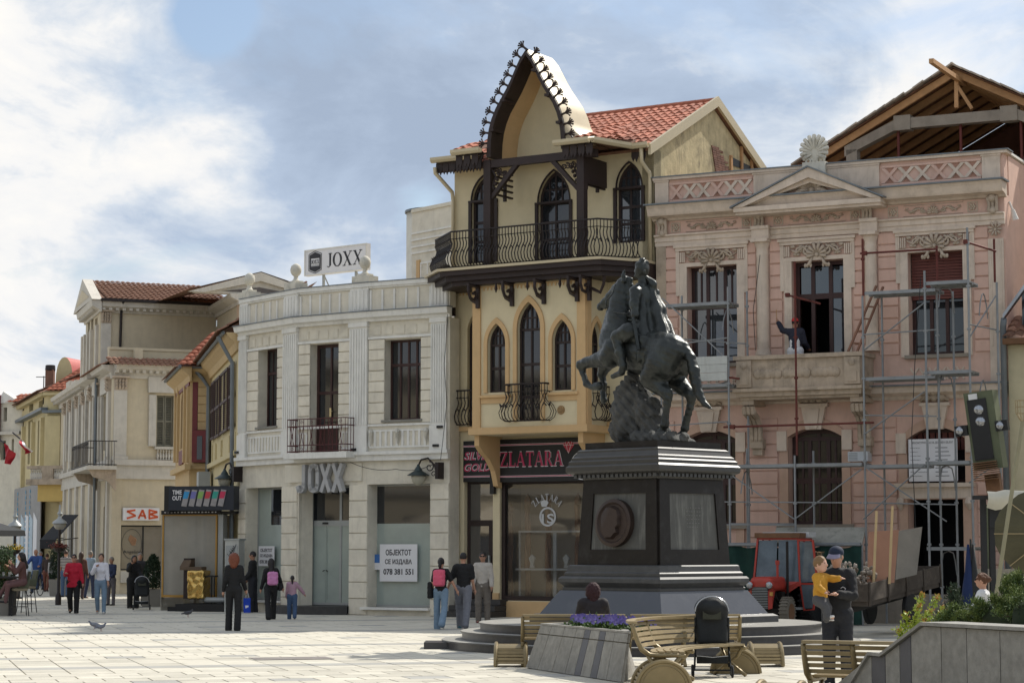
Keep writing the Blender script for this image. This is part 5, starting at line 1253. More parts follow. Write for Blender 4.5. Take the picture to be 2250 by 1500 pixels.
 for px in (1655,1893):
  x=U(px,920,.5);m=MB(F);L3=lambda d,h:(x,-d,h);z=bd
  m.box(x-.16,x+.16,0,.9,z-.12,z)
  for s in (-.11,0,.11):m.tube([(x+s,-.85,z-.15),(x+s,-.8,z-.3),(x+s,-.5,z-.42),(x+s,-.3,z-.65),(x+s,-.28,z-.95),(x+s,-.2,z-1.1)],[.06,.08,.07,.06,.07,.06],6)
  m.box(x-.17,x+.17,0,.3,z-1.18,z-.95);m.box(x-.13,x+.13,0,.22,z-1.35,z-1.18);m.build('balcony_console',m_pdirt,pk,smooth=False)
 # ground floor windows
 for k,(a,b,c,d) in enumerate((gl,gm,gr)):
  rise=(.22,.22,.28)[k]
  if k < 2:window(pk,F,a,b,c,d,-.3,m_wfr,g_low,(.30,.70),(.50,),.09,.08,.10,arch=('segment',rise),subbar=(.15,.5,.85))
  else:
   w=window(pk,F,a,b,c,d,-.25,m_wfr,g_dark,(),(),.09,.08,.09,arch=('segment',rise))
   for q in range(9):x=a+.1+(b-a-.2)*q/8;MB(F).box(x-.06,x+.06,-.28,-.2,d-.55,d-.12).build('slat',m_maroon2,w)
  t=.22;hs=d-rise;m=MB(F);I=arch_pts(a,b,hs,rise,'segment');O=arch_pts(a-t,b+t,hs,rise+t*1.1,'segment');m.strip(I,O,0,.06);z0=.75 if k < 2 else c
  m.box(a-t,a,0,.06,z0,hs);m.box(b,b+t,0,.06,z0,hs);m.build('window_casing',m_pink2,pk)
  for s,x in ((-1,a-t-.06),(1,b+.02)):MB(F).box(x,x+t+.04,0,.1,hs-.35,hs+.15).build('impost',m_ptrim,pk)
  cx=(a+b)/2;m=MB(F);m.prism([(cx-.2,d-.05),(cx+.2,d-.05),(cx+.32,d+.52),(cx-.32,d+.52)],0,.14);m.prism([(cx-.1,d-.03),(cx+.1,d-.03),(cx+.17,d+.46),(cx-.17,d+.46)],.14,.18);m.box(cx-.38,cx+.38,0,.17,d+.52,d+.6);m.build('keystone',m_ptrim,pk)
  m=MB(F)
  for q in (-.18,0,.18):m.ball((cx+q,-.15,d+.72),.11,8,6,(1,.6,.9))
  m.ball((cx,-.18,d+.86),.1,8,6);m.tube([(cx-.35,-.1,d+.65),(cx-.2,-.15,d+.75),(cx,-.15,d+.7),(cx+.2,-.15,d+.75),(cx+.35,-.1,d+.65)],.05,6);m.build('keystone_ornament',m_pdirt,pk,smooth=True)
  if k < 2:MB(F).box(a-.3,b+.3,-.28,.12,c-.1,c).build('window_sill',m_conc,pk)
 a,b,c,d=dr;m=MB(F);m.box(a-.2,b+.2,0,.1,d+.02,gr[2]-.08);m.box(a-.3,b+.3,0,.2,gr[2]-.1,gr[2]-.0);m.build('door_lintel',m_ptrim,pk);m=MB(F);m.box(a-.2,a,0,.08,0,d+.02);m.box(b,b+.2,0,.08,0,d+.02);m.build('door_casing',m_pink2,pk)
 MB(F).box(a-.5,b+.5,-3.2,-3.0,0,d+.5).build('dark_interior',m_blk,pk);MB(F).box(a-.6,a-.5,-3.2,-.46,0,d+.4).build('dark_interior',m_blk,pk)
 for s in (0,1):
  x=U(1982 if s==0 else 2133,1120);m=MB(F);m.tube([(x,-.1,d+.0),(x,-.18,d-.1),(x,-.08,d-.25)],[.09,.1,.03],6);m.build('door_console',m_ptrim,pk)
 MB(F).box(0,W,0,.1,.0,.72).build('plinth',m_conc,pk)
 # cable and lamp on the side wall
 FSd=Fr((F.B.x,F.B.y),(F.B.x-F.n.x*6,F.B.y-F.n.y*6));u,h=FSd.uh(2216,470);m=MB(FSd);m.tube([(u,-.02,h+.3),(u,-.1,h+.1)],.03,6);m.tube([(u,-.1,h+.1),(u+.05,-.15,h-.15)],[.05,.09],8);m.build('side_lamp',m_white,pk)
m_maroon2=M('brown_red_slat',(.13,.035,.025),.6,vary=.15,bump=0,rand=.1)
m_pshade=M('lattice_shade',(.40,.22,.16),vary=.1)  # triangles lie flat; the shade of recesses is put into this darker pink
m_pink2=M('salmon_casing',(.54,.36,.265),vary=.12,dirt=.3,dirtc=(.3,.2,.14),streak=.3)
g_low=glass('shaded_window_glass',(.022,.018,.014),.12,wav=.05,spec=.22)
build_pink()
# ------------------------------------------------------------------ downpipe between houses, air conditioner and board
def fp(px,py,d=0):u,h=FP.uh(px,py,d);return FP.p(u,d,h)
r=empty('air_conditioner',fp(1891,1012,.3),'small white air conditioner box on the pink wall behind the scaffold','air conditioner')
u0,u1,h0,h1=FP.R(1871,993,1915,1013,.1);MB(FP).box(u0,u1,.08,.4,h0,h1).build('casing',M('light_grey_casing',(.55,.57,.58),.5,bump=0),r);m=MB(FP)
for k in range(5):m.box(u0+.03,u0+.25,.4,.41,h0+.03+k*.04,h0+.045+k*.04)
m.build('grille',m_alu,r)
sb=sheet_sign('construction_board',FP,(1996,965,2105,1056),.12,[('РЕКОНСТРУКЦИЈА НА ДЕЛОВЕН ОБЈЕКТ',.08,.92,.88,.94)]+[(t,.04,e,.78-k*.095,.805-k*.095) for k,(t,e) in enumerate((('Инвеститор:',.24),('Објект:',.2),('Проектант:',.26),('Изведувач:',.25),('Надзор:',.2),('Локација:',.22),('Рок на изведба:',.38),('Одобрение:',.28)))],'white construction notice board with rows of small black text above the dark doorway',bold=.004)
for k in range(8):
 u0,u1,h0,h1=FP.R(1996,965,2105,1056,.12);W_,H_=u1-u0,h1-h0;MB(FP).box(u0+W_*.55,u0+W_*(.80+.03*(k % 3)),.13,.134,h0+H_*(.782-k*.095),h0+H_*(.797-k*.095)).build('print_line',m_ink,sb)
# ------------------------------------------------------------------ unfinished timber roof rising behind the pink house
def build_truss():
 r=empty('unfinished_building',(11,60,0),'unfinished building with open timber gable roof and concrete beams behind the pink house','building')
 d0=-3.5;F=Fr((FP.p(0,d0,0).x,FP.p(0,d0,0).y),(FP.p(14,d0,0).x,FP.p(14,d0,0).y))
 a=F.uh(2096,152);l=F.uh(1745,372);sl=(a[1]-l[1])/(a[0]-l[0]);Rr=(a[0]+(a[0]-l[0]),l[1])
 Dp=7.0
 for s,e in ((1,l),(-1,Rr)):
  for k in range(9):
   y=Dp*k/8;m=MB(F);w=.06
   m.hexa([(e[0],y,e[1]-.2),(a[0],y,a[1]-.2),(a[0],y+.09,a[1]-.2),(e[0],y+.09,e[1]-.2),(e[0],y,e[1]),(a[0],y,a[1]),(a[0],y+.09,a[1]),(e[0],y+.09,e[1])]);m.build('rafter',m_timber,r)
  n=22
  for k in range(n):
   t0,t1=k/n,(k+.96)/n;P=lambda t,z:(e[0]+(a[0]-e[0])*t,e[1]+(a[1]-e[1])*t+z)
   x0,z0=P(t0,.01);x1,z1=P(t1,.01);m=MB(F);m.hexa([(x0,-.12,z0),(x1,-.12,z1),(x1,Dp,z1),(x0,Dp,z0),(x0,-.12,z0+.03),(x1,-.12,z1+.03),(x1,Dp,z1+.03),(x0,Dp,z0+.03)]);m.build('roof_board',m_soft,r)
  for k in range(17):
   t0,t1=k/17,(k+1.1)/17;x0,z0=P(t0,.045+rnd.uniform(0,.02));x1,z1=P(t1,.075);j=rnd.uniform(0,.12)
   m=MB(F);m.hexa([(x0,-.2-j,z0),(x1,-.2-j,z1),(x1,Dp,z1),(x0,Dp,z0),(x0,-.2-j,z0+.05),(x1,-.2-j,z1+.05),(x1,Dp,z1+.05),(x0,Dp,z0+.05)]);m.build('tile_course',m_slate,r)
 # ridge pole sticking out, king post and strut
 p0=F.p(*[F.uh(2108,168)[0],0,F.uh(2108,168)[1]]);q=AT(2046,134,p0.y-2.2)
 m=MB();m.tube([tuple(q),tuple(p0+Vector((.25,.5,-.1)))],.085,4);m.build('ridge_beam',m_timber,r)
 for a_,b_,w in (((2103,175),(2103,238),.07),((2105,190),(2137,240),.06)):
  u,h=F.uh(*a_);v,g=F.uh(*b_);MB(F).tube([(u,-.05,h),(v,-.05,g)],w,4).build('strut',m_timber,r)
 cb0,cb1=F.uh(1968,263),F.uh(2250,230);u0,u1=cb0[0],Rr[0]-(cb0[0]-l[0]);h=cb0[1]
 m=MB(F);m.box(u0,u1,-.3,.0,h-.26,h+.02);m.box(u0-.05,u0+.4,-.32,.03,h-.3,h+.1);m.box(u1-.4,u1+.05,-.32,.03,h-.3,h+.1);m.build('concrete_beam',m_conc,r)
 c0=F.uh(1855,322);
 for s in (0,1):
  x0=c0[0] if s==0 else a[0]*2-c0[0];x1=u0+.02 if s==0 else u1-.02
  m=MB(F);m.add([(x0,0,c0[1]-.28),(x1,0,h-.26),(x1,.3,h-.26),(x0,.3,c0[1]-.28),(x0,0,c0[1]),(x1,0,h+.02),(x1,.3,h+.02),(x0,.3,c0[1])],[(0,3,2,1),(4,5,6,7),(0,1,5,4),(2,3,7,6),(0,4,7,3),(1,2,6,5)]);m.build('concrete_beam',m_conc,r)
  x=x0+(.05 if s==0 else -.35);MB(F).box(x,x+.3,-.3,0,0,c0[1]-.1).build('concrete_column',m_conc,r)
 for px,y0,y1 in ((1970,272,350),(2107,262,350),(2240,250,350)):
  u,h_=F.uh(px,y0);_,g=F.uh(px,y1);MB(F).tube([(u,.15,g-1),(u,.15,h_)],.04,8).build('steel_prop',m_red_pole,r)
 MB(F).box(c0[0]+.4,u1+1,-4.2,-4.0,h-.9,h-.55).build('concrete_beam',m_conc,r)
 for k in range(3):
  x=c0[0]+1.2+k*2.3;MB(F).box(x,x+.25,-4.1,-3.85,h-4,h-.5).build('concrete_column',m_conc,r)
 MB(F).prism([(l[0]+.3,0),(Rr[0]-.3,0),(Rr[0]-.3,l[1]+.1),(a[0],a[1]-.02),(l[0]+.3,l[1]+.1)],-Dp-.1,-Dp).build('rear_wall',m_brick,r)  # carried up to the ridge, added to shut out sky and darken the roof space
 MB(F).box(l[0]+.3,l[0]+.5,-Dp,-.4,0,l[1]+.05).build('side_wall',m_conc,r);MB(F).box(Rr[0]-.7,Rr[0]-.5,-Dp,-.4,0,l[1]+.36).build('side_wall',m_conc,r)  # right wall raised to shut out a sliver of sky
m_red_pole=M('rusty_red_pole',(.13,.03,.022),.6,.2,vary=.35,bump=0)
m_slate=M('old_roof_tile',(.36,.30,.24),.85,vary=.3,rand=.25)
build_truss()
# ------------------------------------------------------------------ scaffolds
m_scaf=M('galvanised_scaffold',(.25,.262,.27),.45,.35,vary=.25,bump=0)
def scaffold(label,poles,decks,tubes,reds=(),frames=()):
 us=FP.uh(poles[0][0],900,poles[0][3]);r=empty('scaffold',FP.p(us[0],poles[0][3],0),label,'scaffold','scaffolds in front of the pink town house')
 L3=lambda px,py,d:(lambda q:(q[0],-d,q[1]))(FP.uh(px,py,d))
 for px,y0,y1,d,*c in poles:
  mt=m_red_pole if c else m_scaf
  b=L3(px,y1,d) if y1 < 1250 else (FP.uh(px,1200,d)[0],-d,0.02);t=L3(px,y0,d);b=(t[0],b[1],b[2])
  m=MB(FP);m.tube([b,t],.028,6)
  z=b[2]+.9
  while z < t[2]-.2:
   m.tube([(b[0]-.045,b[1],z),(b[0]+.045,b[1],z)],.032,5);z +=1.0
  m.build('pole',mt,r)
 for x0,x1,y,d0,d1 in decks:
  u0,h=FP.uh(x0,y,d1);u1=FP.uh(x1,y,d1)[0];n=2
  for k in range(n):
   a,b=d0+(d1-d0)*k/n+.01,d0+(d1-d0)*(k+1)/n-.01;m=MB(FP);m.box(u0,u1,a,b,h-.05,h-.01);m.box(u0,u1,a,a+.03,h-.09,h-.05);m.box(u0,u1,b-.03,b,h-.09,h-.05)
   q=u0+.1
   while q < u1-.1:m.box(q,q+.05,a+.03,b-.03,h-.07,h-.05);q +=.5
   m.build('deck',m_scaf,r)
 for (x0,y0,d0),(x1,y1,d1) in tubes:MB(FP).tube([L3(x0,y0,d0),L3(x1,y1,d1)],.018,5).build('brace',m_scaf,r)
 for (x0,y0,d0),(x1,y1,d1) in reds:
  m=MB(FP);m.tube([L3(x0,y0,d0),L3(x1,y1,d1)],.026,6);q=L3((x0*.94+x1*.06),(y0*.94+y1*.06),d0);m.cbox(q,(.1,.1,.1));m.build('coupling_tube',m_red_pole,r)
 for px,py,da,db in frames:  # curved corner braces of an H frame
  u,h=FP.uh(px,py,(da+db)/2);m=MB(FP)
  m.tube([(u,-db+.0,h-.62),(u,-db+.12,h-.3),(u,-db+.28,h-.1),(u,-(da+db)/2,h-.05),(u,-da-.28,h-.1),(u,-da-.12,h-.3),(u,-da,h-.62)],.016,5);m.build('frame_brace',m_scaf,r)
A,B=1.55,.75
scaffold('small scaffold tower before the left window of the pink house, behind the statue',[(1599,630,1300,A),(1641,640,1300,B),(1452,660,1300,A),(1498,650,1300,B)],
 [(1455,1599,668,B,A),(1455,1599,846,B,A)],[((1455,655,A),(1599,790,A)),((1498,745,B),(1641,755,B)),((1455,760,A),(1599,742,A)),((1455,935,A),(1599,926,A)),((1599,838,A),(1500,870,B))],[((1567,824,A),(1625,832,A))],[(1599,675,B,A),(1455,680,B,A)])
for k in range(3):
 u0,u1,h0,h1=FP.R(1520,783+k*18,1598,799+k*18,A+.05);o=MB(FP).box(u0,u1,A+.03,A+.07,h0,h1-.02).build('toe_board',M('white_board',(.47,.48,.45),.7,vary=.2,streak=.3) if k==0 else bpy.data.materials['white_board'],None,Matrix.Translation(FP.p(u0,A,h0)));tag(o,('topmost','middle','lowest')[k]+' of three grey boards stacked on edge on the left scaffold deck','board','boards on the left scaffold')
scaffold('middle scaffold bay with a rusty red standard before the central ground floor window',[(1746,575,1000,A,1),(1746,1000,1300,A),(1641,985,1300,B),(1787,990,1300,B)],
 [(1602,1893,1020,B,A)],[((1602,1040,A),(1746,1140,A)),((1746,1140,A),(1893,1030,A)),((1590,1102,A),(1893,1104,A)),((1590,1152,A),(1746,1153,A)),((1602,1150,B),(1746,1150,B))],[((1726,647,B),(1802,667,A)),((1590,938,A),(1920,928,A))],[(1640,1030,B,A)])
scaffold('tallest scaffold at the right of the pink house with decks on several levels',[(1895,525,650,A,1),(1895,650,1300,A),(1937,650,1300,B),(2031,595,1300,A+.9),(2125,500,1320,A+.9),(2058,540,640,A-.3,1),(2058,640,1320,A-.3),(2093,640,1320,B),(2184,525,620,A,1),(2190,620,1300,A)],
 [(1899,2055,640,B,A),(2033,2125,618,A-.1,A+.9),(1899,2055,828,B,A),(2033,2128,814,A-.1,A+.9),(1899,2033,1020,B,A),(2033,2130,1012,A-.1,A+.9),(2036,2132,1200,A-.1,A+.9)],
 [((1897,770,A),(2031,665,A+.9)),((1897,955,A),(2031,860,A+.9)),((1897,1140,A),(2031,1020,A+.9)),((1897,735,A),(2058,724,A)),((1897,912,A),(2058,914,A)),((1897,1104,A),(2100,1108,A)),((1900,1025,A),(2080,1145,A)),((2128,745,A+.9),(2188,650,A)),((2128,712,A+.9),(2188,724,A)),((2130,1060,A+.9),(2188,1020,A))],
 [((1890,557,A),(2060,547,A)),((2118,530,A+.9),(2188,552,A))],[(2079,625,B,A+.6),(2079,820,B,A+.6),(2081,1018,B,A+.6),(2084,1205,B,A+.6),(2160,640,B,A),(2160,830,B,A)])
def ladder():
 r=empty('ladder',fp(1880,775,.5),'old wooden ladder leaning on the balcony beside the right column','ladder');m=MB(FP)
 a0,a1=FP.uh(1862,772,1.0),FP.uh(1926,628,.4);b0,b1=FP.uh(1882,772,1.0),FP.uh(1941,630,.4)
 for (p,q) in ((a0,a1),(b0,b1)):MB(FP).tube([(p[0],-.95,p[1]),(q[0],-.42,q[1])],.035,4).build('stile',m_timber2,r)
 for k in range(5):
  t=(k+.7)/5.4;MB(FP).tube([(a0[0]+(a1[0]-a0[0])*t,-.95+.53*t,a0[1]+(a1[1]-a0[1])*t),(b0[0]+(b1[0]-b0[0])*t,-.95+.53*t,b0[1]+(b1[1]-b0[1])*t)],.022,5).build('rung',m_timber2,r)
m_timber2=M('old_ladder_wood',(.22,.11,.07),.8,vary=.3)
ladder()
# ================================================================== monument
m_gran=M('black_polished_granite',(.018,.015,.013),.42,vary=.25,scale=6,bump=.02,dirt=.25,dirtc=(.10,.10,.10),dscale=3,spec=.2)
m_grang=M('grey_granite',(.06,.06,.06),.5,vary=.2,scale=8,bump=.04,dirt=.3,dirtc=(.17,.17,.16),dscale=3)
m_panel=M('stained_grey_panel',(.085,.084,.076),.6,vary=.2,streak=.8,dirtc=(.26,.26,.23),bump=.05)
m_tread=M('lit_step_tread',(.30,.29,.26),.6,vary=.2,dirt=.4,dirtc=(.14,.13,.12))
m_med=M('brown_bronze_relief',(.05,.033,.026),.5,.3,vary=.3)
m_bronze=M('weathered_bronze',(.038,.042,.040),.36,.5,vary=.4,scale=4,bump=.45,bscale=20,dirt=.5,dirtc=(.085,.10,.092),dscale=2.4,streak=.35)
m_rock=M('rough_monument_rock',(.085,.084,.078),.85,.15,vary=.35,scale=5,bump=.9,bscale=18,dirt=.5,dirtc=(.15,.145,.125))
MC=Vector((AT(1436,1200,41).x,41,0));SC=Vector((AT(1427,1200,41).x,41,0))
def build_steps():
 r=empty('monument_steps',SC,'three round dark granite steps with pale sunlit treads around the monument','steps')
 for k,(rr,h) in enumerate(((3.88,.155),(3.53,.31),(3.19,.465))):
  m=MB();m.lathe([(rr-.03,h-.155),(rr-.03,h-.03),(rr,h-.03),(rr,h),(rr-.55 if k < 2 else .01,h)],SC,44)
  m.v=[v for v in m.v];o=m.build('step',m_dark_riser,r,auto=30)
  o.data.materials.append(m_tread);
  for p in o.data.polygons:
   if abs(p.normal.z) > .7:p.material_index=1  # upward faces turn pale; the light on the treads is put into the colour
 m=MB();a=G(952,1424);m.cbox((SC.x-3.9,SC.y-.4,.06),(.55,.9,.12));m.build('corner_block',m_dark_riser,r)
m_dark_riser=M('dark_granite_riser',(.05,.048,.05),.35,vary=.3,scale=10,bump=.05,dirt=.3,dirtc=(.16,.15,.13))
build_steps()
def build_pedestal():
 r=empty('monument_pedestal',MC+Vector((0,0,.47)),'tall square black granite monument pedestal with a bronze medallion panel and stepped cornice','pedestal')
 def lay(prof,name,mat):m=MB();m.lathe(prof,MC,4);return m.build(name,mat,r)
 lay([(2.32,.466),(2.32,.58),(2.22,.62),(0.01,.62)],'plinth',m_grang)
 lay([(2.13,.62),(1.75,1.05),(.01,1.05)],'battered_base',m_grang2)
 lay([(1.70,1.05),(1.71,1.10),(1.67,1.12),(1.71,1.15),(1.78,1.20),(1.78,1.27),(1.73,1.31),(.01,1.31)],'base_moulding',m_grang)
 lay([(1.66,1.31),(1.67,1.37),(1.62,1.40),(1.60,1.50),(1.56,1.52),(.01,1.52)],'base_moulding',m_grang)
 b0,b1,r0,r1=1.52,3.08,1.39,1.27
 lay([(r0,b0),(r1,b1),(.01,b1)],'shaft',m_gran)
 def fpnt(face,s,t,off):
  rr=r0+(r1-r0)*t;z=b0+(b1-b0)*t;C=[Vector((-rr,0,z)),Vector((0,-rr,z)),Vector((rr,0,z)),Vector((0,rr,z))];a,b=C[face],C[(face+1) % 4]
  n=Vector((a.x+b.x,a.y+b.y,0)).normalized();n.z=(r0-r1)*.7/(b1-b0);return MC+a+(b-a)*s+n.normalized()*off
 for f in range(4):
  ins=(.15,.86,.18,.84);q=lambda s,t,o:fpnt(f,s,t,o)
  O=[(0.0,0.0),(1,0.0),(1,1),(0,1)];I=[(ins[0],ins[2]),(ins[1],ins[2]),(ins[1],ins[3]),(ins[0],ins[3])]
  for k in range(4):
   k2=(k+1) % 4;m=MB();P=[O[k],O[k2],I[k2],I[k]];e=.006
   m.hexa([q(*p,.0) for p in P]+[q(*p,.045) for p in P]);m.build('frame_slab',m_gran,r)
  MB().hexa([q(*p,.0) for p in I]+[q(*p,.012) for p in I]).build('panel',m_panel,r)
 # medallion on the left face
 c=fpnt(0,.47,.49,.02);a=fpnt(0,1,.49,0)-fpnt(0,0,.49,0);a.normalize();up=(fpnt(0,.47,1,0)-fpnt(0,.47,0,0)).normalized();n=a.cross(up)
 T=Matrix(((a.x,-n.x,up.x,c.x),(a.y,-n.y,up.y,c.y),(a.z,-n.z,up.z,c.z),(0,0,0,1)))
 m=MB(T);R0=.44
 m.lathe([(.01,-.10),(R0*.78,-.10),(R0*.86,-.13),(R0,-.11),(R0,.0)],(0,0,0),32,'Y');m.build('medallion',m_med,r,auto=35)
 m=MB(T);pr=[(-.16,-.30),(.02,-.30),(.10,-.22),(.16,-.2),(.13,-.1),(.2,-.04),(.19,.0),(.17,.06),(.2,.14),(.14,.26),(.0,.32),(-.16,.3),(-.27,.16),(-.28,-.02),(-.24,-.18)]
 V=[(u,-.10,h) for u,h in pr]+[(u*.86,-.17,h*.88) for u,h in pr];k=len(pr);m.add(V,[(i,(i+1) % k,k+(i+1) % k,k+i) for i in range(k)]+[tuple(range(k,2*k))]);m.build('portrait_relief',m_med,r,auto=60)
 # faint worn inscription on the right face
 c=fpnt(1,.5,.5,.015);a=(fpnt(1,1,.49,0)-fpnt(1,0,.49,0)).normalized();n=a.cross(up)
 T=Matrix(((a.x,-n.x,up.x,c.x),(a.y,-n.y,up.y,c.y),(a.z,-n.z,up.z,c.z),(0,0,0,1)))
 m=MB(T)
 for k in range(9):
  w=.22-.015*k;x=-w
  while x < w:l=rnd.uniform(.02,.06);m.box(x,x+l,.0,.004,.26-k*.07,.272-k*.07);x +=l+.03
 m.build('worn_inscription',m_panel_l,r,kind='stuff')
 # cornice
 lay([(1.27,3.08),(1.31,3.09),(1.33,3.13),(1.36,3.14),(1.44,3.16),(1.62,3.22),(1.64,3.25),(1.64,3.33),(1.58,3.37),(1.585,3.39),(1.585,3.43),(1.53,3.46),(1.53,3.50),(1.47,3.53),(1.42,3.60),(1.42,3.63),(1.36,3.66),(.01,3.66)],'cornice',m_gran2)
 lay([(1.27,3.66),(1.27,3.785),(.01,3.785)],'top_slab',m_gran)
 de=MB().cbox((0,0,0),(.07,.09,.06)).me('dentil',m_grang)
 for f in range(2):
  for k in range(18):
   s=(k+.5)/18;rr=1.47;C=[Vector((-rr,0,3.155)),Vector((0,-rr,3.155)),Vector((rr,0,3.155))];p=MC+C[f]+(C[f+1]-C[f])*s;mk('dentil',de,r,Matrix.Translation(p) @ Matrix.Rotation(R_(-45 if f==0 else 45),4,'Z'))
m_grang2=M('blue_grey_granite',(.036,.041,.054),.25,vary=.12,scale=2,bump=.02,dirt=.2,dirtc=(.16,.16,.16),spec=.7)
m_gran2=M('grey_polished_cornice',(.045,.043,.040),.38,vary=.2,scale=5,bump=.02,spec=.4)
m_panel_l=M('inscription_grey',(.17,.17,.16),.7,vary=0,bump=0)
build_pedestal()
def build_statue():
 O=MC+Vector((0,0,3.785));Hd=Vector((-.6,.8,0));Lv=Vector((-.8,-.6,0));root=empty('equestrian_statue',O,'weathered bronze statue of a cloaked rider on a rearing horse above a rough rock','statue')
 cam0=Vector((0,0,CAM_H))
 def P(px,py,l):
  d=ray(px,py);t=(l-(cam0-O).dot(Lv))/d.dot(Lv);q=cam0+d*t;return tuple(q)
 def ch(S,pts,k=.06):
  pp=[P(x,y,l) for x,y,l,r in pts];S.chain(pp,[p[3] for p in pts],k)
 S=SDF()
 # barrel, chest, rump
 ch(S,[(1462,783,0,.41),(1430,778,0,.42),(1395,768,0,.40),(1360,752,0,.38)],.12)
 ch(S,[(1472,772,.14,.33),(1440,762,.1,.3)],.1);ch(S,[(1478,775,-.16,.32),(1440,762,-.1,.3)],.1)
 ch(S,[(1350,760,.16,.27),(1352,740,.12,.26)],.1);ch(S,[(1350,760,-.16,.27),(1352,740,-.12,.26)],.1)
 # neck, head
 ch(S,[(1368,728,0,.34),(1366,695,0,.27),(1366,665,0,.22),(1369,638,0,.17),(1371,622,0,.125)],.08)
 ch(S,[(1350,725,0,.26),(1350,690,0,.17)],.08)
 ch(S,[(1369,625,0,.13),(1357,637,.02,.125),(1343,651,.04,.10),(1329,665,.06,.078),(1320,674,.07,.078)],.04)
 ch(S,[(1358,648,.03,.12),(1348,655,.04,.09),(1330,675,.06,.045)],.03)
 for l in (.09,-.05):ch(S,[(1371,618,l,.045),(1370,605,l,.04),(1372,592,l,.012)],.02)
 for l in (.10,-.02):S.ell(P(1320,668,l),.022,.01,neg=True)
 ch(S,[(1352,634,.13,.028)]*2,.02)
 # mane
 for k in range(9):
  y=612+k*13;x=1386-abs(k-2)*.6+k*.7;ch(S,[(x-10,y,0,.06),(x,y+4,-.03,.055),(x+3,y+16,-.05,.03)],.03)
 # forelegs
 ch(S,[(1352,768,.26,.25),(1340,785,.30,.20),(1318,790,.30,.145),(1290,796,.30,.105),(1276,801,.30,.095)],.05)
 ch(S,[(1276,801,.30,.09),(1282,822,.30,.058),(1289,843,.30,.062),(1299,850,.30,.055)],.03);ch(S,[(1301,850,.30,.06),(1317,848,.30,.085)],.02)
 ch(S,[(1345,785,-.2,.2),(1330,802,-.22,.13),(1322,822,-.22,.085)],.05);ch(S,[(1322,822,-.22,.08),(1327,845,-.22,.055),(1325,862,-.22,.05),(1327,878,-.22,.075)],.03)
 # hind legs
 ch(S,[(1455,800,.22,.34),(1437,828,.25,.25),(1448,848,.25,.155),(1463,862,.25,.108),(1467,872,.25,.095)],.07)
 ch(S,[(1470,860,.25,.07),(1466,885,.25,.072),(1462,918,.25,.066),(1461,932,.25,.078),(1455,943,.25,.06)],.03);ch(S,[(1456,944,.25,.07),(1449,956,.25,.10)],.02)
 ch(S,[(1485,800,-.22,.31),(1478,830,-.25,.23),(1500,850,-.25,.14),(1517,866,-.25,.10),(1519,876,-.25,.09)],.07)
 ch(S,[(1522,864,-.25,.065),(1517,892,-.25,.07),(1508,925,-.25,.064),(1505,940,-.25,.075),(1501,950,-.25,.06)],.03);ch(S,[(1500,951,-.25,.07),(1494,962,-.25,.10)],.02)
 # tail
 ch(S,[(1488,748,0,.09),(1503,760,0,.085),(1517,785,0,.09),(1526,815,0,.095),(1531,845,0,.088),(1538,868,0,.075),(1549,887,0,.055),(1566,899,0,.018)],.04)
 ch(S,[(1515,790,-.06,.06),(1523,830,-.08,.07),(1528,862,-.06,.05),(1536,878,0,.03)],.03)
 # saddle cloth, straps
 ch(S,[(1398,735,.36,.07),(1412,745,.38,.07),(1405,790,.42,.05)],.05)
 S.post.append(lambda F,X,Y,Z:F+.006*np.sin(X*31+Z*17)*np.sin(Y*27-Z*23)+.004*np.sin(Z*60+X*20))
 horse=sdf_obj('horse',S.mesh(.024),m_bronze,root,Matrix.Identity(4))
 # bridle
 m=MB();m.tube([P(1333,658,.17),P(1331,668,.19),P(1336,679,.12)],.014,5);m.tube([P(1333,672,.14),P(1345,684,.25),P(1362,688,.34),P(1385,690,.25)],.012,5);m.tube([P(1352,625,.16),P(1346,645,.2),P(1333,660,.17)],.012,5);m.build('bridle',m_bronze,root,smooth=True)
 R=SDF()
 ch(R,[(1409,735,0,.2),(1410,700,0,.175),(1413,662,0,.2),(1413,648,0,.19)],.08)
 ch(R,[(1396,640,.22,.12),(1431,640,-.22,.12)],.08);ch(R,[(1413,632,0,.09),(1412,612,0,.085)],.05)
 ch(R,[(1397,642,.25,.115),(1394,668,.32,.09),(1396,692,.34,.075)],.04);ch(R,[(1396,692,.34,.072),(1388,693,.18,.055),(1383,690,.12,.055)],.03)
 for q in range(4):ch(R,[(1382,688+q*2.2,.13,.022),(1377,689+q*2.2,.10,.02),(1380,692+q*2,.06,.018)],.008)
 ch(R,[(1382,684,.12,.02),(1378,683,.08,.016)],.008)
 ch(R,[(1431,642,-.25,.11),(1425,670,-.35,.085),(1400,680,-.2,.07)],.04)
 # head turned to the left
 R.ell(P(1411,591,0),(.140,.155,.172),.03);ch(R,[(1405,603,.03,.09)]*2,.04);ch(R,[(1397,594,.06,.03),(1396,597,.06,.028)],.02);R.ell(P(1400,607,.05),(.06,.06,.045),.02)
 ch(R,[(1416,595,.11,.028),(1416,600,.11,.022)],.01)
 for q in range(26):
  a,b=rnd.uniform(0,6.28),rnd.uniform(.1,1.4);p=Vector(P(1412,588,0));v=Vector((math.cos(a)*math.sin(b),math.sin(a)*math.sin(b),math.cos(b)));R.ell(p+Vector((v.x*.132,v.y*.147,v.z*.165)),.026,.014)
 ch(R,[(1404,722,.2,.17),(1380,728,.42,.15),(1356,738,.50,.115)],.06);ch(R,[(1355,740,.50,.11),(1363,775,.50,.095),(1370,805,.49,.065),(1366,818,.49,.06),(1346,827,.50,.045)],.04)
 ch(R,[(1418,722,-.2,.16),(1380,740,-.45,.13),(1385,800,-.48,.06),(1365,815,-.48,.05)],.05)
 ch(R,[(1400,745,.3,.12),(1390,730,.42,.1),(1375,745,.47,.07)],.05)
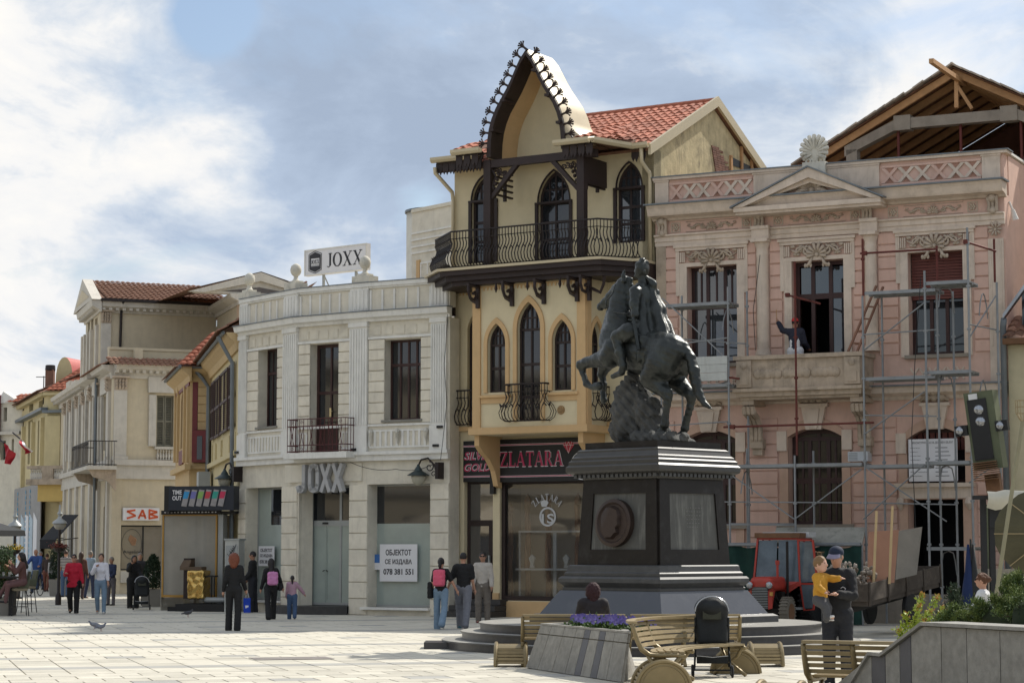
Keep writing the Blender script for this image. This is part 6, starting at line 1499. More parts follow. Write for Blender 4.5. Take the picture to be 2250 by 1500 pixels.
 R.post.append(lambda F,X,Y,Z:F+.005*np.sin(Z*55+X*9)*np.sin(X*40))
 sdf_obj('rider',R.mesh(.02),m_bronze,root,Matrix.Identity(4))
 C_=SDF()
 for a,b,c,d in (((1399,636,.14,.07),(1404,690,.2,.08),(1410,735,.28,.09),(1420,752,.36,.05)),((1412,632,.05,.09),(1420,690,.05,.12),(1432,740,.10,.12),(1444,760,.30,.05)),((1428,632,-.1,.08),(1440,680,-.05,.11),(1453,725,0,.12),(1466,750,.1,.06)),((1437,638,-.22,.07),(1450,680,-.2,.08),(1462,718,-.15,.09),(1480,738,-.1,.04))):
  ch(C_,[a,b,c,d],.09)
 ch(C_,[(1420,608,-.03,.055),(1434,625,-.1,.06),(1441,640,-.22,.06)],.04);ch(C_,[(1400,630,.12,.05),(1414,628,.02,.06)],.04)
 C_.post.append(lambda F,X,Y,Z:F+.022*np.sin((X*.8+Y*.6-Z*.16)*28)+.003*np.sin(Z*21+X*14))
 sdf_obj('cape',C_.mesh(.02),m_bronze,root,Matrix.Identity(4))
 m=MB();a,b=Vector(P(1391,697,.47)),Vector(P(1403,768,.50));m.tube([a,a+(b-a)*.12],.03,6);m.tube([a+(b-a)*.12,b],.045,4,r1=.035);m.tube([a+(b-a)*.1+Vector((-.1,0,.02)),a+(b-a)*.1+Vector((.1,0,-.02))],.02,5);m.build('sword',m_bronze,root)
 K=SDF()
 ch(K,[(1388,836,0,.17),(1386,866,0,.28),(1388,905,0,.36),(1392,940,0,.42)],.1);ch(K,[(1405,870,0,.2),(1425,905,.05,.26),(1440,945,.05,.26)],.1)
 ch(K,[(1372,900,.1,.16),(1362,945,.1,.2)],.08);ch(K,[(1360,962,0,.12),(1500,968,0,.13)],.08);ch(K,[(1400,962,.35,.14),(1475,966,.3,.13)],.08);ch(K,[(1430,968,-.35,.12),(1515,972,-.28,.10)],.08)
 K.post.append(lambda F,X,Y,Z:F+.03*np.abs(np.sin(X*7+Z*5+Y*2))*np.sign(np.sin(Y*9-Z*8+1))*.8+.032*np.sin(X*21-Y*17+Z*13)*np.sin(Z*25+X*7)+.016*np.sin(X*57+Z*41)*np.sin(Y*47-Z*31))
 zb=O.z
 K.post.append(lambda F,X,Y,Z:np.maximum(F,(zb+.003-Z)+0*F))
 sdf_obj('rock',K.mesh(.026),m_rock,root,Matrix.Identity(4))
build_statue()
# ================================================================== foreground: planters, benches, prams
m_gold=M('gold_brown_paint',(.24,.185,.095),.38,.35,vary=.12,scale=4,bump=.05,dirt=.25,dirtc=(.14,.11,.07),dscale=6)
m_gold2=M('painted_slat',(.31,.24,.13),.5,.1,vary=.15,scale=5,bump=.1,rand=.08,dirt=.3,dirtc=(.16,.12,.08),dscale=7)
m_plant=M('grey_planter_stone',(.28,.268,.24),.75,vary=.32,scale=9,bump=.3,bscale=60,dirt=.5,dirtc=(.15,.14,.12),streak=.35,rand=.05)
m_plantd=M('dark_planter_stone',(.085,.085,.095),.5,vary=.2,dirt=.3,dirtc=(.14,.14,.14))
m_soil=M('dark_soil',(.03,.022,.015),.95,vary=.3,bump=.6)
m_leafg=M('fresh_leaf',(.085,.15,.03),.55,vary=.3,scale=20,bump=0,rand=.2)
m_jun=M('juniper_green',(.075,.12,.03),.7,vary=.45,scale=9,bump=0)
m_juny=M('juniper_tip',(.17,.22,.045),.7,vary=.3,scale=9,bump=0)
m_pansy=M('violet_petal',(.20,.16,.42),.6,vary=.3,scale=30,bump=0)
def quadface_panels(r,A,B,C,D,ns,rows,mats,names='stone_panel',gap=.008,off=.02,nrm=None):
 """A,B bottom left/right; C,D top right/left; cut into panels at fractions ns (list) x rows"""
 n=nrm or ((B-A).cross(D-A)).normalized()
 for j in range(len(rows)-1):
  for i in range(len(ns)-1):
   q=lambda s,t:(A+(B-A)*s)*(1-t)+(D+(C-D)*s)*t
   gs,gt=gap/(B-A).length,gap/(D-A).length
   P=[q(ns[i]+gs,rows[j]+gt),q(ns[i+1]-gs,rows[j]+gt),q(ns[i+1]-gs,rows[j+1]-gt),q(ns[i]+gs,rows[j+1]-gt)]
   MB().hexa([p-n*.01 for p in P]+[p+n*off for p in P]).build(names,mats(i,j),r)
def leaf_cloud(name,mat,parent,pts,size,n,seed=1,elong=2.0,updir=.3):
 rr=random.Random(seed);V=[];Fc=[]
 for k in range(n):
  c,rad=pts(rr);d=Vector((rr.gauss(0,1),rr.gauss(0,1),rr.gauss(updir,1))).normalized();s=Vector((rr.gauss(0,1),rr.gauss(0,1),rr.gauss(0,1))).cross(d).normalized();L_=size*rr.uniform(.6,1.3)
  b=len(V);V +=[tuple(c),tuple(c+d*L_*.5+s*L_/elong*.5),tuple(c+d*L_),tuple(c+d*L_*.5-s*L_/elong*.5)];Fc.append((b,b+1,b+2,b+3))
 m=MB();m.add(V,Fc);return m.build(name,mat,parent)
def centre_planter():
 A0,B0=G(1157,1467),G(1367,1499);dirv=(B0-A0).normalized();inn=Vector((-dirv.y,dirv.x,0));inn=inn if inn.x > 0 else -inn
 hz=.66;tl=A0+inn*.14+dirv*.30;tr=B0+inn*.14-dirv*.06;tl.z=tr.z=hz
 C0,D0=B0+Vector((.32,2.5,0)),A0+Vector((1.05,.65,0));tc,td=C0+Vector((-.2,-.25,hz)),D0+Vector((-.15,-.2,hz))
 r=empty('planter',(A0+B0)/2,'grey stone-clad planter with violet pansies and two dark stripes beside the curved bench','planter')
 m=MB();ins=.06
 m.add([p+((A0+C0)/2-Vector((p.x,p.y,0)))*.03 for p in (A0,B0,C0,D0,tl,tr,tc,td)],[(0,1,5,4),(1,2,6,5),(2,3,7,6),(3,0,4,7)]);m.build('planter_core',m_joint,r)
 fr=[0,.155,.305,.43,.52,.58,.69,.76,.84,1.0]
 fr=[0,.14,.30,.44,.535,.60,.70,.765,.86,1.0]
 q_=lambda i,j:m_plantd if i in (4,6) else m_plant
 quadface_panels(r,A0,B0,tr,tl,fr,[0,.8,1],q_)
 quadface_panels(r,B0,C0,tc,tr,[0,.33,.66,1],[0,.8,1],lambda i,j:m_plant)
 quadface_panels(r,D0,A0,tl,td,[0,.5,1],[0,1],lambda i,j:m_plant)
 m=MB();up=Vector((0,0,.03));cen=(tl+tr+tc+td)/4;I=[cen+(p-cen)*.80 for p in (tl,tr,tc,td)];O=[cen+(p-cen)*1.03 for p in (tl,tr,tc,td)]
 for k in range(4):k2=(k+1) % 4;P=[O[k],O[k2],I[k2],I[k]];MB().hexa(P+[p+up for p in P]).build('rim_stone',m_plant,r)
 m=MB();m.add([p-Vector((0,0,.02)) for p in I],[(0,1,2,3)]);m.build('soil',m_soil,r)
 rr=random.Random(3)
 def inside():s,t=rr.uniform(.1,.98),rr.uniform(.05,.95);return I[0]+(I[1]-I[0])*s+(I[3]-I[0])*t
 fl=empty('pansy_bed',I[0]+(I[2]-I[0])*.5,'bed of violet pansies with green leaves growing in the central planter','flowers');cs=[inside() for _ in range(60)]
 leaf_cloud('leaves',m_leafg,fl,lambda q:((lambda c:(c+Vector((q.gauss(0,.06),q.gauss(0,.06),abs(q.gauss(0,.05)))),0))(q.choice(cs))),.055,2600,5,1.6,.8)['kind']='stuff'
 m=MB()
 for k in range(230):
  c=rr.choice(cs)+Vector((rr.gauss(0,.09),rr.gauss(0,.09),rr.uniform(.09,.17)));cl=.032
  for p in range(5):
   a=p*1.257+rr.random();d=Vector((math.cos(a),-.55+.3*math.sin(a),math.sin(a)))*cl;s=Vector((-math.sin(a),.1,math.cos(a)))*cl*.6
   m.add([c,c+d*.6+s,c+d*1.2,c+d*.6-s],[(0,1,2,3)])
 m.build('petals',m_pansy,fl)['kind']='stuff'
 return tr
centre_planter()
def right_planter():
 # near wall with a rim that steps down to the left
 Yt=22.4;T=AT(2034,1373,Yt);d=Vector((.42,-.907,0)).normalized();hz=T.z
 def on(px,py):  # point of the wall plane
  F=Fr((T.x,T.y),(T.x+d.x*3,T.y+d.y*3));u,h=F.uh(px,py);return u,h
 F=Fr((T.x,T.y),(T.x+d.x*3,T.y+d.y*3));r=empty('planter',F.p(1,0,0),'large grey stone planter wall with sloping rim and dark stripes at the right foreground','planter')
 a,h1=on(1944,1441);b,h2=on(1918,1438);c,h3=on(1880,1500);L_=4.2
 outline=[(c-.5,0),(L_,0),(L_,hz),(0,hz),(a,h1),(b,h2+.0),(c,max(h3,.1))]
 m=MB(F);m.prism(outline,-.35,0);m.build('planter_core',m_joint,r)
 # cladding panels between slanted joints
 def top(u):
  pts=sorted([(c-.5,0),(c,max(h3,.1)),(b,h2),(a,h1),(0,hz),(L_,hz)]);
  for (x0,y0),(x1,y1) in zip(pts,pts[1:]):
   if x0 <=u <=x1:return y0+(y1-y0)*(u-x0)/max(1e-6,x1-x0)
  return hz
 cuts=[c-.35,b+.02,a+.05,-.42,-.22,.30,.72,1.25,1.8,2.4,3.0,3.6,4.2];hc=.33
 for i in range(len(cuts)-1):
  u0,u1=cuts[i]+.006,cuts[i+1]-.006;mt=m_plantd if i in (1,3) else m_plant
  for lo,hi in ((.0,hc-.005),(hc+.005,9)):
   t0,t1=min(top(u0),hi)-.01,min(top(u1),hi)-.01
   if min(t0,t1) <=lo+.02 and max(t0,t1) <=lo+.04:continue
   t0=max(t0,lo+.01)
   P=[(u0,lo),(u1,lo),(u1,t1),(u0,t0)]
   mids=[(x,y-.01) for x,y in ((a,h1),(0,hz)) if u0 < x < u1 and y < hi]
   P=[(u0,lo),(u1,lo),(u1,t1)]+mids[::-1]+[(u0,t0)]
   MB(F).prism(P,0,.03).build('stone_panel',mt,r)
 R=[(c,max(h3,.1)),(b,h2),(a,h1),(0,hz),(L_,hz)]
 for p,q in zip(R,R[1:]):
  m=MB(F);m.hexa([(p[0],-.07,p[1]),(q[0],-.07,q[1]),(q[0],.38,q[1]),(p[0],.38,p[1]),(p[0],-.07,p[1]+.035),(q[0],-.07,q[1]+.035),(q[0],.38,q[1]+.035),(p[0],.38,p[1]+.035)]);m.build('rim_stone',m_plant,r)
 m=MB(F);m.add([(0,.35,hz-.05),(L_,.35,hz-.05),(L_,5.5,hz-.05),(0,5.5,hz-.05)],[(0,1,2,3)]);m.build('soil',m_soil,r)
 m=MB(F);m.box(0.0,.1,-5.5,-.36,0,hz);m.box(0.1,L_,-5.6,-5.5,0,hz);m.build('rear_wall',m_plant,r)
 # spreading junipers
 def bush(cx,cy,rx,ry,rz,n,lab,seed):
  c0=AT(cx,1380,cy);c0.z=hz-.05;b=empty('juniper_bush',c0,lab,'shrub','junipers in the right planter');rr=random.Random(seed)
  m=MB()
  tips=[]
  for k in range(46):
   a=rr.uniform(0,6.283);e=rr.uniform(.15,1.35);L_2=rr.uniform(.7,1.05);tip=Vector((rx*math.cos(a)*math.cos(e)*L_2,ry*math.sin(a)*math.cos(e)*L_2,rz*math.sin(e)*L_2));tips.append(tip)
   m.tube([c0,c0+tip*.5+Vector((0,0,.05)),c0+tip*.9],[.014,.009,.004],4)
  m.build('branches',m_stem,b)['kind']='stuff'
  def pts(q):
   t=q.choice(tips);s=q.uniform(.45,1.08);return c0+t*s+Vector((q.gauss(0,.03),q.gauss(0,.03),q.gauss(0,.022))),0
  K=SDF()
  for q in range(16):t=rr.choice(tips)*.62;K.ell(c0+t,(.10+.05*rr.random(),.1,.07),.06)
  K.ell(c0+Vector((0,0,.05)),(rx*.7,ry*.7,rz*.5),.1);sdf_obj('foliage_core',K.mesh(.04),m_jun_d,b,Matrix.Identity(4))['kind']='stuff'  # opaque core blob, added so the bush cannot be seen through
  leaf_cloud('needles',m_jun,b,pts,.045,n,seed,4.5,.9)['kind']='stuff'
  def pts2(q):
   t=q.choice(tips);return c0+t*q.uniform(.92,1.12)+Vector((q.gauss(0,.025),q.gauss(0,.025),q.gauss(.01,.02))),0
  leaf_cloud('needle_tips',m_juny,b,pts2,.032,n//2,seed+9,4.5,.9)['kind']='stuff'
 bush(2242,23.4,.46,.5,.52,34000,'rounded green juniper at the right edge of the picture, rising above the stone rim',4)
 bush(2150,23.9,.44,.4,.20,20000,'lower yellow-green juniper between the white-jacketed woman and the edge shrub',8)
 bush(2300,22.8,.5,.5,.55,9000,'juniper beyond the right edge of the picture',18)
 # young shrub with golden tips left of the planter
 base=AT(1985,1400,25.6);base.z=.55;b=empty('young_shrub',base,'slender young shrub with lime and golden orange leaf tips','shrub');rr=random.Random(12)
 for k,(tx,ty) in enumerate(((2025,1305),(2060,1310),(2045,1340),(1975,1382),(1990,1350),(2005,1372),(2018,1330),(2072,1335),(2035,1362))):
  tip=AT(tx,ty,25.6+rr.uniform(-.25,.25));mid=(base+tip)/2+Vector((rr.uniform(-.05,.05),0,-.05))
  m=MB();m.tube([base,mid,tip],[.007,.005,.003],4);st=m.build('stem',m_stem,b)
  def pts(q,tip=tip,mid=mid):
   s=q.random()**.8;return mid+(tip-mid)*s+Vector((q.gauss(0,.022),q.gauss(0,.022),q.gauss(0,.012))),0
  leaf_cloud('leaves',m_lime,b,pts,.048,120,k,1.9,.6)['kind']='stuff'
  leaf_cloud('leaf_tips',m_orange,b,lambda q,tip=tip:(tip+Vector((q.gauss(0,.02),q.gauss(0,.02),q.gauss(-.01,.02))),0),.04,18,k+50,1.8,.8)['kind']='stuff'
m_jun_d=M('juniper_core_shade',(.02,.033,.012),.9,vary=.4,bump=0)  # darker copy of the juniper green; inner shade of the bush put into the colour
m_stem=M('brown_stem',(.07,.045,.03),.9,vary=.2,bump=0)
m_lime=M('lime_leaf',(.34,.42,.05),.5,vary=.3,scale=30,bump=0)
m_orange=M('orange_leaf_tip',(.50,.26,.06),.5,vary=.3,scale=30,bump=0)
right_planter()
# ================================================================== benches with half-drum feet
def drum(parent,c,ax,r=.36,L_=.46,lab=None):
 """half cylinder standing on its flat side; ax = unit axis direction"""
 ax=Vector(ax).normalized();sd_=Vector((-ax.y,ax.x,0))
 T=Matrix(((ax.x,sd_.x,0,c[0]),(ax.y,sd_.y,0,c[1]),(0,0,1,0),(0,0,0,1)))
 m=MB(T);n=14
 for a0,a1 in ((55,125),):
  P=[]
  for k in range(9):
   a=R_(a0+(a1-a0)*k/8);P.append((math.cos(a),math.sin(a)))
  V=[(x,y*r*.96,z*r*.96) for x in (-L_/2,L_/2) for y,z in P]+[(x,y*r*.90,z*r*.90) for x in (-L_/2,L_/2) for y,z in P]
  q=len(P);m.add(V,[(i,i+1,q+i+1,q+i) for i in range(q-1)]+[(2*q+i,3*q+i,3*q+i+1,2*q+i+1) for i in range(q-1)]+[(0,q,3*q,2*q),(q-1,3*q-1,4*q-1,2*q-1)])
 d=m.build('drum',m_gold,parent,auto=40)
 for sgn in (-1,1):
  for k in range(5):
   a=R_(50-k*9.5);y,z=sgn*math.cos(a)*r*.93,math.sin(a)*r*.93;m=MB(T);m.cbox((0,y,z),(L_,.018,.04),Matrix.Rotation(-sgn*(math.pi/2-a)*.0,3,'X'));m.build('drum_slat',m_gold2,d)
 for s in (-1,1):
  m=MB(T);x=s*L_/2;P=[(math.cos(math.pi*k/24)*r*.97,math.sin(math.pi*k/24)*r*.97) for k in range(25)]
  V=[(x-.012,y,z+.001) for y,z in P]+[(x+.012,y,z+.001) for y,z in P];q=len(P);m.add(V,[tuple(range(q)),tuple(range(2*q-1,q-1,-1))]+[(i,i+1,q+i+1,q+i) for i in range(q-1)]);m.tube([(x,y*1.01,max(z*1.01,.01)) for y,z in P],.03,8);m.tube([(x+s*.012,y*.86,max(z*.86,.01)) for y,z in P],.008,5);m.build('drum_end',m_gold,d,auto=40)
def bench(lab,st,ndrum,seats=5,ribs=None,flip=False,zs=1.0,loose=()):
 """st: stations (point, direction along bench, direction to the back)"""
 p0=st[len(st)//2][0];r=empty('bench',(p0.x,p0.y,0),lab,'bench','gold brown slatted benches around the monument')
 prof=[(-.30,.445),(-.21,.455),(-.12,.455),(-.03,.45),(.06,.445)];back=[(.20,.50),(.245,.57),(.28,.64),(.31,.71),(.335,.78)]
 def pt(i,b,z):P,d,bk=st[i];q=P+bk*b;return Vector((q.x,q.y,z*zs))
 for i in range(len(st)-1):
  for b,z in prof:
   e=.035;m=MB();A,B,C,D=pt(i,b-e,z),pt(i+1,b-e,z),pt(i+1,b+e,z),pt(i,b+e,z);up=Vector((0,0,.028));m.hexa([A,B,C,D,A+up,B+up,C+up,D+up]);m.build('seat_slat',m_gold2,r)
  for b,z in back:
   m=MB();h=.045;t=.022;A,B=pt(i,b,z),pt(i+1,b,z);bk0,bk1=st[i][2],st[i+1][2];lean=.018
   m.hexa([A,B,B+bk1*t,A+bk0*t,A+Vector((0,0,h))+bk0*lean,B+Vector((0,0,h))+bk1*lean,B+Vector((0,0,h))+bk1*(t+lean),A+Vector((0,0,h))+bk0*(t+lean)]);m.build('back_slat',m_gold2,r)
  m=MB();A,B,C,D=pt(i,.30,.845),pt(i+1,.30,.845),pt(i+1,.42,.845),pt(i,.42,.845);up=Vector((0,0,.035));m.hexa([A,B,C,D,A+up,B+up,C+up,D+up]);m.build('top_rail',m_gold2,r)
 for i in (ribs or (0,len(st)//2,len(st)-1)):
  P,d,bk=st[i];L=lambda b,z:Vector((P.x,P.y,0))+bk*b+Vector((0,0,z*zs))
  m=MB();m.tube([L(-.34,.41),L(-.2,.425),L(0,.42),L(.14,.43),L(.24,.50),L(.30,.62),L(.345,.76),L(.365,.84)],[.03,.032,.034,.036,.036,.032,.03,.03],6)
  m.build('rib',m_gold,r,smooth=True)
  for b0,b1,e in ((-.28,-.05,-.34),(.16,.0,.30)):
   m=MB();m.tube([L(b0,.42),L((b0+b1)/2,.28),L(b1*.6,.2),L((b1+e)/2,.1),L(e,.02)],[.028,.028,.026,.026,.03],6);m.build('leg',m_gold,r,smooth=True)
 for i,off in ndrum:
  P,d,bk=st[i];c=P+d*off;drum(r,(c.x,c.y),d)
 for c,ax in loose:drum(r,c,ax)
 return r
def line_st(x0,y0,x1,y1,n,backdir):
 a,b=Vector((x0,y0,0)),Vector((x1,y1,0));d=(b-a).normalized();return [(a+(b-a)*k/n,d,Vector(backdir).normalized()) for k in range(n+1)]
def build_benches():
 Y=34.3;X=lambda px,y:AT(px,1207,y).x
 bench('straight bench seen from behind, left of the violet flowers, seating the hooded woman',line_st(X(1148,Y),Y,X(1370,Y),Y-.05,2,(0,-1,0)),[(0,-.18)],zs=.92)
 bench('straight bench seen from behind, right of the pushchair canopy',line_st(X(1382,Y),Y-.0,X(1620,Y),Y+.05,2,(0,-1,0)),[(2,.42)],zs=.92)
 A,B,C=Vector((1.95,29.05,0)),Vector((2.22,30.6,0)),Vector((3.12,31.75,0))
 ax,ay,bx,by,cx,cy=A.x,A.y,B.x,B.y,C.x,C.y;D=2*(ax*(by-cy)+bx*(cy-ay)+cx*(ay-by));ux=((ax*ax+ay*ay)*(by-cy)+(bx*bx+by*by)*(cy-ay)+(cx*cx+cy*cy)*(ay-by))/D;uy=((ax*ax+ay*ay)*(cx-bx)+(bx*bx+by*by)*(ax-cx)+(cx*cx+cy*cy)*(bx-ax))/D
 O=Vector((ux,uy,0));R0=(A-O).length;a0=math.atan2(A.y-uy,A.x-ux);a1=math.atan2(C.y-uy,C.x-ux);a0=a0+2*math.pi if a0 < 0 else a0;a1=a1+2*math.pi if a1 < 0 else a1
 st=[]
 for k in range(9):
  a=a0+(a1-a0)*k/8;rd=Vector((math.cos(a),math.sin(a),0));tn=Vector((-rd.y,rd.x,0))*(1 if a1 > a0 else -1);st.append((O+rd*R0,tn,rd))
 bench('curved bench with wavy slats behind the empty pushchair',st,[(0,-.1)],ribs=(0,4,8),zs=.98,loose=[((AT(1614,1207,32.4).x,32.4),(.1,1,0))])
 Y=24.0;bench('bench seen from behind at the bottom right, in front of the man holding a toddler',line_st(X(1790,Y),Y+.15,X(1990,Y),Y-.3,2,(-.45,-.9,0)),[(0,-.38)],zs=.94)
build_benches()
# ================================================================== pushchairs
m_pramb=M('black_pram_fabric',(.012,.014,.015),.7,vary=.3,scale=8,bump=.2)
m_pramg=M('olive_mesh_fabric',(.05,.052,.035),.8,vary=.4,scale=12,bump=.2)
m_chrome=M('satin_metal',(.35,.36,.38),.25,.9,vary=0,bump=0)
m_rub=M('black_rubber',(.014,.014,.015),.8,vary=.2,bump=0)
def wheel(m,c,r,w,axis='X',seg=18):
 m.lathe([(r*.3,-w/2),(r*.86,-w/2),(r,-w*.3),(r,w*.3),(r*.86,w/2),(r*.3,w/2)],c,seg,axis)
def pram(label,loc,rz,s=1.0):
 r=empty('pushchair',(0,0,0),label,'pushchair')
 S=SDF();S.box((0,-.02,.70),(.215,.06,.28),.07,.05,Matrix.Rotation(R_(-8),4,'X'));S.ell((0,.06,.93),(.225,.23,.165),.08);S.box((0,.14,.50),(.20,.16,.05),.05,.05)
 S.ell((0,.34,.86),(.19,.22,.17),.03,neg=True)
 sdf_obj('seat_shell',S.mesh(.014),m_pramb,r)
 m=MB();m.tube([(.225*math.cos(math.pi*k/14),-.10,.88+.20*math.sin(math.pi*k/14)) for k in range(15)],.011,6);m.build('canopy_hoop',m_chrome,r)
 MB().cbox((0,-.118,.86),(.25,.02,.17),Matrix.Rotation(R_(-8),3,'X')).build('mesh_window',m_pramg,r)
 m=MB()
 for sx in (-1,1):
  m.tube([(sx*.225,-.02,.80),(sx*.225,.0,.52),(sx*.235,.28,.12)],.014,6);m.tube([(sx*.22,.12,.55),(sx*.23,-.12,.3),(sx*.245,-.27,.1)],.014,6);m.tube([(sx*.22,-.05,.70),(sx*.235,.02,.62),(sx*.24,.34,.60)],.010,6)
 m.tube([(-.25,-.27,.1),(.25,-.27,.1)],.011,6);m.tube([(-.24,.34,.60),(0,.40,.62),(.24,.34,.60)],.014,6);m.build('frame',m_pramb,r)
 m=MB();m.cbox((0,-.06,.23),(.42,.32,.09));m.build('basket',m_pramb,r);m=MB();m.tube([(-.21,-.23,.29),(0,-.23,.27),(.21,-.23,.29)],.008,5);m.build('basket_edge',m_chrome,r)
 for sx in (-1,1):
  for y,rr in ((-.27,.085),(.27,.075)):
   m=MB();wheel(m,(sx*.265,y,rr),rr,.035);w=m.build('wheel',m_rub,r,auto=40);m=MB();m.lathe([(.01,-.02),(rr*.62,-.02),(rr*.62,.02),(.01,.02)],(sx*.265,y,rr),14,'X');m.build('hub',m_alu,w)
 put(r,loc,rz,s);return r
p=G(1568,1487);pram('empty black pushchair with an olive mesh back parked beside the curved bench',(p.x,p.y+.2,0),R_(-4),1.05)
p=G(310,1339);pram('dark pushchair on the shaded pavement beside the black-clad woman at left',(p.x,p.y+.1,0),R_(8),.93)
# ================================================================== tractor
m_red=M('faded_red_paint',(.42,.045,.03),.42,vary=.2,scale=5,bump=.05,dirt=.4,dirtc=(.16,.06,.04),dscale=5)
m_rust=M('rusty_brown_sheet',(.17,.085,.04),.75,vary=.35,dirt=.5,dirtc=(.05,.03,.02),dscale=6)
m_wpaint=M('white_sheet_metal',(.62,.62,.62),.4,vary=.1)
m_mach=M('oily_machinery',(.02,.017,.015),.6,.3,vary=.4)
m_tyre=M('dusty_tyre',(.17,.15,.12),.9,vary=.25,bump=.3)
g_cab=M('cab_window_glass',(.12,.15,.17),.08,vary=.4,scale=3,bump=.02)
def tractor():
 r=empty('tractor',(0,0,0),'old red tractor with cab and exhaust pipe parked behind the monument','tractor')
 S=SDF();S.box((0,-.62,1.0),(.27,.55,.17),.10,.05);S.box((0,-1.12,.95),(.26,.12,.2),.09,.04);sdf_obj('bonnet',S.mesh(.02),m_red,r)
 m=MB();m.cbox((0,-1.24,.68),(.40,.04,.52));g=m.build('grille',m_mach,r)
 for k in range(13):MB().cbox((0,-1.268,.46+k*.038),(.38,.015,.012)).build('grille_bar',m_alu,g)
 for s in (-1,1):
  m=MB();m.hexa([(s*.20,-1.27,.42),(s*.29,-1.23,.45),(s*.29,-1.05,.8),(s*.22,-1.05,.8),(s*.20,-1.27,.85),(s*.29,-1.23,.85),(s*.29,-1.0,.86),(s*.22,-1.05,.86)] if s > 0 else [(-.29,-1.23,.45),(-.20,-1.27,.42),(-.22,-1.05,.8),(-.29,-1.05,.8),(-.29,-1.23,.85),(-.20,-1.27,.85),(-.22,-1.05,.86),(-.29,-1.0,.86)]);m.build('side_panel',m_red,r)
  m=MB();m.lathe([(.01,-.04),(.085,-.04),(.10,.02),(.10,.08),(.01,.08)],(s*.24,-1.27,.98),16,'Y');h=m.build('headlight',m_red,r,auto=40);m=MB();m.lathe([(.01,-.055),(.06,-.05),(.085,-.042)],(s*.24,-1.27,.98),16,'Y');m.build('lens',m_chrome,h,smooth=True)
  m=MB();m.cbox((s*.27,-1.24,.78),(.07,.05,.09));m.build('indicator',m_orange,r)
 m=MB();m.cbox((0,-.55,.62),(.34,1.1,.40));m.cbox((0,-.95,.38),(1.1,.12,.12));m.tube([(-.3,-.9,.5),(-.35,-.3,.55)],.05);m.tube([(.25,-.9,.7),(.3,-.6,.5),(.28,-.2,.6)],.045);m.cbox((.22,-.4,.72),(.14,.25,.2));m.cbox((0,.5,.55),(.5,1.2,.45));m.build('engine',m_mach,r)
 m=MB();m.tube([(.20,-.55,1.1),(.20,-.55,1.45)],.028,8);m.tube([(.20,-.55,1.45),(.20,-.55,1.55)],.05,8);m.build('air_intake',m_red,r)
 m=MB();m.tube([(.33,-.2,.6),(.33,-.2,2.0)],.032,8);m.build('exhaust_pipe',m_mach,r)
 # cab: posts, sills, roof
 c=[(-.58,.0),(.58,.0),(.62,1.15),(-.62,1.15)];t=[(-.50,.12),(.50,.12),(.52,1.08),(-.52,1.08)]
 m=MB()
 for (x0,y0),(x1,y1) in zip(c,t):m.tube([(x0,y0,.95),(x1,y1,2.08)],.03,4)
 m.tube([(0.56,.5,.95),(.51,.55,2.08)],.028,4);m.tube([(-.56,.5,.95),(-.51,.55,2.08)],.028,4)
 for k in range(4):
  a,b=c[k],c[(k+1) % 4];m.tube([(a[0],a[1],.97),(b[0],b[1],.97)],.035,4);a,b=t[k],t[(k+1) % 4];m.tube([(a[0],a[1],2.06),(b[0],b[1],2.06)],.03,4)
 m.build('cab_frame',m_red,r)
 MB().hexa([(-.30,-.06,.78),(.30,-.06,.78),(.58,.0,.97),(-.58,.0,.97),(-.30,-.09,.95),(.30,-.09,.95),(.56,.0,1.05),(-.56,.0,1.05)]).build('scuttle',m_red,r)
 def pane(P,nm='pane'):n=(P[1]-P[0]).cross(P[3]-P[0]).normalized()*.008;MB().hexa([p-n for p in P]+[p+n for p in P]).build(nm,g_cab,r)
 v=lambda x,y,z:Vector((x,y,z))
 pane([v(-.54,.02,1.02),v(-.02,.02,1.02),v(-.02,.13,2.02),v(-.47,.13,2.02)]);pane([v(.02,.02,1.02),v(.54,.02,1.02),v(.47,.13,2.02),v(.02,.13,2.02)])
 pane([v(.58,.55,1.02),v(.60,1.1,1.02),v(.52,1.04,2.0),v(.51,.6,2.0)]);pane([v(-.57,.05,1.02),v(-.58,.48,1.02),v(-.51,.5,2.0),v(-.5,.16,2.0)]);pane([v(-.58,.55,1.02),v(-.60,1.1,1.02),v(-.52,1.04,2.0),v(-.51,.6,2.0)])
 # open door swung out on the near side
 D0=v(.56,.02,.5);dd=v(.62,-.18,0).normalized();m=MB();a=D0;L_=.50
 pts=[v(.52,.1,2.02),v(.52,.1,2.02)+dd*L_*.8,D0+dd*L_+v(0,0,.5),D0+dd*L_*.75+v(0,0,-.1),D0+dd*L_*.25+v(0,0,-.12),v(.58,.02,1.0),v(.52,.1,2.02)]
 m.tube(pts,.028,4);m.tube([v(.57,.02,1.0),D0+dd*L_+v(0,0,.5)],.028,4);dr=m.build('door',m_red,r)
 P=[v(.585,.02,1.03),D0+dd*L_*.95+v(0,0,.55),v(.52,.1,1.98)+dd*L_*.76,v(.54,.1,1.98)];n=v(.01,.01,0);MB().hexa([p-n for p in P]+[p+n for p in P]).build('pane',g_cab,dr)
 P=[D0+dd*L_*.28+v(0,0,-.08),D0+dd*L_*.72+v(0,0,-.06),D0+dd*L_*.95+v(0,0,.48),v(.585,.02,.98)];MB().hexa([p-n for p in P]+[p+n for p in P]).build('pane',g_cab,dr)
 m=MB();m.cbox((0,.3,2.14),(1.12,.5,.12));m.build('roof',m_rust,r);m=MB();m.cbox((.05,.85,2.16),(1.16,.56,.12));m.build('roof_panel',m_wpaint,r)
 m=MB();m.cbox((0,.75,.95),(.5,.45,.12));m.cbox((0,.98,1.2),(.48,.1,.45));m.build('driver_seat',m_mach,r)
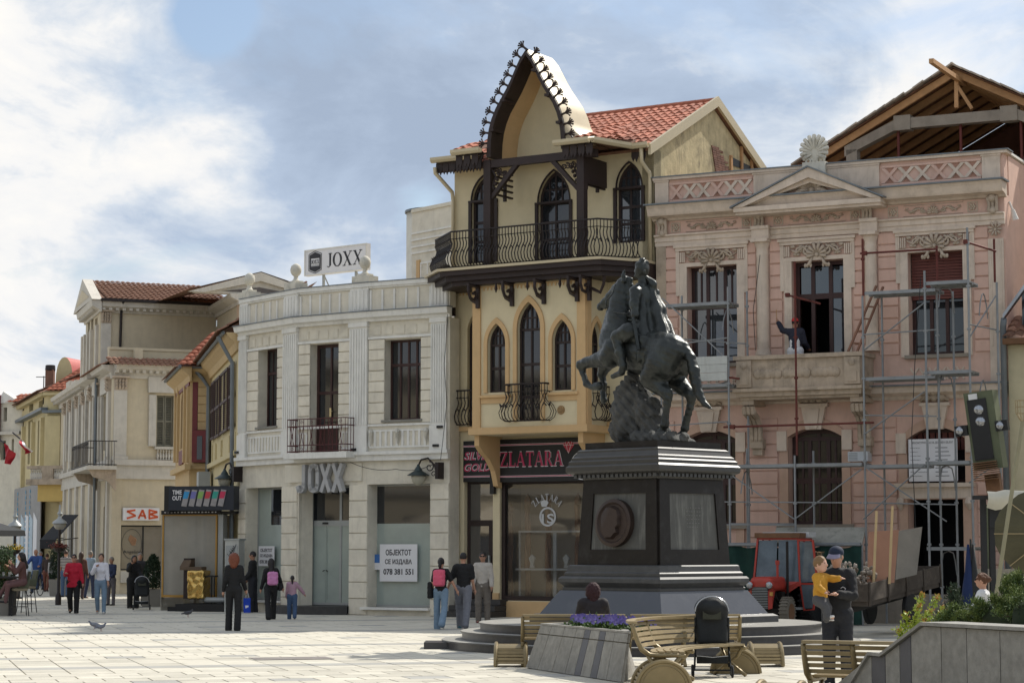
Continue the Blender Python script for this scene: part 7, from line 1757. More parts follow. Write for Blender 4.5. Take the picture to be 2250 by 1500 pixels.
 for s in (-1,1):
  m=MB();wheel(m,(s*.56,-.95,.35),.35,.2,'X',24);
  for k in range(26):
   a=2*math.pi*k/26;m.cbox((s*.56,-.95+.352*math.cos(a),.35+.352*math.sin(a)),(.2,.03,.03),Matrix.Rotation(a,3,'X'))
  w=m.build('front_wheel',m_tyre,r);m=MB();m.lathe([(.01,-.11),(.08,-.11),(.17,-.08),(.21,-.11),(.21,.11),(.01,.11)],(s*.56,-.95,.35),18,'X');m.build('rim',m_rust,w,auto=40)
  m=MB();wheel(m,(s*.62,.75,.6),.6,.3,'X',28)
  for k in range(30):
   a=2*math.pi*k/30;m.cbox((s*.62,.75+.605*math.cos(a),.6+.605*math.sin(a)),(.3,.04,.05),Matrix.Rotation(a,3,'X'))
  w=m.build('rear_wheel',m_rub,r);m=MB();m.lathe([(.01,-.05),(.38,-.05),(.4,-.15),(.4,.15),(.01,.1)],(s*.62,.75,.6),20,'X');m.build('rim',m_mach,w)
  m=MB();m.tube([(s*.62,.75-.72*math.cos(a),.62+.72*math.sin(a)) for a in [R_(20+14*k) for k in range(10)]],.10,5);m.build('mudguard',m_mach,r)
 m=MB();m.cbox((.5,.05,.42),(.25,.3,.05));m.build('footstep',m_alu,r)
 p=AT(1706,1207,52.2);put(r,(p.x,p.y,0),R_(-25),1.0)
tractor()
def trailer():
 A=AT(1908,1207,45.0);dv=Vector((.5,.866,0));sv=Vector((-.866,.5,0));T=Matrix(((dv.x,sv.x,0,A.x),(dv.y,sv.y,0,A.y),(0,0,1,0),(0,0,0,1))) @ Matrix.Rotation(R_(-4.3),4,'Y') @ Matrix.Diagonal((1,.6,1,1))
 r=empty('trailer',A,'muddy flat trailer loaded with rubble, parked behind the man in the cap','trailer');m_mud=M('muddy_trailer_steel',(.075,.06,.048),.85,.1,vary=.35,dirt=.6,dirtc=(.17,.14,.11),dscale=4)
 MB(T).cbox((2.2,.85,.70),(4.4,1.7,.10)).build('floor',m_mud,r)
 for k in range(4):MB(T).cbox((.55+1.1*k,-.02,.93),(1.07,.05,.36)).build('side_board',m_mud,r)
 MB(T).cbox((-.02,.85,.93),(.05,1.75,.36)).build('tail_board',m_mud,r);MB(T).cbox((4.42,.85,.93),(.05,1.75,.36)).build('head_board',m_mud,r)
 for k in range(5):MB(T).cbox((.02+1.1*k,-.06,.9),(.06,.05,.5)).build('stake',m_mud,r)
 MB(T).cbox((2.2,.85,.58),(4.2,.5,.14)).build('chassis',m_mach,r)
 for y in (.1,1.6):
  m=MB(T);wheel(m,(2.6,y,.36),.36,.2,'Y',22);m.build('wheel',m_rub,r)
 rr=random.Random(5);me=MB().ball((0,0,0),.5,6,4).me('rubble_piece',M('rubble',(.28,.24,.20),.9,vary=.3,rand=.3,bump=.4))
 q=empty('rubble_heap',T @ Vector((1.0,.85,.76)),'heap of broken bricks and stone rubble piled on the trailer','rubble')
 for k in range(150):
  x,y=rr.uniform(.1,1.5),rr.uniform(.1,1.6);h=.76+.75*max(0,1-((x-.5)/1.1)**2)*rr.random()**.5;s=rr.uniform(.08,.22)
  mk('rubble_piece',me,q,T @ Matrix.Translation((x,y,h)) @ Euler((rr.random()*6,rr.random()*6,rr.random()*6)).to_matrix().to_4x4() @ Matrix.Diagonal((s,s*rr.uniform(.5,1),s*rr.uniform(.3,.7),1)))
 # sheets and battens leaning on the trailer
 m_ply=M('brown_fibreboard',(.34,.175,.11),.7,vary=.12);m_gb=M('grey_board',(.22,.20,.17),.8,vary=.15);m_bat=M('pale_batten',(.52,.38,.20),.7,vary=.12)
 def sheet(nm,px,Y0,mt,lab,cat,th=.03):
  P=[AT(x,y,Y0+dy) for x,y,dy in px];n=(P[1]-P[0]).cross(P[3]-P[0]).normalized()*th;o=MB().hexa(P+[p+n for p in P]).build(nm,mt,None,Matrix.Translation(P[0]));tag(o,lab,cat)
 sheet('fibreboard_sheet',[(1905,1279,0),(1963,1280,.4),(1973,1164,.7),(1908,1168,.3)],45.6,m_ply,'brown fibreboard sheet standing upright against the trailer side','board')
 sheet('grey_sheet',[(1966,1273,.45),(2012,1262,.9),(2024,1157,1.2),(1972,1166,.7)],45.6,m_gb,'grey board leaning beside the brown sheet on the trailer','board')
 for px,y0,y1,lab in ((1922,1122,1290,'left of two pale wooden battens in front of the brown sheet'),(1957,1111,1282,'right of two pale wooden battens, crossing the edge of the brown sheet')):
  a,b=AT(px-3,y1,45.4),AT(px+4,y0,45.45);o=MB().tube([a,b],.034,4).build('batten',m_bat,None,Matrix.Translation(a));tag(o,lab,'batten','battens by the trailer')
trailer()
# fence with green netting, boards behind the tractor
def netting():
 F=FP;u0,u1=F.uh(1560,1250,1.9)[0],F.uh(1893,1250,1.9)[0];h=F.uh(1800,1200,1.9)[1];r=empty('net_fence',F.p((u0+u1)/2,1.9,0),'dark green netting fence hung below the scaffold behind the red tractor','fence')
 m_net=M('dark_green_net',(.012,.045,.035),.9,vary=.3,scale=3,bump=.5,bscale=5);m=MB(F);n=60;rows=6
 V=[(u0+(u1-u0)*i/n,-1.9-.05*math.sin(i*.9+j)-.03*math.sin(i*.37),.02+(h-.02)*j/rows-(.04*math.sin(i*.5) if j==rows else 0)) for j in range(rows+1) for i in range(n+1)];m.add(V,[(j*(n+1)+i,j*(n+1)+i+1,(j+1)*(n+1)+i+1,(j+1)*(n+1)+i) for j in range(rows) for i in range(n)]);m.build('net',m_net,r,smooth=True)
 MB(F).tube([(u0,-1.95,h+.05),(u1,-1.95,h+.05)],.045,6).build('rail',m_scaf,r)
 for k in range(4):u=u0+(u1-u0)*k/3;MB(F).tube([(u,-1.85,0),(u,-1.85,h+.05)],.03,6).build('post',m_scaf,r)
 a0,a1=F.uh(1697,1158,1.75),F.uh(1895,1195,1.75);m=MB(F);m.hexa([(a0[0],-1.80,a1[1]),(a1[0],-1.80,a1[1]),(a1[0],-1.75,a1[1]),(a0[0],-1.75,a1[1]),(a0[0],-1.45,a0[1]),(a1[0],-1.45,a0[1]),(a1[0],-1.4,a0[1]),(a0[0],-1.4,a0[1])]);o=m.build('cement_board',M('speckled_cement_board',(.30,.29,.25),.9,vary=.2,dirt=.7,dirtc=(.10,.10,.09),dscale=7),None,Matrix.Translation(F.p(a0[0],1.6,a1[1])));tag(o,'long speckled grey cement board lying tilted above the green netting','board')
netting()
# ================================================================== things at the right edge
def right_edge():
 F=Fr((FP.p(FP.W+.05,.2,0).x,FP.p(FP.W+.05,.2,0).y),(FP.p(FP.W+6,.2,0).x,FP.p(FP.W+6,.2,0).y))
 r=empty('yellow_building',F.p(1,0,0),'low cream yellow building with red tile eave at the right edge, beside the pink house','building')
 et=F.uh(2230,745)[1];m=MB(F);m.box(.0,5,-5,0,0,et);m.build('wall',M('pale_yellow_wall',(.52,.46,.30),vary=.12,dirt=.3,dirtc=(.25,.21,.14)),r)
 tiles(r,F.p(-.05,.3,et+.02),F.u,Vector((-F.n.x*.9,-F.n.y*.9,.45)),14,4,m_tileo,60,.235,.33);MB(F).box(-.05,5,.0,.32,et-.14,et).build('eave',m_rust,r)
 g0,g1=F.uh(2204,690,.3),F.uh(2250,622,-.6);m=MB(F);m.hexa([(g0[0],-.35,g0[1]-.12),(g0[0]+4,-.35,g0[1]-.12+5.2),(g0[0]+4,-.15,g0[1]-.12+5.2),(g0[0],-.15,g0[1]-.12),(g0[0],-.35,g0[1]),(g0[0]+4,-.35,g0[1]+5.2),(g0[0]+4,-.15,g0[1]+5.2),(g0[0],-.15,g0[1])]);m.build('verge_gutter',m_chrome,r)
 m=MB(F);m.prism([(g0[0]+.15,et+.3),(5,et+.3),(5,g0[1]+4.5),(g0[0]+4,g0[1]+4.8)],-1.0,-.2);m.build('attic_wall',m_brick,r);MB(F).box(g0[0]+.35,5,-.2,-.15,et+.35,et+1.2).build('attic_window',g_dark,r)
 m=MB(F);x=F.uh(2206,900,.2)[0];m.tube([(x+.05,-.22,g0[1]-.1),(x,-.12,g0[1]-.3),(x,-.12,.4)],.075,8);m.build('drainpipe',m_zinc,r,smooth=True)
 # floodlight column
 c=AT(2150,1207,46.5);q=empty('floodlight_column',(c.x,c.y,0),'tilted olive floodlight column with four round lamps before the right corner of the pink house','floodlight');m_ol=M('olive_steel',(.10,.115,.065),.5,.1,vary=.15)
 tilt=Matrix.Translation((c.x,c.y,0)) @ Matrix.Rotation(R_(-5),4,'Y') @ Matrix.Rotation(R_(-24),4,'Z');top,bot=AT(2150,870,46.5).z,AT(2150,1015,46.5).z;hh=top-bot;off=-.06-math.tan(R_(-5))*-(top+bot)/2*1.0
 T=tilt @ Matrix.Translation((-math.tan(R_(-5))*-1*((top+bot)/2)*-1*-1+.0,0,0));T=Matrix.Translation((0,0,0)) @ tilt
 T=Matrix.Translation((c.x,c.y,(top+bot)/2)) @ Matrix.Rotation(R_(-7),4,'Y') @ Matrix.Rotation(R_(-24),4,'Z') @ Matrix.Translation((0,0,-(top+bot)/2))
 m=MB(T);m.cbox((.17,.15,(top+bot)/2-.05),(.62,.55,hh+.25));m.build('housing',m_ol,q);m=MB(T);m.cbox((.12,-.14,(top+bot)/2-.02),(.40,.04,hh*.92));m.build('lamp_recess',m_blk,q)
 for z in (.78,.60):m=MB(T);m.lathe([(.01,-.20),(.07,-.19),(.11,-.16),(.12,-.12)],(.14,-.0,bot+hh*z),14,'Y');m.build('lamp',m_chrome,q,smooth=True)
 for x,z in ((-.28,.50),(.58,.50)):
  m=MB(T);m.cbox((x,-.1,bot+hh*z),(.26,.22,.22));k=m.build('side_lamp',m_blk,q);m=MB(T);m.lathe([(.01,-.26),(.06,-.25),(.10,-.22)],(x-.03,0,bot+hh*z),14,'Y');m.build('lens',m_chrome,k,smooth=True)
 m=MB(T);m.cbox((.06,-.15,top-.02),(.18,.06,.12));m.build('small_lamp',m_wpaint,q)
 for k in range(9):MB(T).cbox((.12,-.12,bot-.02-.045*k),(.5,.42,.02)).build('vent_slat',m_rust,q)
 MB(T).cbox((.2,.05,bot-.65),(.3,.28,.75)).build('neck',m_rust,q);MB().cbox((c.x+.25,c.y,(bot-.9)/2),(.16,.16,max(.2,bot-.9))).build('mast',m_ol,q)
 # terrace frame and folded awning
 c0=AT(2162,1207,44);q=empty('terrace_frame',(c0.x,c0.y,0),'dark steel cafe terrace frame with folded cream awning at the right edge','awning')
 zt=AT(2160,1093,44).z
 for px in (2162,2180,2240):p_=AT(px,1207,44);MB().cbox((p_.x,p_.y,zt/2),(.11,.11,zt)).build('post',m_blk,q)
 a=AT(2137,1093,43.8);MB().cbox((a.x+1.5,43.8,zt),(3.0,.09,.08)).build('beam',m_blk,q);MB().cbox((c0.x+1.4,43.95,zt-.35),(2.6,.1,.5)).build('header',m_blk,q)
 m=MB();n=16
 V=[]
 for j in range(5):
  for i in range(n+1):V.append((a.x+.25+2.8*i/n,43.6-.10*math.sin(j),zt+.12-.09*j*(.9+.15*math.sin(i*.9))-.02*math.sin(i*2.1)+.10*i/n))
 m.add(V,[(j*(n+1)+i,j*(n+1)+i+1,(j+1)*(n+1)+i+1,(j+1)*(n+1)+i) for j in range(4) for i in range(n)]);m.build('folded_awning',M('cream_canvas',(.52,.50,.42),.9,vary=.15),q,smooth=True)
 MB().cbox((AT(2215,1250,46).x,46,.7),(1.6,.1,1.4)).build('terrace_panel',m_dshop,q)
 # big tilted parasol
 c=AT(2188,1312,33.5);t=AT(2247,925,33.5);q=empty('parasol',(c.x,c.y,0),'large olive parasol tipped sideways on a leaning pole at the right edge','parasol');m_can=M('olive_canvas',(.085,.078,.045),.9,vary=.2,bump=.2)
 MB().tube([(c.x,c.y,0),c,t],.032,8).build('pole',M('olive_pole',(.26,.24,.15),.5,vary=.15),q)
 m=MB();cc=AT(2300,1172,34.0);R0=.80
 V=[(cc.x,cc.y-.22,cc.z)]
 for i in range(25):a_=2*math.pi*i/24;rr=R0*(1-.02*(i % 3==0));V.append((cc.x+rr*math.cos(a_),cc.y+.12,cc.z+rr*.88*math.sin(a_)))
 m.add(V,[(0,i+2,i+1) for i in range(24)]);o=m.build('canopy',m_can,q)
 for i in range(8):a_=2*math.pi*i/8;MB().tube([(cc.x,cc.y-.28,cc.z),(cc.x+R0*math.cos(a_),cc.y+.08,cc.z+R0*.88*math.sin(a_))],.009,4).build('rib',m_gold2,q)
 m=MB()
 for i in range(6):
  a_=i*1.047;k=Vector((math.cos(a_)*.1,math.sin(a_)*.1,0));m.tube([t+k*.3,t+k+Vector((0,0,.12)),t+k*1.1+Vector((0,0,.32))],.008,4)
 for z in (.12,.22,.32):m.tube([t+Vector((math.cos(a_*.524)*.105,math.sin(a_*.524)*.105,z)) for a_ in range(13)],.006,4)
 m.build('wire_cage',m_gold2,q)
 # closed blue umbrella
 c=AT(2133,1207,42);q=empty('closed_umbrella',(c.x,c.y,0),'closed blue and black umbrella standing behind the white-jacketed woman','umbrella');h0,h1=AT(2133,1330,42).z,AT(2133,1195,42).z
 MB().tube([(c.x,c.y,0),(c.x,c.y,h1+.1)],.02,6).build('pole',m_blk,q)
 for nm,mt,sx in (('blue_panel',M('blue_canvas',(.004,.016,.07),.8),-1),('black_panel',m_pramb,1)):
  m=MB();n=6
  m.lathe([(.14,h0),(.13,h0+.3),(.07,h1-.5),(.02,h1)],(c.x+sx*.05,c.y,0),9);m.build(nm,mt,q,smooth=True)
 # dark conifer in front
 c=AT(2088,1207,36);b=empty('dwarf_conifer',(c.x,c.y,.5),'dark feathery conifer sprig behind the golden-tipped shrub','shrub');MB().tube([(c.x,c.y,0),(c.x,c.y,1.15)],[.03,.01],5).build('trunk',m_stem,b)
 leaf_cloud('needles',M('dark_needle',(.03,.05,.025),.8,vary=.4,bump=0),b,lambda q_:((lambda z:Vector((c.x+q_.gauss(0,1)*.17*(1.25-z)+.05,c.y+q_.gauss(0,.12),z)))(q_.uniform(.3,1.2)),0),.08,2600,3,4,1.5)['kind']='stuff'
right_edge()
# ================================================================== the street at the left
m_sab=M('buff_plaster',(.58,.50,.36),vary=.10,dirt=.25,dirtc=(.34,.29,.22),streak=.3)
m_sabt=M('pale_stone_pilaster',(.58,.54,.47),vary=.12,dirt=.4,dirtc=(.30,.27,.22),streak=.4)
m_shut=M('grey_green_shutter',(.20,.19,.145),.7,vary=.2,bump=0)
m_brsh=M('dark_brown_shutter',(.05,.022,.018),.6,vary=.2,bump=0)
m_och=M('ochre_plaster',(.55,.40,.21),vary=.10,dirt=.2,dirtc=(.3,.2,.1),streak=.25)
m_dred=M('oxblood_paint',(.16,.025,.028),.5,vary=.2,bump=0)
m_lyel=M('straw_plaster',(.58,.49,.28),vary=.1,dirt=.25,dirtc=(.35,.28,.17),streak=.3)
def shutterw(F,par,u0,u1,h0,h1,mt,d=.03,name='shutter',open_=False):
 for a,b in ((u0,(u0+u1)/2-.01),((u0+u1)/2+.01,u1)):
  m=MB(F);t=.05;m.box(a,a+t,d,d+.05,h0,h1);m.box(b-t,b,d,d+.05,h0,h1);m.box(a+t,b-t,d,d+.05,h0,h0+.08);m.box(a+t,b-t,d,d+.05,h1-.08,h1);m.box(a+t,b-t,d,d+.05,(h0+h1)/2-.04,(h0+h1)/2+.04)
  n=int((h1-h0)/.075)
  for k in range(n):z=h0+.08+(h1-h0-.16)*k/n;m.hexa([(a+t,-d-.045,z),(b-t,-d-.045,z),(b-t,-d-.005,z+.03),(a+t,-d-.005,z+.03),(a+t,-d-.045,z+.012),(b-t,-d-.045,z+.012),(b-t,-d-.005,z+.042),(a+t,-d-.005,z+.042)])
  m.build(name,mt,par)
def corinth(F,par,u0,u1,h0,h1,d=.12,mt=None):
 mt=mt or m_sabt;m=MB(F);w=u1-u0;m.box(u0,u1,0,d,h0,h1);m.box(u0-.06,u1+.06,0,d+.06,h0,h0+.18);m.build('pilaster',mt,par)
 m=MB(F);z=h1;
 for k in range(3):
  for q in range(4):x=u0+w*(q+.5)/4;m.tube([(x,-d,z+.05+k*.14),(x,-d-.06,z+.13+k*.14),(x,-d-.1,z+.16+k*.14)],[.06,.05,.03],5)
 m.box(u0,u1,0,d,z,z+.5);m.box(u0-.1,u1+.1,0,d+.13,z+.5,z+.58);m.build('capital',m_porn,par)
def build_sab():
 C=Vector((-16.45,90,0));sv=Vector((.915,.404,0));tv=Vector((-.30,.954,0));r=empty('classical_building',C,'buff classical corner building with shuttered windows, tiled attic and a SAB shop at its foot','building')
 F=Fr(C,C+sv*7);FT=Fr(C+tv*26,C)
 U=lambda px,py=1000,d=0:F.uh(px,py,d)[0];H=lambda y,px=300,d=0:F.uh(px,y,d)[1]
 top=H(800);ent=H(832)
 win=F.R(345,868,381,981);shopw=F.R(266,1153,362,1252)
 wall(MB(F),0,7,0,top,-.4,0,[win,shopw]).build('wall',m_sab,r)
 shutterw(F,r,win[0]+.03,win[1]-.03,win[2],win[3],m_shut,-.2);MB(F).box(win[0],win[1],-.35,-.3,win[2],win[3]).build('added_backing',m_shut,r)  # sheet added behind the slats to keep the sky from showing through
 m=MB(F);m.box(win[0]-.35,win[0]-.05,0,.12,win[2],win[3]);m.box(win[0]-.4,win[1]+.3,0,.16,win[3]+.1,win[3]+.75);m.build('window_casing',m_sabt,r)
 h=win[2];me=baluster_me(.42,.055,m_sabt)
 for k in range(6):mk('baluster',me,r,F.T @ Matrix.Translation((win[0]+.05+k*.12,-.08,h-.55)))
 m=MB(F);m.box(win[0]-.1,win[1]+.1,0,.2,h-.12,h-.02);m.build('window_sill',m_sabt,r)
 corinth(F,r,0.02,U(276),H(1012),H(858),.12)
 def bands(F,u0,u1):
  for y0,y1,d in ((1022,1010,.22),(1052,1022,.10)):MB(F).box(u0,u1,0,d,H(y0),H(y1)).build('string_course',m_sabt,r)
  m=MB(F);z=ent;m.profile([(0,z),(.08,z),(.12,z+.25),(.45,z+.38),(.5,z+.55),(0,z+.55)],u0,u1);m.build('cornice',m_sabt,r)
  n=int((u1-u0)/.28)
  for k in range(min(n,60)):MB(F).box(u0+k*.28,u0+k*.28+.13,.13,.36,z+.22,z+.37).build('dentil',m_sabt,r)
 bands(F,0,7);bands(FT,0,26)
 tiles(r,F.p(-.3,.7,top-.12),F.u,Vector((-F.n.x*.8,-F.n.y*.8,.32)),30,3,m_tileo,0,.235,.33)
 tiles(r,FT.p(19,.6,top-.1),FT.u,Vector((-FT.n.x*.8,-FT.n.y*.8,.32)),29,3,m_tileo,0,.235,.33)
 m=MB(F);m.box(0,7,-1.2,-.9,top,H(770,300,-1));m.box(0,7,-1.25,-.85,H(770,300,-1),H(767,300,-1)+.05);m.build('parapet',m_sab,r)
 FT2=FT
 MB(FT).box(21,26-.2,-1.2,-.9,top,H(770,300,-1)).build('parapet',m_sab,r)
 # street side
 UT=lambda px,py=1000,d=0:FT.uh(px,py,d)[0]
 ops=[]
 for a,b in ((228,238),(210,219),(193,200),(178,184),(163,169),(152,156)):
  ops.append((UT(a,930),UT(b,930),FT.uh(a,990)[1],FT.uh(a,872)[1]))
 lows=[(UT(226,1200),UT(238,1200),.0,3.6),(UT(205,1200),UT(216,1200),0,3.6),(UT(146,1200),UT(166,1200),0,3.4)]
 ups=[(UT(a,1090),UT(b,1090),FT.uh(a,1118)[1],FT.uh(a,1058)[1]) for a,b in ((230,238),(212,220),(166,171),(152,156))]
 wall(MB(FT),0,26,0,top,-.4,0,ops+lows+ups).build('wall',m_sab,r)
 for k,o in enumerate(ops):
  window(r,FT,*o,-.18,m_shut if k !=1 else m_white,g_dark,(.5,),(.35,),.07,.06,.05)
  m=MB(FT);m.box(o[0]-.3,o[0]-.03,0,.12,o[2]-.5,o[3]);m.box(o[1]+.03,o[1]+.3,0,.12,o[2]-.5,o[3]);m.box(o[0]-.35,o[1]+.35,0,.15,o[3]+.05,o[3]+.7);m.build('window_casing',m_sabt,r)
 for o in ups:window(r,FT,*o,-.18,m_shut,g_dark,(.5,),(),.06,.06,.05)
 for o in lows:window(r,FT,*o,-.18,m_blk,g_dark,(.5,),(.7,),.07,.06,.05)
 for px in (243,222,204,188,174,160,148):
  u=UT(px,900);corinth(FT,r,u-.3,u+.25,H(1012),H(858),.14);MB(FT).box(u-.3,u+.25,0,.12,0,H(1052)).build('pier',m_sabt,r)
 # balcony on the street side
 u0,u1=UT(160,1030,1.1),UT(196,1030,1.1);z=FT.uh(178,1028,1.1)[1];m=MB(FT);m.box(u0,u1,0,1.2,z-.15,z);m.build('balcony_slab',m_sabt,r)
 for u in (u0+.3,u1-.4):m=MB(FT);m.add([(u,0,z-.15),(u,-1.1,z-.15),(u,-.9,z-.45),(u,-.35,z-.6),(u,0,z-1.0),(u+.25,0,z-.15),(u+.25,-1.1,z-.15),(u+.25,-.9,z-.45),(u+.25,-.35,z-.6),(u+.25,0,z-1.0)],[(0,1,2,3,4),(9,8,7,6,5),(1,6,7,2),(2,7,8,3),(3,8,9,4)]);m.build('bracket',m_pdirt,r)
 m=MB(FT)
 for q in (.05,1.0):m.tube([(u0,0,z+q),(u0,-1.15,z+q),(u1,-1.15,z+q),(u1,0,z+q)],.02,5)
 n=26
 for k in range(n):x=u0+(u1-u0)*k/(n-1);m.tube([(x,-1.15,z),(x,-1.15,z+1.0)],.012,4)
 for k in range(9):y=.1+.12*k;m.tube([(u1,-y,z),(u1,-y,z+1.0)],.012,4)
 for k in range(12):spiral(m,u0+(u1-u0)*(k+.5)/12,z+.86,.1,1.15,1.1,1,0,.012,8)
 m.build('balcony_railing',m_iron,r)
 MB(FT).tube([(UT(213,900,.2),-.25,0),(UT(213,900,.2),-.25,H(800))],.07,6).build('drainpipe',m_zinc,r)
 # attic storey
 C2=C+tv*5;FA=Fr(C2,C2+sv*5.2);Da=5.6;FB=Fr(C2+tv*Da,C2);HA=lambda y,px=300:FA.uh(px,y)[1];e=HA(690);e1=HA(664)
 wall(MB(FA),0,5.2,top-1,e1,-.3,0,[]).build('attic_wall',m_sab,r)
 opb=[(FB.uh(a,730)[0],FB.uh(b,730)[0],FB.uh(a,775)[1],FB.uh(a,702)[1]) for a,b in ((208,214),(200,205),(193,197))]
 wall(MB(FB),0,Da,top-1,e1,-.3,0,opb).build('attic_wall',m_sab,r)
 for o in opb:window(r,FB,*o,-.15,m_shut,g_dark,(.5,),(),.06,.06,.05)
 for px in (218,206,199,192,187):u=FB.uh(px,730)[0];MB(FB).box(u-.4,u-.02,0,.15,top-1,e-.5).build('pilaster',m_sabt,r)
 corinth(FA,r,.02,FA.uh(243,720)[0],top-.5,HA(713),.1)
 for F_,L_ in ((FA,5.2),(FB,Da)):
  m=MB(F_);m.profile([(0,e),(.08,e),(.1,e+.1),(.4,e+.25),(.45,e1),(0,e1)],-.02 if F_ is FA else 0,L_+(.0 if F_ is FA else .45));m.build('cornice',m_sabt,r)
  for k in range(int(L_/.3)):MB(F_).box(k*.3,k*.3+.14,.1,.32,e+.1,e+.24).build('dentil',m_sabt,r)
 rz=FA.uh(213,622,-2.8)[1];rise=rz-e1
 m=MB(FA);m.add([(-.3,-.5,e1),(5.5,-.5,e1),(5.5,2.8,e1+rise),(0,2.8,e1+rise),(.3,6.1,e1),(5.5,6.1,e1)],[(0,1,2,3),(3,2,5,4)]);m.build('roof',m_soft,r)
 tiles(r,FA.p(.18,.5,e1+.03),FA.u,Vector((-FA.n.x*3.3,-FA.n.y*3.3,rise)),24,11,m_tileo,0,.235,.34)
 MB(FA).box(-.1,5.4,.42,.58,e1-.06,e1+.06).build('gutter',m_iron,r)
 m=MB(FA);m.tube([(FA.uh(265,700)[0],-.5,e1),(FA.uh(265,700)[0],-.1,e1-.4),(FA.uh(262,740)[0],-.1,top-.8)],.06,6);m.build('drainpipe',m_iron,r)
 m=MB(FA);P=[(-.6,.5,e1),(-.6,-7.7,e1),(-.6,-3.6,rz+.15)];Q=[(-.55-.0,.3,e1+.15),(-.55,-7.5,e1+.15),(-.55,-3.6,rz-.15)]
 m.add([(-.5,-.5,e1),(-.2,2.8,rz+.15),(.15,6.1,e1),(-.05,-.5,e1),(.25,2.8,rz+.15),(.6,6.1,e1)],[(0,1,2),(0,3,4,1),(1,4,5,2),(3,5,4)]);m.build('pediment',m_sabt,r);m=MB(FA);q=e1+(rz-e1)*.18;m.add([(-.42,.5,q),(-.21,2.8,rz-.35),(.04,5.1,q)],[(0,1,2)]);m.build('tympanum',m_sab,r)
 # right wing with a gable
 W0=FA.p(5.2,0,0);W1=W0-tv*5.6;FW=Fr(W0,W1);HW=lambda y,px=470:FW.uh(px,y)[1];FG=Fr(W1,W1+sv*7.5);HG=lambda y,px=500:FG.uh(px,y)[1];eg=HG(664)
 nw=[(FW.uh(a,720)[0],FW.uh(b,720)[0],FW.uh(a,y1)[1],FW.uh(a,y0)[1]) for a,b,y0,y1 in ((452,459,707,770),(462,468,699,726),(471,477,695,720))]
 wall(MB(FW),0,FW.W,3,eg,-.3,0,nw).build('wing_wall',m_sab,r);wall(MB(FG),0,7.5,3,eg,-.3,0,[]).build('wing_wall',m_och2,r)
 for o in nw:MB(FW).box(o[0],o[1],-.25,-.2,o[2],o[3]).build('window',g_dark,r)
 for F_,L_ in ((FW,FW.W+.4),(FG,7.8)):m=MB(F_);m.profile([(0,eg-.1),(.08,eg-.1),(.1,eg+.05),(.4,eg+.2),(.45,eg+.35),(0,eg+.35)],-.02,L_);m.build('cornice',m_sabt,r)
 corinth(FG,r,.05,.75,4,HG(690),.1)
 ap=FG.uh(569,606);a0=(FG.uh(425,668)[0],eg+.35);a1=(2*ap[0]-a0[0],eg+.35)
 m=MB(FG);m.prism([a0,a1,ap],-.3,.1);m.build('gable',m_sabt,r);m=MB(FG);m.prism([(a0[0]+1.2,a0[1]+.1),(a1[0]-1.2,a1[1]+.1),(ap[0],ap[1]-.5)],.1,.12);m.build('tympanum',m_dshade,r)
 for s,q in ((1,a0),(-1,a1)):m=MB(FG);m.prism([(q[0]-s*.3,q[1]),(q[0]+s*.4,q[1]),(ap[0],ap[1]-.25),(ap[0],ap[1]+.12)][::s],.1,.3);m.build('raking_cornice',m_sabt,r)
 m=MB(FG);m.add([(a0[0]-.3,-.32,a0[1]+.1),(ap[0],-.32,ap[1]+.15),(ap[0],6,ap[1]+.15),(a0[0]-.3,6,a0[1]+.1),(a1[0]+.3,-.32,a1[1]+.1),(a1[0]+.3,6,a1[1]+.1)],[(0,1,2,3),(1,4,5,2)]);m.build('roof',m_tileo,r)
 c=FG.uh(596,612);MB(FG).box(c[0]-.35,c[0]+.35,-2.5,-1.9,c[1]-1,c[1]+.3).build('chimney',m_brick,r)
 # body lids
 MB(F).box(0,7,-5,-.4,top-.3,top-.1).build('flat_roof',m_conc,r);MB(FT).box(0,26,-8,-.4,top-.3,top-.12).build('flat_roof',m_conc,r)
 # shop
 w=window(r,F,*shopw,-.15,m_blk,g_disp,(.52,),(),.06,.06,.06);MB(F).box(shopw[0],shopw[1],-.1,.1,shopw[2]-.5,shopw[2]-.04).build('plinth',m_sabt,r)
 u0,u1,h0,h1=F.R(270,1115,349,1143,.1);s=MB(F).box(u0,u1,.05,.18,h0,h1).build('shop_sign',m_wsign,None,Matrix.Translation(F.p((u0+u1)/2,.1,h0)));tag(s,'white SAB shop sign with angular orange letters on the buff corner building','sign')
 W_,H_=u1-u0,h1-h0;m=MB(F);bw=.075
 def ln(pts):
  for (x0,y0),(x1,y1) in zip(pts,pts[1:]):
   X0,Y0,X1,Y1=u0+W_*x0,h0+H_*y0,u0+W_*x1,h0+H_*y1;dx,dy=X1-X0,Y1-Y0;l=math.hypot(dx,dy);nx,ny=-dy/l*bw/2,dx/l*bw/2;m.prism([(X0-nx,Y0-ny),(X1-nx,Y1-ny),(X1+nx,Y1+ny),(X0+nx,Y0+ny)],.18,.2)
 ln([(.33,.82),(.10,.72),(.34,.38),(.10,.16)]);ln([(.42,.14),(.53,.85),(.62,.14)]);ln([(.46,.4),(.62,.36)]);ln([(.72,.14),(.72,.85)]);ln([(.70,.85),(.94,.68),(.74,.5),(.96,.28),(.70,.15)])
 m.build('sign_lettering',M('orange_red_paint',(.62,.10,.03),.5),s)
 fx=shopw[0]+.35;m=MB(F);m.lathe([(.01,0),(.16,0),(.01,0)],(0,0,0),4);cx,cy=shopw[0]+.5,(shopw[2]+shopw[3])/2+.15
 P=[(cx+.42*math.cos(t*math.pi/14),cy+.62*math.sin(t*math.pi/14)) for t in range(29)];I=[(cx+(a-cx)*.97,cy+(b-cy)*.97) for a,b in P];m=MB(F);m.strip(I,P,-.16,-.155);m.build('window_oval',m_ink,w)
 m=MB(F);
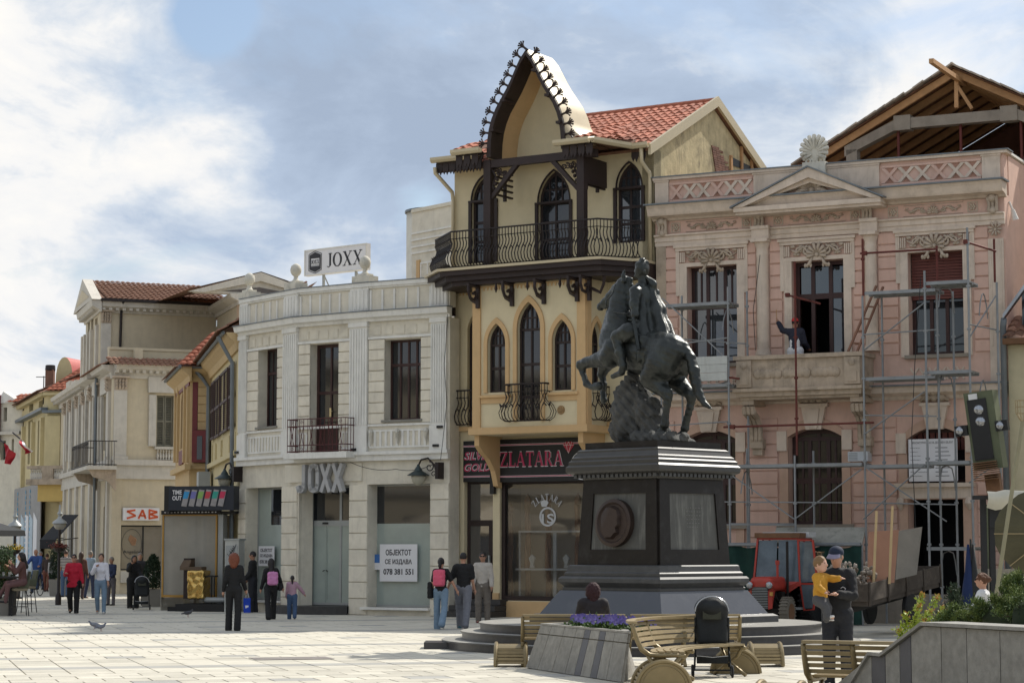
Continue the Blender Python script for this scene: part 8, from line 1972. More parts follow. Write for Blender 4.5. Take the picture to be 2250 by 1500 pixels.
 for q in range(7):m.tube([(cx-.05+.03*q,.17,cy+.38-.02*q),(cx-.12+.05*q,.17,cy+.2),(cx+.02+.02*q,.17,cy-.05)],[.02,.03,.015],5)
 m.build('window_figure',m_tan,w);text_obj('Angelino',w,F.T,cx-.36,cx+.42,cy-.42,cy-.25,-.16,m_ink,.004)
 MB(F).box(shopw[1]-.28,shopw[1]-.12,-.6,-.4,shopw[2]+.2,shopw[3]-.35).build('blue_dress',M('blue_dress',(.02,.10,.15),.8),w)
m_och2=M('peach_wash',(.58,.42,.30),vary=.1);m_dshade=M('grey_tympanum',(.15,.13,.12),vary=.2)
g_disp=glass('display_glass',(.20,.18,.15),.08,wav=.02)
build_sab()
def build_ochre():
 # narrow ochre house with oxblood window bay, and the shuttered yellow house beside it
 A=Vector((-10.62,76.9,0));FY=Fr(A,Vector((-8.15,65.2,0)));r=empty('shuttered_house',A,'pale yellow house with four pairs of dark brown shutters beside the white corner building','building')
 H=lambda px,y:FY.uh(px,y)[1];W=FY.W;e=H(500,762)
 wall(MB(FY),0,W,0,e,-.4,0,[]).build('wall',m_lyel,r);MB(FY).box(0,W,-6,-.4,e-.3,e-.1).build('attic_floor',m_conc,r);
 for a,b,y0,y1 in ((469,476,840,965),(477.5,488,830,960),(490,506,815,950),(509,519,800,940)):
  u0,u1=FY.uh(a,880)[0],FY.uh(b,880)[0];h0,h1=FY.uh((a+b)/2,y1)[1],FY.uh((a+b)/2,y0)[1];shutterw(FY,r,u0,u1,h0,h1,m_brsh,.06)
  m=MB(FY);m.box(u0,u0+.04,0,.03,h0-.9,h0-.15);m.box(u1-.04,u1,0,.03,h0-.9,h0-.15);m.box(u0+.04,u1-.04,0,.03,h0-.9,h0-.86);m.build('panel_frame',m_lyel,r)
 m=MB(FY);m.box(0,W,0,.15,H(480,1022),H(480,1012));m.build('string_course',m_lyel,r)
 m=MB(FY);m.profile([(0,e-.5),(.08,e-.5),(.15,e-.3),(.35,e-.12),(.42,e),(0,e)],-.1,W);m.build('cornice',m_och,r)
 MB(FY).tube([(-.2,-.5,e),(W-.1,-.5,e)],.06,6).build('gutter',m_zinc,r)
 tiles(r,FY.p(-.2,.65,e+.03),FY.u,Vector((-FY.n.x*.85,-FY.n.y*.85,.5)),50,9,m_tileo,0,.24,.34)
 m=MB(FY);m.add([(-.2,-.6,e),(W,-.6,e),(W,2.3,e+1.6),(-.2,2.3,e+1.6)],[(0,1,2,3)]);m.build('roof',m_soft,r)
 m=MB(FY);m.tube([(.1,-.65,e-.1),(.15,-.3,e-.5),(.4,-.12,e-.8),(.4,-.12,4.4)],.07,6);m.build('drainpipe',m_zinc,r);m=MB(FY);m.tube([(W-.25,-.65,e-.1),(W-.3,-.2,e-.9),(W-.3,-.15,.2)],.065,6);m.build('drainpipe',m_zinc,r)
 MB(FY).box(.6,1.6,.1,.5,H(470,1075),H(470,1035)).build('meter_box',m_alu,r)
 # ochre
 B=Vector((-11.35,76.9,0));Bl=AT(383,1207,83.0);Bl=Vector((Bl.x,83,0));r2=empty('ochre_house',B,'narrow ochre house with oxblood red window frames under a grey eave','building')
 FL_=Fr(Bl,B);FR_=Fr(B,A+Vector((.3,0,0)));e2=FR_.uh(440,808)[1]
 aw=(FL_.uh(397,930)[0],FL_.uh(405,930)[0],FL_.uh(400,985)[1],FL_.uh(400,862)[1])
 wall(MB(FL_),0,FL_.W,0,e2,-.4,0,[(*aw,'round',.6)]).build('wall',m_och,r2);wall(MB(FR_),0,FR_.W,0,e2,-.4,0,[]).build('wall',m_och,r2)
 window(r2,FL_,*aw,-.1,m_dred,g_dark,(.5,),(.6,),.08,.06,.05,arch=('round',.6))
 for px in (388,394,408,416):u=FL_.uh(px,930)[0];MB(FL_).box(u-.12,u+.14,0,.1,FL_.uh(px,1015)[1],FL_.uh(px,850)[1]).build('pilaster',m_och,r2)
 u0,u1=FL_.uh(386,840)[0],FL_.uh(418,840)[0];MB(FL_).box(u0,u1,0,.05,FL_.uh(400,862)[1],FL_.uh(400,845)[1]).build('red_frieze',m_dred,r2);MB(FL_).box(aw[0],aw[1],0,.06,FL_.uh(400,1020)[1],FL_.uh(400,990)[1]).build('red_panel',m_dred,r2)
 a=FR_.R(424,835,434,945);MB(FR_).box(a[0],a[1],0,.05,a[2],a[3]).build('red_pilaster',m_dred,r2)
 a=FR_.R(422,945,460,1015,.4);m=MB(FR_);m.box(a[0],a[1],0,.4,a[2],a[3]);q=m.build('red_bay',m_dred,r2);MB(FR_).box(a[0]+.18,a[0]+.36,.4,.42,a[2]+.1,a[3]-.2).build('pane',g_dark,q)
 blocks(r2,FR_,FR_.uh(435,900)[0],FR_.W-.02,FR_.uh(440,945)[1],FR_.uh(440,832)[1],6,.03,m_och)
 for F_,L_ in ((FL_,FL_.W+.5),(FR_,FR_.W+.2)):
  m=MB(F_);m.profile([(0,e2-.5),(.06,e2-.5),(.1,e2-.3),(.36,e2-.1),(.36,e2),(0,e2)],-.3 if F_ is FL_ else 0,L_);m.build('cornice',m_och,r2);MB(F_).tube([(-.3,-.42,e2),(L_+.1,-.42,e2)],.06,6).build('gutter',m_zinc,r2)
  MB(F_).box(0,L_,0,.2,F_.uh(420,1030)[1],F_.uh(420,1018)[1]).build('string_course',m_och,r2)
 m=MB();c=A+Vector((1.0,6,e2+2.2));p=[FL_.p(-.3,.6,e2),FL_.p(FL_.W+.5,.6,e2),FR_.p(FR_.W+.3,.6,e2)];m.add([p[0],p[1],p[2],c,Bl+Vector((2,3,e2+2))],[(0,1,3,4),(1,2,3)]);m.build('roof',m_tileo,r2)
 tiles(r2,FR_.p(-.4,.6,e2+.04),FR_.u,Vector((-FR_.n.x*.8+.25,-FR_.n.y*.8,.42)),7,9,m_tile,0,.235,.34)
build_ochre()
def build_far():
 # straw yellow house with balustraded balcony
 L=AT(40,1207,122);L=Vector((L.x,122,0));Cc=AT(98,1207,110.5);Cc=Vector((Cc.x,110.5,0));Rr=AT(200,1207,109.5);Rr=Vector((Rr.x,109.5,0))
 r=empty('balcony_house',Cc,'straw yellow house with stone balustrade balcony, arched door and red barrel dormer','building')
 F1,F2=Fr(L,Cc),Fr(Cc,Rr);e=F2.uh(110,862)[1];e1=F1.uh(70,880)[1]
 ad=(F2.uh(124,960)[0],F2.uh(160,960)[0],F2.uh(130,1025)[1],F2.uh(140,925)[1])
 wall(MB(F2),0,F2.W,0,e,-.4,0,[(*ad,'round',.75)]).build('wall',m_lyel,r);window(r,F2,*ad,-.2,m_white,g_dark,(.5,),(.0001,),.12,.08,.07,arch=('round',.75))
 MB(F2).box(ad[0]+.1,ad[1]-.1,-.24,-.2,ad[2],ad[3]-.85).build('door_panel',m_white,r)
 ow=[(F1.uh(a,940)[0],F1.uh(b,940)[0],F1.uh(a,1020)[1],F1.uh(a,925)[1]) for a,b in ((46,52),(62,72),(83,94))]+[(F1.uh(a,900)[0],F1.uh(b,900)[0],F1.uh(a,905)[1],F1.uh(a,882)[1]) for a,b in ((46,53),(64,73),(85,94))]
 wall(MB(F1),0,F1.W,0,e,-.4,0,ow).build('wall',m_lyel,r)
 for o in ow:window(r,F1,*o,-.2,m_shut,g_dark,(.5,),(),.08,.06,.06)
 for px in (56,77,97):u=F1.uh(px,940)[0];MB(F1).box(u-.35,u+.1,0,.2,4.5,e-1.2).build('pilaster',m_lyel,r)
 MB(F2).box(0,.9,0,.2,4.5,e-1.2).build('pilaster',m_lyel,r)
 for F_,L_ in ((F1,F1.W),(F2,F2.W)):MB(F_).box(-.1,L_+.1,0,.35,F_.uh(90,908)[1],F_.uh(90,902)[1]).build('cornice',m_zinc,r);MB(F_).box(-.1,L_+.1,0,.3,e-.15,e+.05).build('cornice',m_lyel,r)
 me=baluster_me(.62,.09,m_och)
 for k in range(9):mk('baluster',me,r,F2.T @ Matrix.Translation((.75+.3*k+.3,-.05,F2.uh(120,897)[1])))
 # balcony
 u0,u1=F2.uh(62,1045,1.6)[0],F2.uh(152,1045,1.6)[0];zt,zb=F2.uh(100,1025,1.6)[1],F2.uh(100,1052,1.6)[1]
 MB(F2).box(u0,u1,0,1.8,zb-.28,zb).build('balcony_slab',m_pdirt,r);MB(F2).box(u0,u1,1.45,1.75,zt-.1,zt+.05).build('balcony_rail',m_pdirt,r)
 me=baluster_me(zt-zb-.1,.085,m_sabt);n=20
 for k in range(n):
  if 8 <=k <=10:continue
  mk('baluster',me,r,F2.T @ Matrix.Translation((u0+.2+(u1-u0-.4)*k/(n-1),-1.6,zb)))
 MB(F2).box((u0+u1)/2-.3,(u0+u1)/2+.35,1.45,1.75,zb,zt-.1).build('balcony_pier',m_pdirt,r)
 m=MB(F2);m.box(u0+.5,u0+3.4,0,1.5,zb-1.1,zb-.28);m.build('balcony_support',m_yelpl,r)
 # roof, chimney, red dormer
 m=MB();rz=e+2.0;a,b,c=F1.p(-.3,.5,e),F1.p(F1.W,.5,e),F2.p(F2.W,.5,e);m.add([a,b,c,c+Vector((2,6,2.4)),a+Vector((4,6,2.0))],[(0,1,3,4),(1,2,3)]);m.build('roof',m_tileo,r)
 tiles(r,F1.p(-.2,.5,e+.05),F1.u,Vector((-F1.n.x*.8,-F1.n.y*.8,.35)),int(F1.W/.3),12,m_tileo,0,.3,.42)
 tiles(r,F2.p(.0,.4,e+.05),F2.u,Vector((-F2.n.x*.8,-F2.n.y*.8,.34)),18,9,m_tile,0,.3,.42)
 p=AT(110,838,112);m=MB();m.cbox((p.x,p.y,p.z-.2),(.42,.42,1.6));m.build('chimney',m_brick,r);MB().lathe([(.24,0),(.27,.05),(.25,.28),(.2,.3)],(p.x,p.y,p.z+.55),12).build('chimney_pot',m_iron,r)
 p0=AT(96,845,112);m=MB();m.tube([(p0.x,112,p0.z-1),(p0.x,112,p0.z+.45)],.03,4);m.tube([(p0.x-.4,112,p0.z+.4),(p0.x+.2,112,p0.z+.4)],.025,4);m.build('aerial',m_iron,r)
 q=AT(122,832,113);q1=AT(205,800,117)
 m=MB();n=10;zb_=q.z-.3;w=.45;hgt=AT(135,784,113).z-zb_
 V=[]
 for (cx,cy) in ((q.x+w,113),(q1.x+w,118)):
  for k in range(n+1):a_=math.pi*k/n;V.append((cx-w*math.cos(a_),cy+.9*math.cos(a_)*0,zb_+hgt*math.sin(a_)**.8))
 m.add(V,[(k,k+1,n+2+k,n+1+k) for k in range(n)]);m.build('dormer_roof',M('red_painted_sheet',(.50,.12,.10),.6,vary=.15),r,smooth=True)
 m=MB();m.add(V[:n+1],[tuple(range(n+1))]);m.build('dormer_front',m_lyel,r)
 # leftmost cream house
 L0=AT(-60,1207,118);r3=empty('cream_house',(L0.x,118,0),'cream house with dormers and dark window at the far left edge of the street','building');F3=Fr((AT(-60,1207,123).x,123),(AT(44,1207,121.5).x,121.5));e3=F3.uh(20,885)[1]
 ow=[F3.R(2,968,12,1010),F3.R(26,964,30,1000),F3.R(8,895,15,925)]
 wall(MB(F3),0,F3.W,0,e3,-.4,0,ow).build('wall',m_cream,r3)
 for o in ow:window(r3,F3,*o,-.2,m_shut,g_dark,(.5,),(),.07,.06,.05)
 MB(F3).box(0,F3.W,0,.3,F3.uh(20,955)[1],F3.uh(20,948)[1]).build('string_course',m_sabt,r3);a=F3.uh(10,860);b=F3.uh(32,885)
 m=MB(F3);m.prism([(F3.uh(-5,880)[0],e3),(b[0],e3),(b[0],a[1]-.4),(a[0],a[1])],-.4,.1);m.build('dormer',m_white,r3);tiles(r3,F3.p(F3.uh(20,880)[0],.3,e3),F3.u,Vector((-F3.n.x*.8,-F3.n.y*.8,.35)),8,3,m_tile,0,.3,.42)
 MB(F3).box(0,F3.W-.1,-8,-.4,e3-.3,e3-.1).build('flat_roof',m_conc,r3)
 m=MB(F3);m.box(F3.uh(-5,900)[0],F3.uh(4,900)[0],.1,.3,F3.uh(2,1000)[1],F3.uh(2,868)[1]);m.build('red_banner',m_dred,r3)
 # hoarding under the balcony
 u0,u1,h0,h1=F1.R(30,1075,86,1240,.3);h0=.1
 q=MB(F1).box(u0,u1,.25,.3,h0,h1).build('hoarding',M('grey_hoarding',(.30,.29,.28),.8,vary=.2,streak=.5,dirtc=(.45,.47,.5)),None,Matrix.Translation(F1.p((u0+u1)/2,.3,h0)));tag(q,'tall grey hoarding with torn blue and white posters below the straw yellow house','hoarding')
 rr=random.Random(4)
 for k in range(6):
  x=u0+(u1-u0)*(k+.1)/6.5;m=MB(F1);P=[(x,h0+rr.random()*.8),(x+(u1-u0)*.12,h0+rr.random()*.5),(x+(u1-u0)*.12,h1-1.3-rr.random()*.6),(x,h1-1.4-rr.random()*.3)];m.prism(P,.3,.32);m.build('poster_strip',m_wsign if k % 2 else M('pale_blue_poster',(.45,.55,.62),.6,vary=.3,scale=6),q)
  if k in (1,3,4):
   for j in range(14):MB(F1).box(x+.1,x+.1+rr.uniform(.12,.3),.32,.325,h0+1+j*.28,h0+1.18+j*.28).build('print_mark',m_cyan,q)
m_cyan=M('cyan_print',(.03,.32,.55),.6);m_yelpl=M('bright_yellow_plaster',(.60,.42,.14),vary=.1)
build_far()
# ------------------------------------------------------------------ flags, awning, lamps, kiosk
def flag(px0,py0,pts,mt,lab,Y,mt2=None):
 a=AT(px0,py0,Y);r=empty('flag',a,lab,'flag','flags on the left facades');b=AT(pts[0][0],pts[0][1],Y-.3);MB().tube([a,b,b+(b-a)*.1],.03,5).build('flagpole',m_iron,r)
 n=8;A,B,C,D=[AT(x,y,Y-.3) for x,y in pts];V=[]
 for j in range(n+1):
  for i in range(n+1):
   s,t=i/n,j/n;p=(A*(1-s)+B*s)*(1-t)+(D*(1-s)+C*s)*t;p.y +=.25*math.sin(s*7+t*3);V.append(p)
 idx=[(j*(n+1)+i,j*(n+1)+i+1,(j+1)*(n+1)+i+1,(j+1)*(n+1)+i) for j in range(n) for i in range(n)]
 m=MB();m.add(V,[q for k,q in enumerate(idx) if not mt2 or k//n >=3]);m.build('cloth',mt,r,smooth=True)
 if mt2:m=MB();m.add(V,[q for k,q in enumerate(idx) if k//n < 3]);m.build('white_band',mt2,r,smooth=True)
m_flag=M('flag_red',(.42,.02,.035),.7,vary=.1,bump=0)
flag(-4,962,[(8,972),(33,995),(24,1020),(10,1018)],m_flag,'dark red flag hanging at the left edge of the picture',84)
flag(28,950,[(42,962),(71,990),(56,998),(42,968)],m_flag,'red and white flag hanging in front of the straw yellow house',84,m_wsign)
def canopy():
 a,b=AT(88,1187,95),AT(122,1187,95);c,d=AT(172,1132,98.5),AT(140,1132,98.5);r=empty('awning',(a+c)/2,'dark sloping shop awning over the buff building entrance at left','awning');up=Vector((0,0,.04));z=Vector((0,0,-.35))
 mt=M('dark_grey_canvas',(.035,.036,.04),.9,vary=.2);MB().hexa([a,b,c,d,a+up,b+up,c+up,d+up]).build('canopy',mt,r);MB().hexa([a+z,b+z,b+z+Vector((0,.04,0)),a+z+Vector((0,.04,0)),a,b,b+Vector((0,.04,0)),a+Vector((0,.04,0))]).build('valance',mt,r)
 for p,q in ((a,d),(b,c)):MB().tube([p,q+Vector((0,0,-1.0))],.03,4).build('arm',m_iron,r)
canopy()
def street_lamp(px,Y,yshade,lab,fl):
 p=AT(px,1207,Y);h=AT(px,yshade,Y).z;r=empty('street_lamp',(p.x,Y,0),lab,'street lamp','street lamps with flower baskets');c=(p.x,Y,0)
 MB().lathe([(.10,0),(.10,.3),(.05,.4),(.045,h-.3),(.03,h+.05)],c,10).build('post',m_iron,r,auto=40)
 MB().lathe([(.03,h+.65),(.04,h+.45),(.09,h+.36),(.05,h+.28),(.08,h+.2),(.22,h+.1),(.25,h+.04),(.12,h+.08)],c,16).build('lamp_shade',m_alu,r,auto=40)
 MB().lathe([(.21,h+.05),(.20,h-.05),(.13,h-.14),(.02,h-.17)],c,14).build('lamp_globe',m_globe,r,smooth=True)
 z=h-.75;MB().lathe([(.05,z-.16),(.16,z-.12),(.20,z)],c,12).build('basket',m_iron,r);leaf_cloud('basket_flowers',fl,r,lambda q:(Vector((p.x+q.gauss(0,.12),Y+q.gauss(0,.12),z+abs(q.gauss(0,.06)))),0),.07,260,int(px),1.4,.5)['kind']='stuff'
m_globe=M('smoky_globe',(.30,.29,.26),.2,bump=0)
street_lamp(32,74,1158,'street lamp with a basket of yellow flowers',M('yellow_petal',(.55,.38,.03),.6,vary=.2,bump=0))
street_lamp(130,72,1152,'street lamp with a basket of dark red flowers',M('dark_red_petal',(.18,.04,.03),.6,vary=.3,bump=0))
def kiosk():
 Y=65.0;F=Fr((AT(352,1207,Y+.6).x,Y+.6),(AT(492,1207,Y).x,Y));r=empty('kiosk',F.p(F.W/2,0,0),'snack kiosk wrapped in clear plastic under a dark TIME OUT signboard','kiosk')
 R4=lambda *a,d=0:F.R(*a,d);u0,u1,h0,h1=R4(358,1130,476,1312);m=MB(F);t=.05
 for x in (u0,u1-t):MB(F).box(x,x+t,-.02,.03,h0,h1).build('yellow_frame',m_yfr,r)
 MB(F).box(u0,u1,-.02,.031,h0,h0+.07).build('yellow_frame',m_yfr,r);MB(F).box(u0,u1,-.02,.031,h1-.04,h1).build('yellow_frame',m_yfr,r)
 m=MB(F);n=14;V=[(u0+t+(u1-u0-2*t)*i/n,.02*math.sin(i*1.7),z) for z in (h0+.07,h1-.04) for i in range(n+1)];m.add(V,[(i,i+1,n+2+i,n+1+i) for i in range(n)]);m.build('plastic_sheet',m_plastic,r,smooth=True)
 MB(F).box(u0,u1,-1.6,-1.55,0,h1).build('back_wall',m_sab,r);MB(F).box(u0-.05,u0-.02,-1.6,-.02,0,h1).build('side_sheet',m_plastic,r);MB(F).box(u1+.02,u1+.18,-.3,.0,0,h1).build('post',m_alu,r);MB(F).box(u0,u1+.6,-1.6,.1,h1+.02,h1+.1).build('roof',m_blk,r)
 for px in (375,395,440,462):x=F.uh(px,1200)[0];MB(F).box(x,x+.13,-1.5,-1.4,0,h1-.1).build('pale_curtain',m_sabt,r)
 # signboard
 a0,a1,b0,b1=R4(371,1068,513,1120,d=.5);s=empty('kiosk_sign',F.p((a0+a1)/2,.5,b0),'dark TIME OUT signboard with six coloured snack packets on top of the kiosk','sign');MB(F).box(a0,a1,.1,.5,b0,b1).build('board',m_navy,s);MB(F).box(a0-.22,a0-.03,.0,.35,b0-.05,b1+.02).build('end_roll',m_blk,s)
 text_obj('TIME',s,F.T,a0+.12,a0+.42,b0+(b1-b0)*.66,b0+(b1-b0)*.84,.5,m_wsign,.004,bold=.02);text_obj('OUT',s,F.T,a0+.12,a0+.42,b0+(b1-b0)*.42,b0+(b1-b0)*.60,.5,m_wsign,.004,bold=.02)
 for k,c in enumerate(((.03,.25,.50),(.15,.15,.38),(.22,.38,.10),(.50,.05,.07),(.03,.30,.24),(.50,.03,.09))):
  x=a0+.50+k*.235;z=b0+(b1-b0)*.18;hh=(b1-b0)*.68;mt=M('packet_print',c,.4,vary=.1,bump=0);sk=.09
  MB(F).prism([(x-sk*.9,z),(x+.17-sk*.9,z-.02),(x+.17+sk*.3,z+hh-.02),(x+sk*.3,z+hh)],.5,.515+.002*k).build('snack_packet',m_foilg,s);MB(F).prism([(x-.035,z+hh*.45),(x+.12,z+hh*.45),(x+.165+sk*.2,z+hh*.86),(x+.015,z+hh*.88)],.517+.002*k,.522+.002*k).build('packet_print',mt,s)
 MB(F).box(u0,u1+.15,.05,.12,h1+.0,h1+.12).build('menu_strip',m_blk,r)
 for k in range(16):x=u0+.1+k*.11;MB(F).box(x,x+rnd.uniform(.03,.08),.12,.124,h1+.05,h1+.08).build('menu_text',m_wsign,r)
 # popcorn cart with gold foil
 q=empty('popcorn_cart',F.p(F.uh(430,1300)[0],.6,.2),'snack cart wrapped in crinkled gold foil in front of the kiosk','cart')
 x0,x1=F.uh(408,1280,.6)[0],F.uh(449,1280,.6)[0];z0,z1=F.uh(430,1315,.6)[1],F.uh(430,1252,.6)[1]
 S=SDF();c=F.p((x0+x1)/2+.05,.45,(z0+z1)/2);S.box(c,((x1-x0)/2-.03,.25,(z1-z0)/2),.05,.03,F.T.to_3x3().to_4x4());S.post.append(lambda f,X,Y_,Z:f+.014*np.sin(X*11+Z*13+2*np.sin(Z*7))*np.sin(Z*9-X*14+2)+.006*np.sin(X*37-Z*29+3*np.sin(X*9)));sdf_obj('foil_wrap',S.mesh(.02),m_gfoil,q,Matrix.Identity(4))
 m=MB(F);m.box(x0-.12,x0+.1,.2,.5,z0,z1+.35);m.build('side_box',m_dwood,q);m=MB(F);m.box(x0-.2,x1-.1,.25,.6,z1+.0,z1+.1);m.hexa([(x0-.2,-.25,z1+.1),(x0+.1,-.25,z1+.1),(x0+.1,-.6,z1+.1),(x0-.2,-.6,z1+.1),(x0-.1,-.3,z1+.3),(x0+.15,-.3,z1+.3),(x0+.15,-.55,z1+.3),(x0-.1,-.55,z1+.3)]);m.build('cart_top',M('worn_cart_wood',(.12,.08,.05),.7),q)
 x=F.uh(465,1250,.5)[0];m=MB(F);m.box(x-.18,x+.12,.3,.55,z1+.10-.3,z1+.15-.3);m.tube([(x-.03,-.42,.2),(x-.03,-.42,z1-.2)],.02);m.tube([(x+.06,-.42,.2),(x+.06,-.42,z1-.2)],.02);o=m.build('stool',m_blk,q)
 S=SDF();S.cap(F.p(x-.15,.5,.33),F.p(x+.4,.5,.33),.09,.08);sdf_obj('grey_sack',S.mesh(.02),m_alu,q,Matrix.Identity(4))
 pl=empty('kiosk_platform',F.p(F.W*.6,.8,0),'low black wooden platform and step in front of the snack kiosk','platform')
 MB(F).box(F.uh(385,1340,.8)[0],F.uh(492,1340,.8)[0],-.4,.8,.0,.22).build('deck',m_blk,pl);MB(F).box(F.uh(368,1335,.7)[0],F.uh(385,1335,.7)[0],0,.7,0,.13).build('step',m_blk,pl)
m_yfr=M('yellow_brown_frame',(.42,.23,.05),.5);m_navy=M('dark_navy_board',(.012,.018,.03),.4,bump=0);m_foilg=M('packet_silver',(.30,.29,.30),.4,.3,vary=.3,scale=9,bump=0)
m_plastic=M('milky_plastic_sheet',(.42,.40,.35),.25,vary=.15,scale=1.5,bump=.4,bscale=4,trans=.35,spec=.6);m_gfoil=M('gold_foil',(.62,.42,.14),.16,.95,vary=.1,bump=.6,bscale=9)
kiosk()
def cabinet():
 p=AT(516,1207,64.2);r=empty('utility_cabinet',(p.x,64.2,0),'pale utility cabinet with black graffiti beside the white corner building','cabinet');h=AT(516,1186,64.2).z
 T=Matrix.Translation((p.x,64.2,0)) @ Matrix.Rotation(R_(-18),4,'Z');MB(T).cbox((0,0,h/2),(.44,.4,h)).build('body',M('pale_cabinet',(.50,.50,.46),.6,vary=.15,dirt=.4),r);MB(T).cbox((0,0,h+.02),(.5,.46,.05)).build('lid',m_alu,r);MB(T).cbox((0,-.205,h*.5),(.38,.02,h*.85)).build('door',m_alu,r)
 m=MB(T);rr=random.Random(2)
 for k in range(7):a=rr.uniform(-.15,.05),rr.uniform(h*.8,h*.93);m.tube([(a[0],-.22,a[1]),(a[0]+.06,-.22,a[1]-.08),(a[0]+.1,-.22,a[1]+.04)],.01,4)
 m.build('graffiti',m_ink,r)
cabinet()
def potted(px,Y,hp,hb,lab,mt,con):
 p=AT(px,1207,Y);r=empty('potted_shrub',(p.x,Y,0),lab,'potted shrub');w=.33
 m=MB();m.hexa([(p.x-w*.85,Y-w*.85,0),(p.x+w*.85,Y-w*.85,0),(p.x+w*.85,Y+w*.85,0),(p.x-w*.85,Y+w*.85,0),(p.x-w,Y-w,hp),(p.x+w,Y-w,hp),(p.x+w,Y+w,hp),(p.x-w,Y+w,hp)]);m.build('pot',m_grpot,r);MB().tube([(p.x,Y,hp),(p.x,Y,hb*.8)],.03).build('trunk',m_stem,r)
 def pts(q):
  t=q.random();rad=(w*1.3*(1-t)**.6+.03) if con else w*1.1;a=q.random()*6.28;k=q.random()**.5;return Vector((p.x+rad*k*math.cos(a),Y+rad*k*math.sin(a),hp+.02+(hb-hp)*t)),0
 leaf_cloud('foliage',mt,r,pts,.08,3500,int(px),2.5,.5)['kind']='stuff'
m_grpot=M('grey_planter',(.22,.21,.19),.8);m_dgl=M('dark_evergreen',(.02,.04,.018),.8,vary=.4,bump=0)
potted(337,70,.55,1.6,'dark conical shrub in a grey pot in front of the SAB shop window',m_dgl,True)
potted(130,86,.65,1.9,'dark upright shrub in a grey box planter behind the woman in red',m_dgl,False)
potted(4,60.5,.5,1.85,'green feathery plant beside the cafe table at the left edge',M('feathery_green',(.06,.10,.04),.8,vary=.3,bump=0),False)
# cafe furniture
m_oliv=M('olive_upholstery',(.10,.11,.07),.75,vary=.15)
def cafe_chair(label,px,Y,rz):
 r=empty('cafe_chair',(0,0,0),label,'chair','tall cafe chairs at the left edge');S=SDF();S.box((0,0,.72),(.21,.21,.04),.04,.02);sdf_obj('seat',S.mesh(.016),M('beige_seat',(.30,.26,.18),.8) if 'beige_seat' not in bpy.data.materials else bpy.data.materials['beige_seat'],r)
 S=SDF();S.box((0,.22,.98),(.21,.03,.24),.03,.02,Matrix.Rotation(R_(-10),4,'X'));S.box((.19,.08,.86),(.02,.14,.1),.02,.02);S.box((-.19,.08,.86),(.02,.14,.1),.02,.02);sdf_obj('backrest',S.mesh(.016),m_oliv,r)
 for sx in (-1,1):
  for sy in (-1,1):MB().tube([(sx*.16,sy*.16,.70),(sx*.23,sy*.23,0)],.014,5).build('leg',m_blk,r)
 m=MB();m.tube([(-.2,-.2,.25),(.2,-.2,.25),(.2,.2,.25),(-.2,.2,.25),(-.2,-.2,.25)],.01,4);m.build('foot_rail',m_blk,r)
 p=AT(px,1207,Y);put(r,(p.x,Y,0),rz)
cafe_chair('nearest tall olive cafe chair with a beige seat, its back to the plaza',45,60.2,R_(-70));cafe_chair('tall olive cafe chair behind the nearest one, at the far side of the table',61,63.5,R_(-60))
def cafe_table():
 p=AT(6,1207,60.4);r=empty('cafe_table',(p.x,60.4,0),'tall dark cafe table with glasses at the left edge','table');MB().cbox((p.x,60.4,1.05),(.9,.7,.05)).build('tabletop',m_blk,r)
 for sx in (-1,1):MB().cbox((p.x+sx*.3,60.4,.52),(.1,.5,1.02)).build('leg',m_blk,r)
 for k in range(3):o=MB().lathe([(.03,1.075),(.035,1.19),(.03,1.19)],(p.x-.1+.16*k,60.3,0),8).build('glass',M('drinking_glass',(.5,.5,.5),.1) if k==0 else bpy.data.materials['drinking_glass'],None,Matrix.Translation((p.x-.1+.16*k,60.3,1.075)));tag(o,('left','middle','right')[k]+' of three drinking glasses on the tall cafe table','glass','glasses on the cafe table')
 q=AT(10,1165,61.5);u=empty('cafe_umbrella',(q.x-1,61.5,0),'edge of a dark cafe umbrella above the left table','umbrella');MB().lathe([(1.75,q.z-.15),(1.72,q.z),(.02,q.z+.5)],(q.x-1.15,61.5,0),8).build('canopy',m_pramb,u);MB().tube([(q.x-1.15,61.5,0),(q.x-1.15,61.5,q.z+.5)],.03).build('pole',m_blk,u)
cafe_table()
